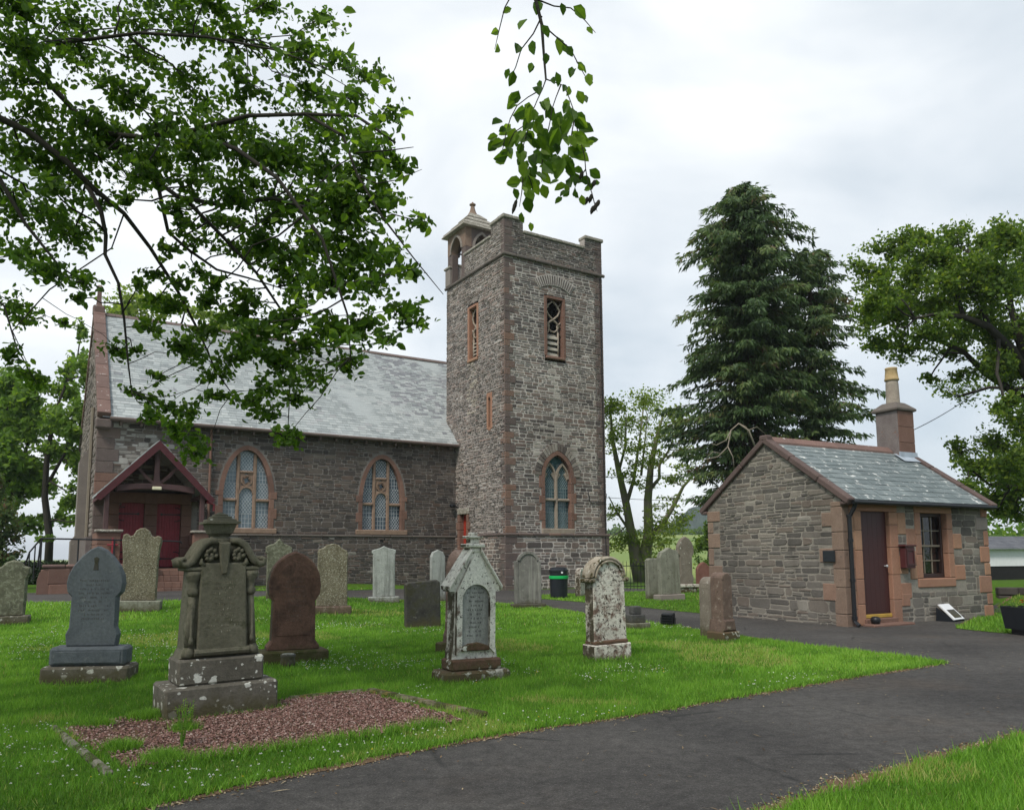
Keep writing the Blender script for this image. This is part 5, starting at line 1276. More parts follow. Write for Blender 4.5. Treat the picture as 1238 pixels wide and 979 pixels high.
# 14 small dark stepped stone behind it
g14 = grave('gravestone', 2.42, 15.5, 24, 'small dark stepped grave base behind the round headed white stone')
blk(-.1, .1, .16, .3, .46, 'post', M['dark base'], g14); blk(-.16, .16, .26, .14, .3, 'upper_base', M['dark base'], g14); blk(-.24, .24, .36, -.05, .14, 'base', M['sage stone'], g14)
# 16 red-brown stone near the cottage
g16 = grave('gravestone', 3.55, 13.25, 33, 'red brown weathered gravestone with round top near the cottage gable', tilt=(0, -.6))
slab([(-.135, 0), (-.13, .8)]+arcpts(0, .83, .13, 180, 0, 10)[1:-1]+[(.13, .8), (.135, 0)], .25, 'slab', M['red brown stone'], g16, .02, 0, .2)
slab([(-.17, 0), (-.135, .2), (.135, .2), (.17, 0)], .32, 'moulded_foot', M['red brown stone'], g16, .03, 0, .18)
blk(-.21, .21, .38, -.06, .18, 'base', M['moss foot'], g16, .02)
g16b = grave('gravestone', 3.55, 14.0, 33, 'grey lichened round topped gravestone just behind the red brown one')
slab([(-.17, 0), (-.165, .88)]+arcpts(0, .9, .165, 180, 0, 10)[1:-1]+[(.165, .88), (.17, 0)], .24, 'slab', M['lichen gothic'], g16b, .02)
# 17, 18, 19 by the fence
g17 = grave('gravestone', 5.07, 25.2, 22, 'pale sage streaked gravestone on the verge before the iron fence', tilt=(0, -1.5))
slab([(-.36, 0), (-.36, 1.2), (-.3, 1.36), (-.14, 1.42), (0, 1.5), (.14, 1.44), (.28, 1.42), (.36, 1.28), (.38, 0)], .2, 'slab', M['sage stone'], g17, .02, 0, .2); blk(-.5, .46, .4, -.1, .21, 'base', M['grey_dress'], g17, .02)
g17b = grave('gravestone', 4.75, 26.1, 22, 'narrow sage gravestone edge peeping out behind the streaked one')
slab([(-.3, 0), (-.3, 1.3), (-.2, 1.36), (.3, 1.36), (.3, 0)], .2, 'slab', M['sage stone'], g17b, .02)
g18 = grave('gravestone', 6.75, 30.4, 22, 'tall pointed brown gravestone with white lichen spots, near the fence')
slab([(-.3, 0), (-.32, .3), (-.27, .42), (-.27, 1.1), (-.36, 1.22), (-.36, 1.35)]+ptd_outline(0, .36, 1.36, 1.88, 0, 7)[1:-1]+[(.36, 1.35), (.36, 1.22), (.27, 1.1), (.27, .42), (.32, .3), (.3, 0)], .18, 'slab', M['lichen gothic'], g18, .02, 0, .3); blk(-.42, .5, .5, .22, .34, 'table', M['patchy white stone'], g18, .02); blk(-.36, .4, .4, -.05, .22, 'base', M['moss foot'], g18, .02)
g19 = grave('gravestone', 8.42, 34.4, 22, 'plain round topped red sandstone gravestone beside the cottage gable')
slab([(-.34, 0), (-.34, .85), (-.26, .98), (-.12, 1.1), (0, 1.15), (.12, 1.1), (.26, .98), (.34, .85), (.34, 0)], .16, 'slab', M['red slab'], g19, .02)
g20 = grave('gravestone', 3.9, 31.9, 20, 'small low grey gravestone at the foot of the iron fence')
slab([(-.3, 0), (-.3, .22), (-.2, .36), (0, .42), (.2, .36), (.3, .22), (.3, 0)], .16, 'slab', M['dark base'], g20, .02)

# ------------------------------------------------------------------ fence, bin, lamps, planter, board
F0 = empty('iron_fence', (3.7, 33.5, 0), R(-3), 'black iron railing fence at the foot of the forked tree', 'fence')
for i in range(17):
    x = .15*i; h = 1.15
    MB().tube([(x, 0, 0), (x, 0, h)], .011, 5).lathe([(.018, h), (.012, h+.03), (.002, h+.09)], 5, c=(x, 0)).build('railing_bar', M['black'], F0)
for z in (.14, 1.0): MB().box(-.05, 2.45, -.012, .012, z, z+.035).build('rail', M['black'], F0)
for x in (-.06, 2.5): MB().box(x-.035, x+.035, -.035, .035, 0, 1.28, 0, .5, None, .01).build('post', M['black'], F0)
G0 = empty('iron_gate', (6.3, 33.2, 0), R(-60), 'black iron gate standing open at the end of the railings', 'gate')
for i in range(8): MB().tube([(.1*i, 0, .05), (.1*i, 0, 1.15)], .012, 5).build('gate_bar', M['black'], G0)
for z in (.1, 1.05): MB().box(-.02, .74, -.014, .014, z, z+.04).build('gate_rail', M['black'], G0)
B0_ = empty('litter_bin', (1.62, 27.4, 0), R(20), 'black litter bin with a green band beside the tower', 'bin')
MB().lathe([(.26, 0), (.30, .04), (.325, .9), (.34, .92), (.34, .97), (.3, 1.0), (.29, .93)], 24).build('bin_body', M['black_plastic'], B0_)
MB().lathe([(.327, .66), (.345, .67), (.348, .76), (.329, .77)], 24).build('green_band', M['green_band'], B0_)
MB().lathe([(.3, .985), (.29, 1.04), (.2, 1.07), (.02, 1.075)], 24).build('bin_lid', M['black_plastic'], B0_)
MB().box(-.05, .02, -.335, -.325, .85, .92, 0, .5, None, .002).build('sticker', M['white_paint'], B0_)
g21 = grave('gravestone', 2.45, 28.3, 60, 'small white patched gravestone seen edge on behind the litter bin')
slab([(-.22, 0), (-.22, .8), (-.12, 1.0), (.08, 1.02), (.2, .85), (.22, 0)], .2, 'slab', M['patchy white stone'], g21, .02)
fl_ = empty('floodlight', (3.17, 15.98, 0), R(150), 'small black floodlight standing on the grass by the path', 'floodlight')
MB().box(-.12, .12, -.02, .1, .06, .28, 0, .5, None, .015).box(-.13, .13, -.05, -.02, .05, .29, 0, .5, None, .01).build('housing', M['black'], fl_); MB().box(-.1, .1, -.056, -.05, .08, .26).build('lens', M['glass_dark'], fl_)
MB().box(-.15, -.135, -.01, .05, .0, .2).box(.135, .15, -.01, .05, .0, .2).box(-.13, .13, -.01, .05, -.002, .018).build('bracket', M['black'], fl_)
for i in range(4): MB().box(-.11, .11, .1, .13, .09+.05*i, .1+.05*i).build('cooling_fin', M['black'], fl_)
f2 = empty('floodlight', (7.32, 15.82, .0), R(28), 'small round black lamp beside the cottage doorstep', 'floodlight')
MB().lathe([(.03, .02), (.08, .06), (.1, .14), (.07, .19), (.02, .2)], 14).build('lamp_head', M['black'], f2, smooth=True); MB().tube([(0, 0, -.01), (0, 0, .05)], .04).build('stake', M['black'], f2)
# leaning information board against the cottage
bd = empty('leaning_board', (9.58, 16.86, 0), R(38), 'white framed board with a dark picture leaning low against the cottage', 'board')
fb_ = lambda s, d, z: (s, .1*0-d*.86+(z*.5), z*.86+d*.5)
MB().box(-.24, .24, -.04, .0, .0, .42, 0, .5, lambda s, d, z: (s, d+z*.75, .03+z*.75-d*.5), .008).build('panel', M['white_paint'], bd)
MB().box(-.17, .17, -.006, .003, .05, .26, 0, .5, lambda s, d, z: (s, d-.043+z*.75, .03+.02+z*.75-d*.5), 0).build('dark_picture', M['dark base'], bd)
MB().prism([(-.05, 0), (.35, 0), (.33, .3)], -.255, -.242, lambda s, d, z: (d, s, z), 0, .5).build('side_cheek', M['black_plastic'], bd); MB().prism([(-.05, 0), (.35, 0), (.33, .3)], .242, .255, lambda s, d, z: (d, s, z), 0, .5).build('side_cheek', M['black_plastic'], bd)
# planter
PL = empty('flower_planter', (9.3, 13.98, 0), R(8), 'black panelled planter tub with red flowers at the right edge', 'planter')
MB().add([(-.34, -.3, .1), (.34, -.3, .1), (.34, .3, .1), (-.34, .3, .1), (-.385, -.33, .5), (.385, -.33, .5), (.385, .33, .5), (-.385, .33, .5), (-.36, -.3, .5), (.36, -.3, .5), (.36, .3, .5), (-.36, .3, .5), (-.36, -.3, .44), (.36, -.3, .44), (.36, .3, .44), (-.36, .3, .44)],
         [(0, 1, 2, 3), (0, 1, 5, 4), (1, 2, 6, 5), (2, 3, 7, 6), (3, 0, 4, 7), (4, 5, 9, 8), (5, 6, 10, 9), (6, 7, 11, 10), (7, 4, 8, 11), (8, 9, 13, 12), (9, 10, 14, 13), (10, 11, 15, 14), (11, 8, 12, 15)]).build('tub', M['black_plastic'], PL)
MB().box(-.27, .27, -.24, .24, .0, .1, 0, .5, None, .01).build('foot', M['black'], PL)
tp = MB(); q_ = lambda s, z: (s, -.3-.03*(z-.1)/.4-.006, z)
tp.tube([q_(-.27, .2), q_(-.3, .42), q_(.3, .42), q_(.27, .2), q_(-.27, .2)], .008, 5); tp.build('panel_moulding', M['white_paint'], PL)
MB().add([(-.36, -.3, .46), (.36, -.3, .46), (.36, .3, .46), (-.36, .3, .46)], [(0, 1, 2, 3)]).build('compost', M['soil'], PL)
r = random.Random(4)
lf = MB(); 
for i in range(160):
    p = Vector((r.uniform(-.34, .34), r.uniform(-.28, .28), .46+r.uniform(0, .12))); d = Vector((r.uniform(-1, 1), r.uniform(-1, 1), r.uniform(0, 1))).normalized()*.06; s = d.cross(Vector((0, 0, 1))).normalized()*.025; lf.add([p, p+d*.5+s, p+d, p+d*.5-s], [(0, 1, 2, 3)], 0, r.random())
lf.build('leaves', M['leaf_mid'], PL, kind='stuff')
for i in range(16):
    p = Vector((r.uniform(-.3, .3), r.uniform(-.28, .2), .54+r.uniform(0, .14))); fm = MB()
    for k in range(7):
        a = k*.9; d = Vector((math.cos(a), math.sin(a), .5))*.035; s = Vector((-math.sin(a), math.cos(a), 0))*.02; fm.add([p, p+d*.6+s, p+d, p+d*.6-s], [(0, 1, 2, 3)], 0, r.random())
    fm.build('flower', M['red_flower'], PL)

# ------------------------------------------------------------------ ground
def resample(P, step, jit, r, closed=True):
    o = []
    n = len(P)
    for i in range(n if closed else n-1):
        a, b = Vector(P[i]), Vector(P[(i+1) % n]); l = (b-a).length; k = max(1, int(l/step)); nrm = Vector((-(b-a).y, (b-a).x)).normalized()
        for j in range(k):
            p = a+(b-a)*j/k; o.append(p+nrm*r.uniform(-jit, jit))
    if not closed: o.append(Vector(P[-1]))
    return o
def smooth_poly(P, it=2):
    for _ in range(it):
        o = []
        for i in range(len(P)-1):
            a, b = Vector(P[i]), Vector(P[i+1]); o += [a*.75+b*.25, a*.25+b*.75]
        P = [Vector(P[0])]+o+[Vector(P[-1])]
    return P
def inpoly(x, y, P):
    x = np.asarray(x); y = np.asarray(y); c = np.zeros(x.shape, bool); n = len(P); j = n-1
    for i in range(n):
        xi, yi = P[i][0], P[i][1]; xj, yj = P[j][0], P[j][1]
        m = ((yi > y) != (yj > y)) & (x < (xj-xi)*(y-yi)/((yj-yi) if yj != yi else 1e-9)+xi); c ^= m; j = i
    return c
def sheet(name, P, lift, mat, grid=.8, kind='structure', parent=None):
    xs = [p[0] for p in P]; ys = [p[1] for p in P]
    gx, gy = np.meshgrid(np.arange(min(xs), max(xs), grid), np.arange(min(ys), max(ys), grid)); gx, gy = gx.ravel(), gy.ravel()
    k = inpoly(gx, gy, P); pts = [Vector((p[0], p[1])) for p in P]+[Vector((a, b)) for a, b in zip(gx[k], gy[k])]
    n = len(P)
    v, e, f, *_ = delaunay_2d_cdt(pts, [(i, (i+1) % n) for i in range(n)], [list(range(n))], 1, 1e-4)
    mb = MB(); mb.add([(p.x, p.y, tz(p.x, p.y)+lift) for p in v], f)
    return mb.build(name, mat, parent, kind=kind)
def axis(lo, hi, st, far, g=1.35):
    a = list(np.arange(lo, hi+1e-6, st)); s = st
    while a[-1] < far[1]: s *= g; a.append(a[-1]+s)
    s = st
    while a[0] > far[0]: s *= g; a.insert(0, a[0]-s)
    return np.array(a)
gx = axis(-26, 26, .5, (-2600, 2600)); gy = axis(-6, 50, .5, (-400, 3200))
X, Y = np.meshgrid(gx, gy); Z = terrain(X, Y)
nx = len(gx); V = np.stack([X, Y, Z], -1).reshape(-1, 3)
idx = np.arange(len(gy)*nx).reshape(len(gy), nx)
F_ = np.stack([idx[:-1, :-1], idx[:-1, 1:], idx[1:, 1:], idx[1:, :-1]], -1).reshape(-1, 4)
me = bpy.data.meshes.new('ground'); me.from_pydata(V.tolist(), [], F_.tolist())
me.materials.append(M['ground']); me.materials.append(M['field'])
fc = V[F_].mean(1); me.polygons.foreach_set('material_index', (fc[:, 1] > 43).astype(np.int32)); me.polygons.foreach_set('use_smooth', [True]*len(F_))
tag(bpy.data.objects.new('ground', me), kind='structure'); COL.objects.link(bpy.data.objects['ground'])

rp_ = random.Random(3)
lawnS = [(-5.2, 2.3), (-3.2, 3.85), (-2.12, 4.67), (-1.6, 5.31), (-1.03, 5.79), (-.4, 6.32), (.13, 6.69), (1.04, 7.2), (1.87, 7.81), (2.97, 8.63), (4.31, 9.58), (5.3, 10.2), (5.72, 10.5)]
lawnN = [(5.62, 11.0), (4.9, 12.28), (4.27, 13.52), (3.71, 14.87), (3.1, 16.52), (2.84, 17.38), (1.83, 19.69), (.96, 22.3), (-.4, 24.4), (-2.4, 25.6), (-4.53, 25.2), (-6.13, 24.1), (-7.57, 23.06), (-8.91, 21.2), (-11.5, 20.94), (-14, 20.8), (-24, 20.6)]
lawn = resample(smooth_poly(lawnS, 2), .12, .022, rp_, False)+resample(smooth_poly(lawnN, 2), .12, .03, rp_, False)+[Vector((-24, 2))]
rightL = [(-.3, 3.2), (.8, 4.0), (1.5, 4.55), (1.83, 4.8), (2.38, 5.18), (3.0, 5.66), (3.66, 6.08), (4.24, 6.42), (6.5, 7.4), (11, 8.6), (26, 10)]
rlawn = resample(smooth_poly(rightL, 2), .1, .03, rp_, False)+[Vector((26, -4)), Vector((-.6, -4))]
# grass verge between the path and the tower / fence
verge = resample(smooth_poly([(1.0, 26.5), (2.3, 24.4), (3.61, 22.06), (4.6, 19.7), (4.9, 19.0), (5.05, 19.2)], 2), .15, .03, rp_, False)+resample(smooth_poly([(9, 27), (9.4, 32.5), (7.15, 32.1), (5.62, 31.6), (4.74, 31.5), (2.59, 30.3), (1.2, 29.6), (.75, 27.6)], 1), .3, .04, rp_, False)
verge2 = resample([(-10.2, 27.0), (-7.4, 27.7), (-5.9, 29.5), (-5.2, 31.0), (-5.3, 31.3), (-10.4, 28.1)], .25, .03, rp_)
cgrass = resample(smooth_poly([(8.62, 15.3), (8.83, 14.2), (9.5, 13.75), (11, 14.5), (15, 16.5), (16, 22), (11.4, 18.9)], 1), .15, .03, rp_)
asph = [(-24, 21.5), (-24, 29.5), (-17.5, 26.8), (-12, 29.5), (-6, 31), (0, 33.5), (4.8, 35.6), (6.5, 33.2), (9.6, 32.8), (10, 22), (12, 19.5), (16, 22), (27, 22), (27, 4), (4, 2), (-3, -2), (-8, -2), (-9, 2)]
# one asphalt sheet, lawns lie on it a few millimetres higher, like real turf
sheet('path', [Vector(p) for p in asph], .004, M['asphalt'], 1.0)
def offset_poly(P, d):
    q = inset([tuple(p) for p in P], -d); return [Vector(p) for p in q]
def edge_strip(name, P, w0, w1, lift, seed):
    """bare soil between the turf and the asphalt, with a ragged outer edge and loose crumbs"""
    g = np.random.default_rng(seed); A = np.array([(p[0], p[1]) for p in P]); k = 5
    As = np.array([A[max(0, i-6):i+7].mean(0) for i in range(len(A))]); seg = np.linalg.norm(np.diff(As, axis=0), axis=1); cum = np.concatenate([[0], np.cumsum(seg)])
    t = np.arange(0, cum[-1], .035); C = np.stack([np.interp(t, cum, As[:, 0]), np.interp(t, cum, As[:, 1])], 1)
    d = np.gradient(C, axis=0); d /= np.maximum(np.linalg.norm(d, axis=1, keepdims=True), 1e-9); nr = np.stack([d[:, 1], -d[:, 0]], 1)
    ph = g.uniform(0, 6.3, 6); n = .5+.28*np.sin(t*1.7+ph[0])*np.sin(t*.9+ph[1])+.2*np.sin(t*5.3+ph[2])+.14*np.sin(t*11+ph[3])+.1*np.sin(t*23+ph[4])+g.normal(0, .12, len(t))
    w = np.maximum(w0*.3, w0+(w1-w0)*n)[:, None]; I = C-nr*.07; O = C+nr*w
    V = np.stack([I, O], 1).reshape(-1, 2); z = terrain(V[:, 0], V[:, 1])+lift
    mb = MB(); mb.add([(a, b, c) for (a, b), c in zip(V.tolist(), z.tolist())], [(2*i, 2*i+1, 2*i+3, 2*i+2) for i in range(len(t)-1)]); o = mb.build(name, M['soil'], kind='structure')
    m = int(cum[-1]*130*(w1/.12)); i = g.integers(0, len(t), m); q = C[i]+nr[i]*(w[i]*g.uniform(.2, 1.25, (m, 1))**.8+g.exponential(.02, (m, 1))); s = g.uniform(.004, .012, m)
    zz = terrain(q[:, 0], q[:, 1])+lift; a = g.uniform(0, 6.3, m); vs = []
    for j in range(3): vs.append(np.stack([q[:, 0]+s*np.cos(a+2.1*j), q[:, 1]+s*np.sin(a+2.1*j), zz], -1))
    top = np.stack([q[:, 0], q[:, 1], zz+s*.8], -1); T3 = np.concatenate([np.stack([vs[j], vs[(j+1) % 3], top], 1) for j in range(3)], 1).reshape(-1, 3)
    np_mesh('soil_crumbs', T3, 3, np.repeat(g.random(m), 3), M['litter'], kind='stuff')
    return o
lawn_s = sheet('lawn', lawn, .012, M['ground'], 1.0)
lawn_r = sheet('lawn', rlawn, .012, M['ground'], 1.0)
lawn_v = sheet('grass_verge', verge, .012, M['ground'], 1.0)
lawn_v2 = sheet('grass_verge', verge2, .012, M['ground'], 1.0)
lawn_c = sheet('grass_verge', cgrass, .012, M['ground'], 1.0)
nS = len(resample(smooth_poly(lawnS, 2), .12, 0, rp_, False))
edge_strip('path_edge', lawn[:nS], .03, .09, .008, 1)
edge_strip('path_edge', lawn[nS:-1], .02, .08, .0082, 2)
nR = len(resample(smooth_poly(rightL, 2), .1, 0, rp_, False))
edge_strip('path_edge', rlawn[:nR][::-1], .04, .17, .008, 3)
edge_strip('path_edge', cgrass[::-1]+[cgrass[-1]], .03, .1, .008, 4)
# gravel plot
plot = [(-3.84, 6.72), (-2.62, 5.46), (-1.6, 6.05), (-.42, 6.95), (-1.0, 7.72), (-1.58, 8.42), (-2.45, 7.9), (-3.3, 7.42)]
plot_r = resample(plot, .12, .03, rp_)
sheet('gravel_bed', plot_r, .02, M['soil'], .5)
ng = np.random.default_rng(5)
n = 42000; px_ = ng.uniform(-3.9, -.4, n); py_ = ng.uniform(5.4, 8.5, n)
k = inpoly(px_, py_, plot_r) & (ng.random(n) < .6+.4*ss(-3.3, -2.6, px_)); px_, py_ = px_[k], py_[k]; n = len(px_)
S = ng.uniform(.006, .0135, (n, 1))*ng.uniform(.6, 1.2, (n, 3)); S[:, 2] *= .7
oc = np.array([(1, 0, 0), (0, 1, 0), (-1, 0, 0), (0, -1, 0), (0, 0, 1), (0, 0, -1)], float); of = [(0, 1, 4), (1, 2, 4), (2, 3, 4), (3, 0, 4), (1, 0, 5), (2, 1, 5), (3, 2, 5), (0, 3, 5)]
A = ng.uniform(0, 6.3, n); tl = ng.uniform(-.5, .5, n)
P = oc[None]*S[:, None, :]*ng.uniform(.7, 1.3, (n, 6, 1)); P[:, :, 2] += P[:, :, 0]*tl[:, None]
c_, s_ = np.cos(A)[:, None], np.sin(A)[:, None]
Q = np.stack([P[:, :, 0]*c_-P[:, :, 1]*s_+px_[:, None], P[:, :, 0]*s_+P[:, :, 1]*c_+py_[:, None], P[:, :, 2]+.026+ng.uniform(0, .018, (n, 1))], -1)
np_mesh('gravel', Q[:, np.array(of)].reshape(-1, 3), 3, np.repeat(ng.random(n), 8), M['gravel'], kind='stuff')
def kerb(pts, w, h, mat, seed, lbl, name='plot_kerb'):
    r = random.Random(seed); P = [Vector((p[0], p[1], 0)) for p in pts]; d = (P[-1]-P[0]); L_ = d.length; d.normalize(); nr = Vector((-d.y, d.x, 0))
    K = empty(name, P[0], math.atan2(d.y, d.x), lbl, 'kerb'); x = 0
    while x < L_-.05:
        l = min(r.uniform(.45, .8), L_-x); l = L_-x if L_-x-l < .2 else l
        MB().box(x+.004, x+l-.004, -w/2+r.uniform(-.01, .01), w/2+r.uniform(-.01, .01), -.05, h+r.uniform(-.012, .012), 0, r.random(), None, .02).build('kerb_stone', mat, K); x += l
M['mossy'] = stone_mat('mossy kerb', (.13, .11, .07), (.22, .19, .13), 6, None, [(MOSS, 7, .42, .55, 'n'), ((.17, .12, .03), 9, .55, .65, 'n')])
M['concrete'] = stone_mat('old concrete kerb', (.15, .14, .11), (.24, .225, .18), 6, None, [(MOSS, 9, .45, .56, 'n')])
kerb([(-1.55, 8.46), (-.25, 7.15)], .11, .07, M['mossy'], 1, 'mossy stone kerb along the right end of the gravel plot')
kerb([(-2.3, 8.06), (-1.6, 8.5)], .1, .06, M['mossy'], 2, 'short mossy kerb behind the gravel plot beside the urn monument')
kerb([(-3.92, 6.78), (-2.7, 5.34)], .065, .048, M['concrete'], 3, 'thin concrete kerb along the left end of the gravel plot')
# grass blades, shorter and wider with distance
def fbm(x, y, sc, seed):
    r = np.random.default_rng(seed); o = np.zeros_like(x); a = 1
    for k in range(4):
        th = r.uniform(0, 6.3, 3); ph = r.uniform(0, 6.3, 3)
        for t_, p_ in zip(th, ph): o += a*np.sin((x*np.cos(t_)+y*np.sin(t_))*sc*2**k*r.uniform(.7, 1.3)+p_)/3
        a *= .6
    return o
grav_fp = [(-5.05, 9.34, .55), (-2.8, 7.47, .55), (-3.14, 10.9, .45), (-.45, 9.35, .42), (1.4, 11.1, .32)]
def blades(polys, n, ylo, yhi, xr, hs, ws, seed, holes=(), dens=None):
    g = np.random.default_rng(seed); x = g.uniform(xr[0], xr[1], n); y = g.uniform(ylo, yhi, n)
    k = np.zeros(n, bool)
    for p in polys: k |= inpoly(x, y, p)
    for h in holes: k &= ~inpoly(x, y, h)
    k &= (np.abs(x) < (y+1.0)*.72+.6)
    for a, b, c in grav_fp: k &= (np.abs(x-a)+np.abs(y-b)) > c
    x, y = x[k], y[k]; n = len(x); z = terrain(x, y)+.008
    pt = fbm(x, y, 1.1, 3); tuft = fbm(x, y, 6, 9)
    H = g.uniform(hs[0], hs[1], n)*(1+.35*np.clip(tuft, -1, 1.2)); W = g.uniform(ws[0], ws[1], n)
    a = g.uniform(0, 6.3, n); H = np.where(g.random(n) < .05, H*1.7, H); le = g.uniform(.1, .75, n)*H; la = g.uniform(0, 6.3, n)
    dx, dy = np.cos(a)*W, np.sin(a)*W; lx, ly = np.cos(la)*le, np.sin(la)*le
    V = np.stack([np.stack([x-dx, y-dy, z], -1), np.stack([x+dx, y+dy, z], -1), np.stack([x+lx, y+ly, z+H], -1)], 1)
    t = np.clip(.46+.25*fbm(x, y, .55, 4)+.16*tuft+g.normal(0, .13, n), 0, .78)
    dry = (fbm(x, y, .9, 12) > .62) & (g.random(n) < .5) | (g.random(n) < .025); t = np.where(dry, g.uniform(.85, 1, n), t)
    return V.reshape(-1, 3), t
G_ = [blades([lawn], 330000, 4.0, 9.5, (-7.2, 3.6), (.022, .055), (.0025, .0045), 1, [plot_r]), blades([lawn], 230000, 9.5, 16, (-12, 6), (.025, .06), (.005, .009), 2),
      blades([lawn], 90000, 16, 27, (-19, 5), (.035, .07), (.009, .016), 3), blades([rlawn], 120000, 4.0, 8, (.8, 7), (.03, .07), (.0028, .005), 4),
      blades([verge, verge2], 42000, 18, 33, (-10.5, 9.5), (.03, .07), (.012, .02), 5), blades([cgrass], 26000, 13.5, 22, (8.4, 16), (.04, .09), (.007, .012), 6)]
np_mesh('grass', np.concatenate([g[0] for g in G_]), 3, np.concatenate([g[1] for g in G_]), M['grass'], kind='stuff')
# tall grass fringe and weeds in the plot
def fringe(P, n, seed, hs=(.05, .11)):
    g = np.random.default_rng(seed); i = g.integers(0, len(P)-1, n); A_ = np.array([(p[0], p[1]) for p in P]); t = g.random((n, 1))
    xy = A_[i]*(1-t)+A_[i+1]*t+g.normal(0, .035, (n, 2)); x, y = xy.T; z = terrain(x, y)+.006; H = g.uniform(*hs, n); a = g.uniform(0, 6.3, n); W = .003+.0002*y; la = g.uniform(0, 6.3, n); le = H*g.uniform(.2, .9, n)
    return np.stack([np.stack([x-np.cos(a)*W, y-np.sin(a)*W, z], -1), np.stack([x+np.cos(a)*W, y+np.sin(a)*W, z], -1), np.stack([x+np.cos(la)*le, y+np.sin(la)*le, z+H], -1)], 1).reshape(-1, 3), np.clip(g.normal(.5, .2, n), 0, .8)
fr_ = [fringe(plot_r[14:34], 2600, 1, (.04, .12)), fringe(plot_r+[plot_r[0]], 2400, 2, (.02, .06)), fringe(lawn[:nS], 7000, 3, (.03, .07)), fringe(rlawn[:nR], 5000, 4, (.04, .09))]
# moss and grass clumps inside the left part of the plot
for cx, cy, n, rr, seed in ((-3.3, 7.12, 1800, .12, 11), (-2.75, 6.62, 700, .06, 12), (-2.95, 5.98, 1300, .09, 13), (-2.5, 5.68, 1300, .1, 14), (-3.6, 6.85, 700, .1, 16)):
    fr_.append(fringe([(cx-rr, cy), (cx, cy+rr*.6), (cx+rr, cy), (cx, cy-rr*.6)]*2, n, seed, (.04, .12)))
for i, (gx_, gy_, hw_, hd_, rz_) in enumerate(((-5.05, 9.42, .5, .25, 12), (-2.83, 7.52, .52, .33, 34), (-3.1, 11.02, .49, .24, 27), (-.5, 9.36, .45, .23, 30), (1.33, 11.12, .34, .17, 30), (-1.84, 15.95, .38, .1, 22), (3.55, 13.25, .27, .27, 33), (-4.36, 18.78, .48, .2, 18), (-8.62, 17.95, .52, .22, 18), (-10.15, 15.85, .38, .2, 24), (-3.9, 23.62, .48, .2, 14), (2.42, 15.5, .26, .2, 24), (5.07, 25.2, .5, .22, 22), (.43, 22.05, .5, .2, 16), (3.17, 15.98, .17, .12, 150), (-2.98, 10.42, .1, .1, 0))):
    c_, s_ = math.cos(R(rz_)), math.sin(R(rz_)); Q_ = [(gx_+a*c_-b*s_, gy_+a*s_+b*c_) for a, b in ((-hw_, -hd_), (hw_, -hd_), (hw_, hd_), (-hw_, hd_), (-hw_, -hd_))]
    Q_ = [tuple(Vector(Q_[k]).lerp(Vector(Q_[k+1]), t/4)) for k in range(4) for t in range(4)]+[Q_[0]]
    fr_.append(fringe(Q_, int(1500*(hw_+hd_)), 60+i, (.025, .085)))
np_mesh('grass_fringe', np.concatenate([g[0] for g in fr_]), 3, np.concatenate([g[1] for g in fr_]), M['grass'], kind='stuff')
# a tall weed in the plot
def weed(x, y, h, n, seed, lbl):
    g = random.Random(seed); w = empty('weed', (x, y, .02), 0, lbl, 'plant')
    st = MB(); lf = MB()
    for i in range(n):
        a = g.uniform(0, 6.3); l = h*g.uniform(.6, 1.05); sp = g.uniform(.02, .1)
        pts = [(math.cos(a)*sp*k/3+g.uniform(-.01, .01), math.sin(a)*sp*k/3, l*k/3) for k in range(4)]; st.tube(pts, [.0035, .003, .0025, .0015], 4)
        for q in range(9):
            t = g.uniform(.2, 1); p = Vector(pts[0]).lerp(Vector(pts[3]), t); b = g.uniform(0, 6.3); d = Vector((math.cos(b), math.sin(b), g.uniform(-.1, .7)))*g.uniform(.02, .05); s = d.cross(Vector((0, 0, 1))).normalized()*.007
            lf.add([p, p+d*.5+s, p+d, p+d*.5-s], [(0, 1, 2, 3)], 0, g.random())
    st.build('stem', M['grass'], w); lf.build('leaves', M['leaf_light'], w, kind='stuff')
weed(-2.52, 6.05, .36, 9, 1, 'tall wispy green weed growing in the gravel plot'); weed(-2.72, 6.68, .2, 10, 2, 'short bushy weed in the gravel beside the urn monument')
# clover flowers
def flowers(n, xr, yr, polys, seed, thr, sz):
    g = np.random.default_rng(seed); x = g.uniform(*xr, n); y = g.uniform(*yr, n); k = np.zeros(n, bool)
    for p in polys: k |= inpoly(x, y, p)
    k &= ~inpoly(x, y, plot_r); k &= fbm(x, y, .8, 21) > thr
    x, y = x[k], y[k]; n = len(x); s = g.uniform(*sz, n); z = terrain(x, y)+g.uniform(.03, .055, n)
    a = g.uniform(0, 6.3, n); o = []
    for kx in range(3):
        b = a+kx*1.05; o.append(np.stack([np.stack([x-np.cos(b)*s, y-np.sin(b)*s, z-s*.3], -1), np.stack([x, y, z+s*.8], -1), np.stack([x+np.cos(b)*s, y+np.sin(b)*s, z-s*.3], -1)], 1))
    V = np.concatenate(o, 1).reshape(-1, 3)
    return V, np.repeat(np.where(g.random(n) < .06, 1., g.uniform(0, .8, n)), 3)
fl = [flowers(4200, (-6, 4), (5, 11), [lawn], 1, .3, (.005, .0105)), flowers(4200, (-9, 5), (10, 17), [lawn], 2, .2, (.007, .0125)), flowers(1500, (-14, 4), (15, 24), [lawn], 3, .3, (.008, .014)), flowers(300, (1, 6), (4, 7), [rlawn], 4, .6, (.008, .012))]
np_mesh('clover_flowers', np.concatenate([f[0] for f in fl]), 3, np.concatenate([f[1] for f in fl]), M['flower'], kind='stuff')
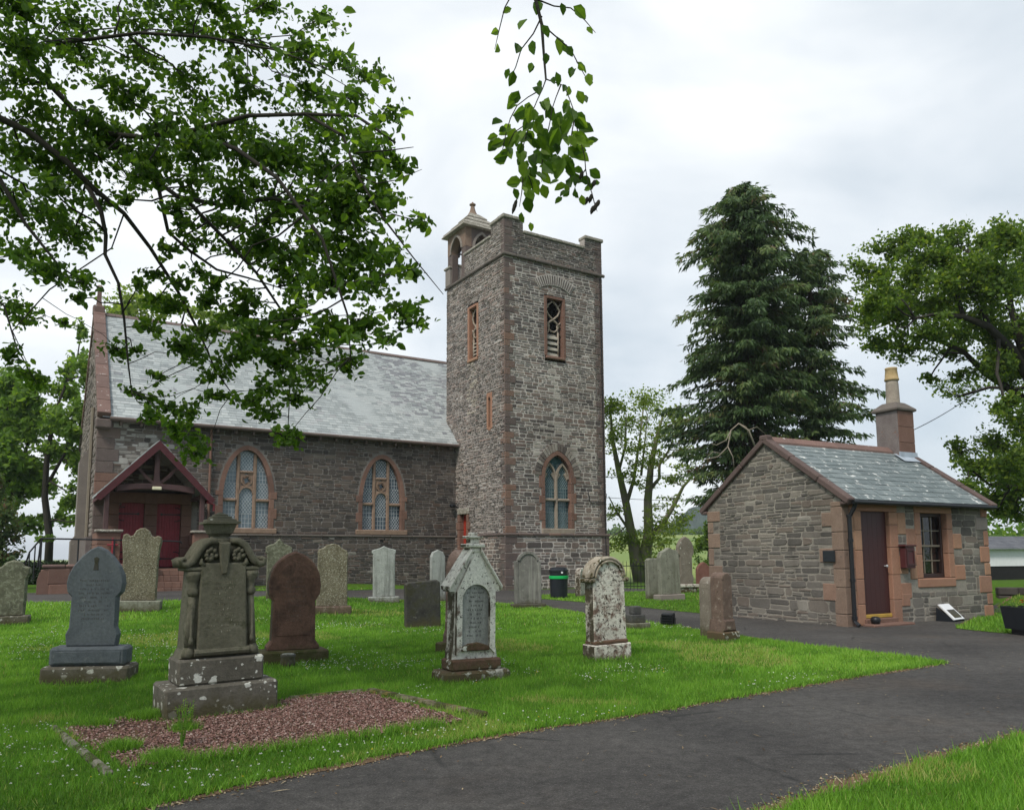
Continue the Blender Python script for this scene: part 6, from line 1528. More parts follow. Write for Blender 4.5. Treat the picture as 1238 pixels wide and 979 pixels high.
# twigs and dry leaf scraps on the path
g = np.random.default_rng(12); n = 1500; x = g.uniform(-3, 9, n); y = g.uniform(4.2, 14, n); k = ~inpoly(x, y, lawn) & ~inpoly(x, y, rlawn); x, y = x[k], y[k]
n2 = 1300; i = g.integers(0, nS-1, n2); A_ = np.array([(p[0], p[1]) for p in lawn[:nS]]); ex = A_[i]+g.normal(0, .08, (n2, 2))+np.array([.05, -.05])
i = g.integers(0, nR-1, n2); A2 = np.array([(p[0], p[1]) for p in rlawn[:nR]]); ex2 = A2[i]+g.normal(0, .09, (n2, 2))+np.array([-.08, .08])
x = np.concatenate([x, ex[:, 0], ex2[:, 0]]); y = np.concatenate([y, ex[:, 1], ex2[:, 1]]); n = len(x)
a = g.uniform(0, 6.3, n); l = g.exponential(.012, n)+.005; w = g.uniform(.002, .007, n); z = terrain(x, y)+.012
c_, s_ = np.cos(a), np.sin(a)
V = np.stack([np.stack([x-c_*l, y-s_*l, z], -1), np.stack([x+s_*w, y-c_*w, z+.004], -1), np.stack([x+c_*l, y+s_*l, z+g.uniform(0, .01, n)], -1), np.stack([x-s_*w, y+c_*w, z+.003], -1)], 1).reshape(-1, 3)
np_mesh('path_litter', V, 4, g.random(n), M['litter'], kind='stuff')

# ------------------------------------------------------------------ vegetation
def unit(a): return a/np.maximum(np.linalg.norm(a, axis=-1, keepdims=True), 1e-9)
def leaf_faces(P, size, g, aspect=.62, two=False, up=.2, droop=-.25):
    n = len(P); D = unit(g.normal(0, 1, (n, 3))+np.array([0, 0, droop])); N = unit(g.normal(0, 1, (n, 3))+np.array([0, 0, up])); S = unit(np.cross(D, N)); N = np.cross(S, D)
    l = (size*g.uniform(.5, 1.35, n))[:, None]; w = l*aspect/2
    b = P-D*l*.5; t = P+D*l*.5
    if not two: return np.stack([b, P-D*l*.05+S*w, t, P-D*l*.05-S*w], 1).reshape(-1, 3), 4, 1
    fo = N*w*.45
    q1 = np.stack([b, b+D*l*.3+S*w*.95+fo, b+D*l*.68+S*w*.85+fo*.8, t], 1); q2 = np.stack([b, t, b+D*l*.68-S*w*.85+fo*.8, b+D*l*.3-S*w*.95+fo], 1)
    return np.concatenate([q1, q2], 1).reshape(-1, 3), 4, 2
def wander(a, b, n, amp, g, sag=0.):
    a, b = Vector(a), Vector(b); L_ = (b-a).length; o = []
    off = Vector((0, 0, 0))
    for i in range(n+1):
        t = i/n; o.append(a.lerp(b, t)+Vector((g.uniform(-1, 1), g.uniform(-1, 1), g.uniform(-1, 1)))*amp*L_*(t*(1-t)*4)**.5*.5+Vector((0, 0, 4*sag*L_*t*(1-t))))
    return o
def make_tree(name, base, label, limbs, clumps, leafsize, mat, bark, seed, density=1., thin=1., cat='tree', group=None, two=False, twig=.018, depth=.7, nsub=5, sub=True, tb=0.):
    """limbs: list of (points, radii) in world space; clumps: (centre, rx, rz, n); twigs run from the nearest limb into every clump"""
    g = random.Random(seed); ng_ = np.random.default_rng(seed)
    T = empty(name, base, 0, label, cat, group); B = Vector(base)
    wood = MB(); lp = []
    for pts, rad in limbs:
        P = [Vector(p)-B for p in pts]; rad = [q*thin for q in rad]; wood.tube(P, rad, 7); lp += [(P[i].lerp(P[i+1], k/5), rad[i] if isinstance(rad, (list, tuple)) else rad) for i in range(len(P)-1) for k in range(5)]
    LP = []
    for c, rx, rz, n in clumps:
        c = Vector(c)-B
        a, ar = min(lp, key=lambda q: (q[0]-c).length) if lp else (c, .05)
        if sub:
            L_ = (c-a).length; r0_ = min(ar*.6, twig*(1+L_*.5)); wood.tube(wander(a, c, 4, .12, g), [r0_, r0_*.8, r0_*.7, r0_*.6, r0_*.5], 5)
        n = max(6, int(n*density)); ends = []
        for k in range(nsub):
            e = c+Vector((g.uniform(-1, 1)*rx, g.uniform(-1, 1)*max(rx, rz)*depth, g.uniform(-1, 1)*rz)); ends.append(e)
            if sub: wood.tube(wander(c, e, 3, .2, g), [twig*.45, twig*.35, twig*.25, twig*.12], 4)
        per = n//nsub+1
        for e in ends:
            t = ng_.uniform(.1, 1.1, (per, 1))**.7; p = np.array(c)[None]*(1-t)+np.array(e)[None]*t
            LP.append(p+ng_.normal(0, 1, (per, 3))*np.array([rx, max(rx, rz)*depth, rz])*.22)
    wood.build('trunk', bark, T, smooth=True)
    P = np.concatenate(LP); V, k, m_ = leaf_faces(P, np.full(len(P), leafsize), ng_, two=two)
    tint = np.clip(ng_.normal(.5+tb, .24, len(P)), 0, 1)
    np_mesh('foliage', V, k, np.repeat(tint, m_), mat, T, kind='stuff')
    return T
def pxc(L_, dist, dep, seed, k, spread=1.):
    """clumps listed as photograph ellipses, set at their own depths in the crown; n grows with area"""
    r = random.Random(seed); o = []
    for cx, cy, rx, ry in L_:
        d = dist+r.uniform(-dep, dep); s = d/FPX; o.append((at(cx, cy, d), rx*s*spread, ry*s*spread, rx*ry*k))
    return o
def pxl(pts, dist): return [at(x, y, dist if len(p_) < 3 else p_[2]) for p_ in pts for x, y in [p_[:2]]]

# right-hand sycamore
oak = [(1060, 330, 25, 25), (1080, 300, 30, 18), (1112, 290, 30, 18), (1150, 290, 35, 20), (1190, 292, 35, 20), (1228, 288, 25, 24), (1065, 360, 28, 22), (1100, 340, 35, 28), (1150, 335, 38, 28), (1200, 340, 38, 32), (1048, 385, 20, 16), (1085, 390, 32, 22), (1130, 380, 32, 22), (1180, 385, 32, 22), (1225, 395, 25, 28), (1062, 415, 22, 13), (1100, 425, 28, 13), (1140, 428, 26, 14), (1190, 440, 28, 20), (1125, 455, 12, 7), (1225, 450, 25, 24), (1215, 490, 22, 16), (1160, 545, 18, 14), (1185, 562, 28, 18), (1220, 560, 28, 28), (1170, 585, 18, 10), (1205, 600, 28, 16), (1232, 515, 18, 22), (1160, 455, 14, 8), (1225, 622, 22, 12), (1205, 618, 14, 8),
       (1275, 300, 45, 40), (1290, 370, 50, 45), (1285, 450, 45, 45), (1290, 540, 50, 45), (1350, 330, 60, 50), (1350, 430, 60, 60), (1340, 540, 60, 60), (1400, 400, 50, 70)]
oak += [(1120, 395, 30, 16), (1165, 405, 28, 18), (1200, 415, 26, 22), (1150, 365, 30, 18), (1210, 450, 22, 20), (1090, 365, 26, 18), (1180, 320, 30, 18), (1130, 315, 30, 18), (1225, 340, 24, 24), (1200, 540, 24, 18), (1228, 590, 20, 20)]
oc_ = pxc(oak, 25, 2.6, 3, 2.1)
oc_ += [(Vector(c)+Vector((rnd.uniform(0, 3), rnd.uniform(3, 6), rnd.uniform(-.5, .5))), rx*1.3, rz*1.2, n*.5) for c, rx, rz, n in oc_ if rnd.random() < .25 and c[0] > 16]
ob = Vector((19.3, 25.5, tz(19.3, 25.5)))
D_ = 25
make_tree('sycamore_tree', ob, 'broad leafy sycamore overhanging from the right edge behind the cottage', [
    ([ob, ob+Vector((-.1, 0, 2)), at(1290, 560, D_), at(1262, 490, D_), at(1240, 440, D_)], [.5, .42, .36, .32, .24]),
    ([at(1262, 490, D_), at(1225, 425, 24.5), at(1195, 395, 24), at(1165, 383, 24), at(1130, 380, 23.6), at(1100, 386, 23.5)], [.24, .2, .16, .12, .08, .04]),
    ([at(1262, 500, D_), at(1220, 470, 25.4), at(1190, 450, 25.5), at(1165, 425, 25.5), at(1130, 410, 25.5), at(1090, 405, 25.5)], [.2, .17, .14, .11, .08, .04]),
    ([at(1240, 440, D_), at(1222, 370, 25.5), at(1214, 310, 25.5)], [.2, .14, .05]), ([at(1165, 383, 24), at(1150, 330, 24.5), at(1120, 300, 24.5)], [.1, .07, .03]), ([at(1195, 395, 24), at(1180, 340, 25), at(1170, 300, 25)], [.12, .08, .03]),
    ([at(1285, 560, D_), at(1240, 590, 25.5), at(1195, 585, 25.5), at(1165, 560, 25.5)], [.14, .1, .06, .03]), ([at(1290, 540, D_), at(1330, 430, 26), at(1350, 340, 26)], [.25, .18, .06])],
    oc_, .135, M['leaf_oak'], M['bark'], 41, twig=.03, nsub=8, thin=.72)

# foreground beech branches reaching over the lawn from the left
can = [(30, 185, 40, 26), (85, 200, 42, 26), (20, 250, 32, 28), (60, 260, 38, 26), (88, 285, 32, 18), (25, 308, 28, 22), (55, 328, 36, 14), (100, 340, 18, 9), (20, 368, 24, 12), (30, 386, 26, 10), (76, 390, 12, 6), (95, 361, 9, 6), (40, 455, 22, 14), (12, 430, 14, 14),
       (140, 175, 46, 18), (190, 190, 38, 22), (240, 180, 38, 22), (290, 185, 38, 24), (340, 190, 42, 26), (165, 222, 26, 14), (232, 222, 32, 16), (278, 240, 28, 16), (125, 245, 18, 8), (215, 252, 20, 10),
       (390, 190, 42, 28), (440, 195, 33, 26), (478, 200, 22, 12), (360, 240, 38, 26), (410, 250, 42, 32), (455, 245, 26, 22), (330, 265, 26, 20), (380, 290, 42, 32), (430, 300, 42, 32), (470, 312, 22, 16), (507, 268, 18, 8), (350, 330, 32, 20), (400, 345, 42, 28), (450, 345, 28, 17), (318, 306, 26, 14), (500, 392, 22, 9), (488, 372, 26, 10), (440, 392, 26, 16), (400, 400, 36, 20), (352, 385, 28, 18), (422, 440, 18, 16), (262, 345, 18, 9), (205, 302, 14, 9), (240, 290, 18, 8),
       (165, 345, 11, 7), (205, 370, 26, 13), (250, 362, 22, 11), (175, 393, 16, 10), (140, 420, 13, 14), (165, 425, 9, 7), (290, 380, 26, 14), (238, 430, 20, 10), (285, 432, 26, 14), (332, 440, 34, 20), (376, 455, 26, 15), (310, 402, 26, 14), (165, 477, 18, 8), (202, 490, 26, 11), (217, 520, 22, 14), (236, 548, 18, 15), (302, 488, 22, 11), (328, 500, 22, 11), (345, 530, 18, 13), (262, 478, 18, 8), (370, 420, 30, 16), (470, 240, 20, 10), (495, 330, 16, 8), (470, 410, 14, 8),
       (260, 265, 20, 10), (290, 300, 25, 12), (300, 360, 24, 13), (330, 398, 24, 12), (215, 342, 16, 8), (190, 362, 16, 9), (222, 420, 24, 12), (258, 452, 22, 10), (190, 455, 13, 9), (316, 470, 20, 11), (356, 482, 18, 9), (226, 500, 20, 12), (180, 502, 17, 8), (250, 402, 22, 11), (185, 330, 13, 8), (282, 272, 24, 12), (312, 286, 26, 14), (242, 330, 16, 8), (345, 300, 26, 16), (300, 420, 26, 13), (120, 190, 30, 14), (170, 205, 26, 12), (60, 225, 30, 14), (150, 240, 14, 8), (310, 225, 28, 14), (255, 215, 24, 12), (220, 275, 14, 8), (350, 460, 18, 9), (420, 405, 18, 10), (30, 140, 42, 20), (100, 142, 42, 18), (200, 145, 46, 15), (300, 150, 46, 14), (390, 152, 46, 13), (440, 160, 26, 10), (40, 100, 36, 16), (150, 112, 40, 12), (250, 122, 40, 10), (30, 60, 40, 20), (100, 70, 36, 18), (170, 70, 36, 16), (20, 15, 40, 22), (90, 25, 38, 20), (160, 25, 38, 18), (230, 40, 36, 18), (225, 90, 34, 14), (300, 100, 34, 16), (300, 50, 34, 16), (245, 0, 36, 16), (320, 5, 32, 14), (360, 60, 30, 16), (370, 110, 32, 14), (425, 120, 28, 13), (410, 70, 26, 13), (390, 20, 26, 12), (450, 95, 20, 10), (470, 140, 20, 10), (60, -20, 50, 18), (160, -20, 50, 18)]
cl = pxc(can, 8.0, 1.0, 5, .50, 1.08)
cl = [(c, rx, rz, n*(1.0 if i < 200 else 1)) for i, (c, rx, rz, n) in enumerate(cl)]
tbase = Vector((-6.8, 2.6, 0))
F = lambda L_, d: [at(x, y, d) for x, y in L_]
limbs = [([tbase, tbase+Vector((.05, 0, 2.2)), tbase+Vector((.2, .2, 4.6)), tbase+Vector((.2, .5, 7)), tbase+Vector((.1, .4, 10))], [.42, .36, .33, .24, .1]),
         ([tbase+Vector((.2, .3, 5.2)), tbase+Vector((.6, 2.4, 5.9)), at(-70, 110, 7.6), at(35, 160, 7.8), at(80, 195, 7.9), at(112, 227, 8), at(150, 258, 8.1), at(182, 300, 8.2), at(215, 352, 8.3), at(240, 400, 8.4), at(262, 450, 8.4), at(285, 482, 8.4)], [.14, .09, .055, .046, .045, .04, .032, .028, .024, .018, .012, .006]),
         ([at(104, 222, 8), at(122, 255, 7.9), at(128, 285, 7.8), at(127, 308, 7.8), at(143, 342, 7.7), at(150, 385, 7.7), at(155, 440, 7.6), at(160, 480, 7.6)], [.036, .032, .028, .025, .021, .017, .012, .006]),
         ([tbase+Vector((.2, .5, 6.5)), tbase+Vector((1.0, 3, 7.2)), at(20, 60, 8), at(115, 160, 8), at(180, 212, 8), at(215, 238, 7.9), at(268, 248, 7.8), at(330, 240, 7.6), at(395, 258, 7.4)], [.12, .08, .045, .036, .034, .032, .03, .026, .015]),
         ([at(190, 220, 8), at(203, 280, 8.2), at(225, 300, 8.3), at(262, 326, 8.3), at(300, 336, 8.3), at(345, 350, 8.3)], [.03, .026, .023, .018, .014, .008]),
         ([at(225, 242, 7.9), at(268, 285, 8.1), at(310, 330, 8.2), at(340, 375, 8.2), at(352, 440, 8.2), at(348, 520, 8.2)], [.03, .026, .022, .017, .012, .006]),
         ([at(115, 160, 8), at(170, 166, 7.7), at(225, 160, 7.4), at(285, 180, 7.1), at(335, 215, 7), at(390, 290, 6.9), at(420, 380, 6.9), at(425, 445, 6.9)], [.036, .034, .032, .03, .026, .02, .013, .005]),
         ([at(225, 160, 7.4), at(300, 140, 7), at(370, 138, 6.7), at(415, 165, 6.5), at(432, 212, 6.4), at(462, 262, 6.4), at(500, 312, 6.3), at(536, 356, 6.3)], [.03, .026, .022, .018, .015, .012, .008, .004]),
         ([at(370, 138, 6.7), at(430, 140, 6.35), at(460, 160, 6.2), at(478, 173, 6.2)], [.02, .018, .016, .013]),
         ([at(430, 185, 6.4), at(470, 182, 6.4), at(500, 178, 6.4)], [.01, .008, .004]), ([at(432, 212, 6.4), at(455, 222, 6.4), at(478, 218, 6.4), at(510, 205, 6.4)], [.009, .008, .006, .003]), ([at(150, 258, 8.1), at(135, 300, 8), at(60, 350, 7.9), at(15, 400, 7.9), at(38, 450, 7.9)], [.012, .01, .01, .008, .004]),
         ([at(20, 60, 8), at(90, 50, 7.8), at(170, 40, 7.6), at(250, 45, 7.3), at(330, 60, 7), at(400, 85, 6.7)], [.03, .026, .022, .018, .012, .005]), ([at(-60, 90, 7.6), at(-10, 200, 7.7), at(30, 270, 7.7), at(70, 320, 7.7), at(105, 345, 7.7)], [.05, .035, .025, .016, .006]), ([at(-40, 330, 7.8), at(5, 370, 7.8), at(20, 420, 7.8), at(45, 465, 7.8)], [.02, .013, .01, .005])]
limbs = [limbs[0]]+[(p, [q*.72 for q in rr]) for p, rr in limbs[1:]]
tree = make_tree('beech_tree', tbase, 'large beech whose dark leafy boughs hang over the upper left of the view', limbs, cl, .07, M['leaf_near'], M['bark'], 17, two=True, twig=.010, nsub=11, depth=1.1)
# the rest of its crown, overhead and out of view, there to shade the lawn
g = np.random.default_rng(77); LP = []
for i in range(60):
    a = g.uniform(0, 6.3); rr = 4.6*math.sqrt(g.random()); c = np.array([-7.4+rr*math.cos(a)*.8, 2.4+rr*math.sin(a), 8.2+g.uniform(-1.6, 2.2)])
    d = Vector(c)-EYE; dz = d.dot(cF); sx, sy = (619+FPX*d.dot(cR)/dz, 569.5-FPX*d.dot(cU)/dz) if dz > .3 else (-999, -999)
    if dz > .3 and sx > -160 and sy > -140: continue
    LP.append(c-np.array(tbase)+g.normal(0, .55, (110, 3)))
P = np.concatenate(LP); V, k, m_ = leaf_faces(P, np.full(len(P), .16), g); np_mesh('upper_foliage', V, k, g.random(len(P)), M['leaf_near'], tree, kind='stuff')
# the leaves that show largest, one object each, share four meshes
def leaf_mesh(tint, l=.09, w=.062):
    me = bpy.data.meshes.new('leaf'); v = [(0, 0, 0), (.28*l, .48*w, .012), (.62*l, .44*w, .014), (.9*l, .16*w, .006), (l, 0, 0), (.9*l, -.16*w, .006), (.62*l, -.44*w, .014), (.28*l, -.48*w, .012), (.5*l, 0, -.003)]
    me.from_pydata(v, [], [(0, 8, 2, 1), (8, 4, 3, 2), (0, 7, 6, 8), (8, 6, 5, 4)]); me.materials.append(M['leaf_near']); a = me.attributes.new('tint', 'FLOAT', 'FACE'); a.data.foreach_set('value', [tint]*4); return me
LM = [leaf_mesh(t) for t in (.15, .45, .75, 1.)]
def put_leaf(p, d, nrm, par, base, s=1.):
    o = bpy.data.objects.new('leaf', rnd.choice(LM)); COL.objects.link(o); o.parent = par
    x = d.normalized(); z = (nrm-x*nrm.dot(x)).normalized(); y = z.cross(x); m_ = Matrix((x, y, z)).transposed()*s; m_ = m_.to_4x4(); m_.translation = Vector(p)-base; o.matrix_local = m_
r = random.Random(9)
for i in range(290):
    cx, cy, rx, ry = r.choice([c for c in can if c[0] > 330 and c[1] < 420]); p = at(cx+r.uniform(-1, 1)*rx, cy+r.uniform(-1, 1)*ry, r.uniform(5.6, 6.6))
    put_leaf(p, Vector((r.uniform(-1, 1), r.uniform(-1, 1), r.uniform(-1, .3))), Vector((r.uniform(-1, 1), r.uniform(-1, .4), r.uniform(-.2, 1))), tree, tbase, r.uniform(.8, 1.25))
# hanging sprig at the top centre
def wob(P):
    o = [P[0]]
    for a, b in zip(P, P[1:]): l = (b-a).length; o += [(a+b)/2+Vector((rnd.uniform(-1, 1), rnd.uniform(-1, 1), rnd.uniform(-1, 1)))*l*.05, b]
    return o
sb = at(660, 96, 4.2)
SP = empty('hanging_sprig', sb, 0, 'sprig of bright rounded leaves and dark catkins hanging above the tower', 'branch')
tw_ = MB(); K4 = lambda x, y, d=4.2: at(x, y, d)-sb
tws = [[(660, 96), (650, 120), (640, 145), (633, 175), (632, 215), (628, 250)], [(660, 96), (682, 104), (694, 135), (703, 175), (708, 205), (716, 235), (722, 256)], [(655, 108), (625, 128), (612, 160), (606, 190)], [(678, 103), (668, 130), (660, 170), (655, 220)], [(695, 140), (690, 190), (688, 235)], [(640, 145), (622, 160), (615, 175)], [(632, 200), (640, 215), (645, 232)], [(708, 205), (700, 215), (694, 230)]]
for t_ in tws: tw_.tube(wob([K4(x, y) for x, y in t_]), [.0042]+[.003]*(2*len(t_)-3)+[.0015], 5)
tw_.tube(wob([Vector((-6.5, 3.1, 9.4))-sb, Vector((-4.2, 3.4, 8.6))-sb, Vector((-1.6, 3.9, 7.3))-sb, K4(560, -330), K4(612, -120), K4(640, -40), K4(655, 30), K4(660, 96)]), [.06, .05, .045, .035, .03, .024, .02, .016, .0125, .0115, .011, .01, .009, .007, .0055], 6)
for t_ in ([(640, -40), (610, 10), (598, 60)], [(655, 30), (690, 60), (712, 100)], [(655, 20), (630, 60), (615, 100)], [(650, 0), (690, 10), (720, 40)]): tw_.tube(wob([K4(x, y) for x, y in t_]), [.005, .004, .0035, .003, .0015], 5)
tw_.build('twig', M['bark'], SP)
LV = [(600, 174, 1.1, 200), (606, 190, .95, 195), (625, 172, 1.2, 250), (617, 185, .8, 280), (640, 170, 1.2, 300), (634, 162, 1.1, 250), (622, 220, 1.0, 190), (635, 218, 1.2, 270), (640, 237, 1.1, 290), (650, 212, 1.1, 310), (658, 231, .9, 290), (663, 185, 1.4, 310), (673, 178, 1.2, 260), (676, 205, 1.4, 250), (665, 203, 1.0, 180), (684, 195, 1.1, 280), (690, 200, 1.1, 300), (695, 185, 1.2, 320), (700, 165, 1.2, 330), (707, 178, 1.0, 350), (690, 220, .9, 270), (677, 227, 1.0, 200), (681, 235, .9, 220), (697, 235, 1.0, 290), (702, 218, 1.1, 330), (713, 226, .6, 190), (612, 160, 1.1, 220), (655, 160, 1.2, 290), (680, 162, 1.2, 250), (633, 267, .7, 280), (645, 195, 1.2, 270), (628, 196, 1., 240), (712, 172, .8, 20), (670, 165, 1.2, 240), (692, 172, 1., 300),
      (640, 140, 1.2, 260), (660, 130, 1.2, 290), (690, 140, 1.2, 280), (620, 130, 1.1, 220), (675, 145, 1.1, 250), (705, 148, 1., 320), (650, 110, 1., 280), (686, 112, 1., 250), (670, 100, .9, 280), (600, 60, 1., 250), (596, 40, 1.1, 220), (610, 15, 1.1, 200), (625, 60, 1.1, 260), (618, 95, 1., 250), (632, 30, 1.1, 240), (645, 60, 1.2, 280), (660, 40, 1.1, 300), (675, 55, 1.1, 280), (690, 65, 1.1, 300), (705, 85, 1., 320), (712, 100, 1., 280), (690, 90, 1., 260), (660, 75, 1.1, 270), (640, 85, 1., 250), (700, 15, 1.1, 330), (715, 40, 1., 310), (680, 15, 1.1, 280), (650, 10, 1.1, 260), (630, -10, 1.1, 220), (670, -15, 1.1, 300), (645, -30, 1.1, 270), (620, 120, 1., 230), (705, 120, 1., 300)]
for x, y, s, an in LV:
    for k in range((5 if s > 1.05 else 3) if y > 125 else (2 if y > 60 else 1)):
        d = math.cos(R(an))*cR+math.sin(R(an))*cU+r.uniform(-.6, .6)*cF; n_ = -cF+cR*r.uniform(-.9, .9)+cU*r.uniform(-.9, .9)
        p = at(x+r.uniform(-5, 5)*k, y+r.uniform(-5, 5)*k, (4.2 if x > 610 else 4.2+(610-x)*.009)+r.uniform(-.15, .15))-d.normalized()*.04*s; put_leaf(p, d, n_, SP, sb, s*r.uniform(.5, .98))
for x, y, l in ((622, 250, .04), (703, 212, .022), (718, 222, .02), (714, 240, .026), (709, 243, .022), (720, 250, .026), (716, 254, .024), (723, 246, .02)):
    c = MB(); p = at(x, y, 4.2)-sb; c.tube([p+cU*l*(1-2*q/7)+cR*l*.3*(1-2*q/7) for q in range(8)], [.002]+[.0105*math.sin(PI*(q+.5)/7.5)**.6*(1+.12*(q % 2)) for q in range(1, 7)]+[.002], 8); c.build('catkin', M['bark'], SP, smooth=True)

# forked tree beyond the fence
b_ = at(775, 703, 43); b_.z = tz(b_.x, b_.y); d_ = 43
fc = [(747, 490, 22, 10), (780, 488, 26, 11), (808, 500, 18, 12), (762, 515, 26, 10), (797, 525, 22, 10), (745, 530, 14, 14), (832, 563, 18, 5), (843, 578, 14, 5), (812, 580, 16, 6), (757, 650, 20, 9), (812, 636, 26, 10), (792, 652, 22, 8), (745, 618, 14, 7), (826, 624, 14, 6), (752, 572, 16, 9), (800, 612, 16, 5), (822, 545, 12, 6), (785, 555, 18, 8), (770, 585, 12, 6), (740, 660, 10, 6), (790, 675, 14, 7), (775, 540, 20, 8), (735, 500, 12, 10), (815, 512, 14, 8)]
make_tree('forked_tree', b_, 'mossy forked tree with light green leaves beyond the iron fence', [
    ([b_, at(770, 680, d_), at(764, 650, d_), at(757, 610, d_), at(748, 570, d_), at(740, 530, d_), at(738, 490, d_)], [.55, .5, .32, .26, .2, .13, .04]), ([b_, at(778, 680, d_), at(784, 645, d_), at(783, 605, d_), at(787, 560, d_), at(796, 520, d_), at(805, 492, d_)], [.5, .48, .34, .28, .2, .12, .03]),
    ([at(783, 650, d_), at(800, 635, d_), at(815, 610, d_), at(826, 588, d_), at(846, 566, d_)], [.22, .18, .14, .1, .04]), ([at(787, 590, d_), at(797, 578, d_), at(797, 562, d_), at(808, 545, d_), at(818, 520, d_)], [.14, .11, .1, .07, .03]), ([at(757, 610, d_), at(766, 580, d_), at(772, 540, d_), at(778, 495, d_)], [.15, .12, .08, .03]),
    ([at(748, 570, d_), at(756, 540, d_), at(757, 500, d_)], [.1, .08, .03]), ([at(760, 640, d_), at(745, 618, d_), at(736, 600, d_)], [.1, .07, .03]), ([at(775, 575, d_+.3), at(779, 540, d_+.3), at(783, 500, d_+.3)], [.09, .06, .02])],
    pxc(fc+[(x+rnd.uniform(-14, 14), y+rnd.uniform(-12, 10), rx*.8, ry*.8) for x, y, rx, ry in fc], d_, 1.8, 8, 1.7, 1.25), .17, M['leaf_light'], M['bark_green'], 23, twig=.028, nsub=8, thin=.85)

# trees on the left, beyond the hedge
b_ = at(-15, 690, 42); b_.z = 0; d_ = 42
lc = [(5, 470, 26, 16), (32, 482, 24, 18), (15, 515, 34, 22), (48, 515, 22, 18), (10, 560, 32, 24), (42, 555, 24, 20), (5, 605, 26, 22), (30, 600, 24, 18), (-30, 480, 40, 40), (-30, 560, 40, 50), (60, 540, 14, 12), (35, 635, 14, 10)]
make_tree('leafy_tree', b_, 'dense green tree at the left edge beyond the hedge', [([b_, at(-10, 620, d_), at(0, 560, d_), at(10, 500, d_)], [.4, .32, .22, .08]), ([at(-5, 600, d_), at(25, 560, d_), at(40, 520, d_)], [.18, .12, .05])], pxc(lc, d_, 2, 4, 2.6, 1.15), .3, M['leaf_mid'], M['bark'], 51, twig=.04, nsub=6)
b_ = at(58, 692, 40); b_.z = 0; d_ = 40
lc = [(95, 440, 12, 22), (80, 478, 18, 16), (98, 490, 12, 20), (66, 502, 16, 12), (84, 522, 20, 14), (58, 545, 20, 12), (85, 560, 18, 16), (55, 580, 18, 10), (88, 600, 14, 14), (72, 625, 18, 8), (95, 630, 8, 8), (48, 625, 10, 6), (100, 400, 8, 12), (112, 450, 14, 20), (120, 500, 16, 30), (118, 570, 18, 30), (60, 650, 12, 5), (92, 545, 14, 14)]
make_tree('slender_tree', b_, 'slender light tree with a thin curved trunk left of the church gable', [([b_, at(60, 650, d_), at(54, 600, d_), at(57, 550, d_), at(66, 500, d_), at(85, 450, d_)], [.22, .19, .16, .13, .09, .03]), ([at(55, 590, d_), at(80, 545, d_), at(95, 490, d_)], [.1, .07, .03])], pxc(lc, d_, 1.2, 6, 2.4, 1.15), .26, M['leaf_mid'], M['bark'], 52, twig=.03, nsub=6, tb=.12)
b_ = at(-5, 690, 30); b_.z = .2; d_ = 30
make_tree('dark_shrub', b_, 'dark conical evergreen shrub at the left edge in front of the hedge', [([b_, at(-3, 600, d_)], [.1, .03])], pxc([(0, 590, 12, 20), (2, 620, 18, 22), (4, 650, 22, 18), (2, 675, 24, 14), (-20, 640, 20, 40)], d_, .5, 7, 2.4), .16, M['needle'], M['bark'], 53, cat='shrub', nsub=6, tb=.15)
# tree behind the nave roof
b_ = at(210, 560, 66); b_.z = 0; d_ = 66
make_tree('pale_tree', b_, 'light yellow green tree top showing above the church roof ridge', [([b_, at(210, 450, d_), at(215, 400, d_)], [.4, .3, .15])], pxc([(150, 378, 22, 14), (185, 365, 26, 13), (225, 372, 28, 14), (260, 388, 24, 14), (295, 400, 20, 12), (200, 395, 50, 20), (330, 415, 20, 10)], d_, 2, 9, 1.4, 1.1), .4, M['leaf_light'], M['bark'], 54, twig=.05, nsub=6, tb=.1)
b_ = at(857, 712, 56); b_.z = tz(b_.x, b_.y); d_ = 56
make_tree('round_bush', b_, 'dark green bushy tree in the field behind the cottage gable', [([b_, at(857, 660, d_)], [.2, .05])], pxc([(857, 640, 12, 12), (852, 660, 13, 14), (862, 660, 14, 16), (855, 685, 15, 14), (866, 690, 14, 14), (870, 640, 14, 20)], d_, 1, 10, 3.0), .26, M['leaf_oak'], M['bark'], 55, nsub=6, tb=-.1)
# hedge
hA, hB = at(-60, 692, 36), at(100, 692, 36); hA.z = hB.z = .2
dv = hB-hA; HG = empty('hedge', hA, math.atan2(dv.y, dv.x), 'low dark clipped hedge beyond the path on the left', 'hedge')
g = np.random.default_rng(31); n = 9000; L_ = dv.length
x = g.uniform(0, L_, n); f_ = g.integers(0, 3, n); P = np.stack([x, np.where(f_ == 0, g.uniform(-.45, .45, n), g.normal(0, .04, n)+np.where(f_ == 1, -.45, .45)), np.where(f_ == 0, 1.05+g.normal(0, .05, n), g.uniform(0, 1.05, n))], -1)
V, k, m_ = leaf_faces(P, np.full(n, .13), g); np_mesh('hedge_leaves', V, k, g.random(n), M['hedge'], HG, kind='stuff')
MB().box(.1, L_-.1, -.38, .38, 0, .98, 0, .3).build('hedge_core', M['hedge'], HG)
LG = sheet('grass_verge', [Vector((-24, 30.5)), Vector((-19, 27.6)), Vector((-17.2, 29.5)), Vector((-17, 34)), Vector((-24, 36))], .012, M['ground'], 1.0)

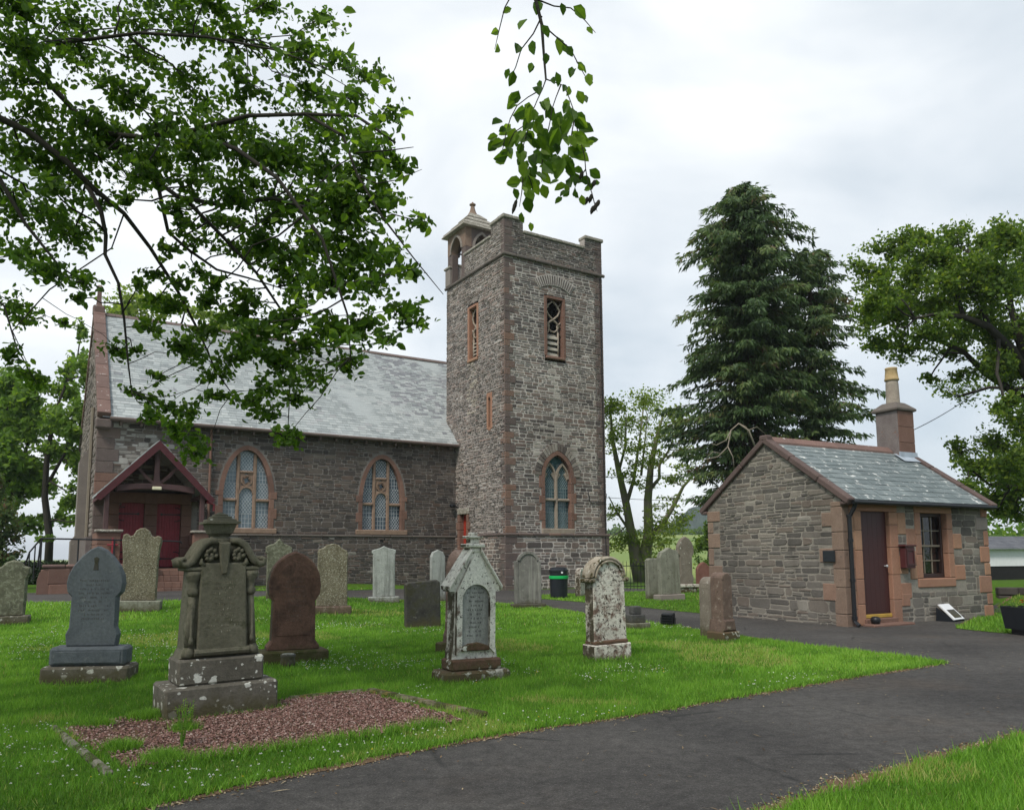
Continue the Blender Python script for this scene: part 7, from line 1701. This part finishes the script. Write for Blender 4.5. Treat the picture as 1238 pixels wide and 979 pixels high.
# ------------------------------------------------------------------ conifers
def conifer(name, base, top, prof, seed, label, nb, trunks=((0, 0),)):
    g = np.random.default_rng(seed); T = empty(name, base, 0, label, 'conifer', 'tall conifers behind the cottage'); B = Vector(base); H = (Vector(top)-B).z
    lean = (Vector(top)-B)/H; wood = MB(); tip = MB()
    for dx, dy in trunks: wood.tube([Vector((dx, dy, -.2)), Vector((dx, dy, 0))+lean*H*.35, Vector((dx*.6, dy*.6, 0))+lean*H*.7, lean*H*.97], [.34, .27, .16, .03], 8)
    Q = []; TT = []
    for i in range(nb):
        h = (i+g.random())/nb; z = H*(.2+.79*h); rad = np.interp(z, [p[0] for p in prof], [p[1] for p in prof])*g.uniform(.35, 1.1); a = g.uniform(0, 2*PI)
        lob = .96+.17*math.sin(3*a+seed+z*.15)+.13*math.sin(5*a+z*.9); rad *= lob
        rise = .5 if h > .7 else (.28 if h > .35 else .08)
        d = np.array([math.cos(a), math.sin(a)]); c0 = np.array(lean*z); m_ = max(4, int(rad*5)); pts = []
        for k in range(m_+1):
            t = k/m_; pts.append(c0+np.array([d[0]*rad*t, d[1]*rad*t, rad*(rise*t-(rise+.10)*.75*t**2.5)]))
        if rad > .8: wood.tube([Vector(p) for p in pts[::max(1, m_//4)]], [.05*min(1, rad/2.5)+.012]+[.02]*(len(pts[::max(1, m_//4)])-1), 4)
        bt = g.normal(.5, .2)
        for k in range(1, m_+1):
            t = k/m_
            if t < .18 and g.random() < .7: continue
            pd = np.array([-d[1], d[0], 0.]); dd = np.array([d[0], d[1], 0.])
            for sd in (-1, 1):
                bd = pd*sd*g.uniform(.5, 1.)+dd*g.uniform(.2, .8)+np.array([0, 0, g.uniform(-.5, .15)]); bl = g.uniform(.25, .75)*(1.15-.65*t)*min(1, rad/1.6)
                for q in range(7):
                    p = pts[k]+bd*bl*(q+g.random())/6.5+g.normal(0, .05, 3); dn = bd*g.uniform(.1, .9)+dd*g.uniform(-.1, .6)+np.array([g.normal(0, .25), g.normal(0, .25), -g.uniform(.1, 1.1)]); dn /= np.linalg.norm(dn)
                    l = g.uniform(.16, .42); s = np.cross(dn, g.normal(0, 1, 3)); s /= np.linalg.norm(s); w = l*g.uniform(.10, .19)
                    Q.append(np.stack([p, p+dn*l*.3+s*w, p+dn*l, p+dn*l*.4-s*w])); TT.append(bt+g.normal(0, .14))
    wood.build('trunk', M['bark_con'], T, smooth=True)
    np_mesh('foliage', np.concatenate(Q), 4, np.clip(TT, 0, 1), M['needle'], T, kind='stuff')
    return T
cA = Vector((12.0, 38.3, .3)); tA = at(896, 222, 38)
sc_ = 38/FPX
zf = lambda y, d: at(900, y, d).z-.3
conifer('conifer_tree', cA, tA, [(0, 2.6), (zf(560, 38), 2.7), (zf(500, 38), 3.3), (zf(440, 38), 3.5), (zf(370, 38), 3.2), (zf(330, 38), 3.2), (zf(280, 38), 2.5), (zf(250, 38), 1.7), (zf(235, 38), .9), (zf(222, 38), .2)], 61, 'tallest dark drooping conifer behind the cottage', 620, ((-.5, 0), (.55, .3)))
cB = Vector((15.7, 40.0, .3)); tB = at(978, 300, 40.0)
conifer('conifer_tree', cB, tB, [(0, 2.4), (zf(520, 40.5), 3.0), (zf(470, 40.5), 2.8), (zf(420, 40.5), 2.5), (zf(360, 40.5), 2.3), (zf(335, 40.5), 1.7), (zf(312, 40.5), .8), (zf(300, 40.5), .2)], 62, 'shorter dark conifer joined to the right side of the tallest one', 330)
DB = empty('dead_branch', at(900, 560, 35.5), 0, 'pale twisted dead branch hanging from the conifer above the cottage gable', 'branch'); o_ = DB.location.copy(); db = MB()
for L_, r_ in (([(915, 545), (905, 520), (893, 512), (884, 520), (880, 540), (868, 552), (850, 556)], .05), ([(893, 512), (902, 516), (906, 528)], .03), ([(884, 520), (878, 532), (866, 538), (860, 536)], .03), ([(880, 540), (886, 552), (888, 570)], .03), ([(905, 520), (915, 516), (926, 525)], .03), ([(872, 548), (862, 546), (855, 552)], .02)):
    db.tube([at(x, y, 35.5)-o_ for x, y in L_], [r_*(1-.7*i/len(L_)) for i in range(len(L_))], 5)
db.build('branch_wood', M['bark_pale'], DB, smooth=True)

# ------------------------------------------------------------------ far things
g = np.random.default_rng(44)
hx = np.linspace(0, 1, 90); hy = np.linspace(0, 1, 24); X, Y = np.meshgrid(hx, hy)
wx = 125+X*215; wy = 560+Y*240; env = ss(0, .22, X)*(1-ss(.75, 1, X))*ss(0, .35, Y)*(1-ss(.7, 1, Y)*.6)
wz = 4+env*42+env*g.uniform(-1, 1, X.shape)*2.8+3*np.sin(X*17)*env
V = np.stack([wx, wy, wz], -1).reshape(-1, 3); idx = np.arange(V.shape[0]).reshape(X.shape); Fq = np.stack([idx[:-1, :-1], idx[:-1, 1:], idx[1:, 1:], idx[1:, :-1]], -1).reshape(-1, 4)
mb = MB(); mb.v = [tuple(v) for v in V]; mb.f = [list(f) for f in Fq]; mb.m = [0]*len(Fq); mb.t = list(g.random(len(Fq))); mb.build('wooded_hill', M['hill'], kind='structure')
P = []
for i in range(900):
    t = g.random(); c = np.array([20+t*130-20, 300+30*math.sin(t*5)+g.normal(0, 4), 9+g.uniform(.2, 2.6)*(.7+.5*math.sin(t*23)**2)]); P.append(c+g.normal(0, .9, (6, 3)))
P = np.concatenate(P); V, k, m_ = leaf_faces(P, np.full(len(P), 1.6), g, aspect=.8); np_mesh('far_hedgerow', V, k, g.random(len(P))*.6, M['leaf_oak'], kind='stuff')
P = []
for i in range(500):
    x = g.uniform(36, 80); y = g.uniform(55, 70); P.append(np.array([x, y, 1+4.2*g.random()*(1+.35*math.sin(x*.5))])+g.normal(0, .6, (14, 3)))
P = np.concatenate(P); V, k, m_ = leaf_faces(P, np.full(len(P), .5), g, aspect=.8); np_mesh('hillside_scrub', V, k, g.random(len(P)), M['leaf_mid'], kind='stuff')
# white shed with slate roof on the right
sb_ = at(1196, 694, 42); SH = empty('white_shed', (sb_.x-.6, sb_.y, .2), R(14), 'low white walled shed with grey slate roof beyond the cottage', 'shed')
MB().box(0, 3.6, 0, 3, .55, 1.55, 0, .5).build('wall', M['white_paint'], SH); MB().box(0.02, 5.4, .05, 3, -.4, .55, 0, .2).build('foundation', M['dark'], SH); MB().box(3.6, 5.4, .2, 3, .55, 1.55).build('bay_shade_block', M['dark'], SH)  # last block is solid, its black colour standing in for an unlit open bay
sr = lambda s, d, q: (s, -.3+q*.93-d*.36, 1.5+q*.36+d*.93)
MB().box(-.6, 5.8, -.05, 0, 0, 2.0, 0, .5, sr).build('roof', M['slate'], SH)
slates([o for o in bpy.data.objects if o.parent == SH and o.name.startswith('roof')][0], sr, -.6, 5.8, 2.0, (.25, .2), (.3, .45), stone_mat('dark slate', (.09, .095, .11), (.14, .145, .16), 3, [(0, (.07, .075, .09)), (1, (.17, .17, .185))], rough=.6), 0, 81, lambda a, q: 0)
for x in (1.2, 1.9): MB().box(.2, .75, -.02, .02, .7, 1.2).build('window', M['maroon_dark'], SH) if x < 1.5 else None
MB().box(5.3, 5.42, .1, .3, .0, 1.5).build('post', M['nave_mortar'], SH)
BK = empty('retaining_wall', (12.35, 19.9, .2), R(-14), 'low dark retaining wall below the grass bank right of the cottage', 'wall')
r = random.Random(14)
for c in range(2):
    x = 0
    while x < 6: w = r.uniform(.25, .5); MB().box(x, x+w-.01, -.1+r.uniform(0, .03), .15, .0+.2*c, .19+.2*c, 0, r.random()*.4, None, .02).build('stone', M['nave_stone'], BK); x += w
# cables
def cable(a, b, sag, label, rad=.012):
    o = empty('cable', a, 0, label, 'cable'); d = Vector(b)-Vector(a); n = 16; MB().tube([d*(i/n)-Vector((0, 0, 4*sag*(i/n)*(1-i/n))) for i in range(n+1)], rad, 5).build('wire', M['black'], o)
cable(KM @ Vector((4.9, 2.0, 4.5)), at(1190, 466, 27), .12, 'black cable running from the cottage chimney up to the sycamore', .011)
cable(chp(5.7, 1.2, 5.3), at(960, 548, 60), .5, 'black overhead cable running from the tower towards the conifers', .016)
cable(chp(5.7, 1.6, 4.4), at(960, 600, 60), .3, 'lower overhead cable running right from the tower', .014)
MB().tube([frF(4.55, .05, 4.45), frF(4.6, .05, 4.05), frF(4.75, .05, 3.95), frF(5.6, .05, 4.0), frF(5.66, .05, 4.4)], .018, 5).build('tower_cable', M['black'], CH)
MB().tube([frF(5.5, .05, 15), frF(5.52, .05, 4.0), frF(5.5, .1, 2.5), frF(5.5, .16, .2)], .016, 5).build('lightning_conductor', M['black'], CH)

# ------------------------------------------------------------------ air: the thin haze that turns the far hill blue
hz = bpy.data.materials.new('haze'); hz.use_nodes = True; t_ = hz.node_tree; t_.nodes.clear()
o_ = t_.nodes.new('ShaderNodeOutputMaterial'); v_ = t_.nodes.new('ShaderNodeVolumePrincipled')
v_.inputs['Color'].default_value = (.86, .91, 1, 1); v_.inputs['Density'].default_value = .0003; t_.links.new(v_.outputs[0], o_.inputs['Volume'])
MB().box(-2700, 2700, -450, 3300, -1.2, 60).build('haze', hz, kind='stuff')
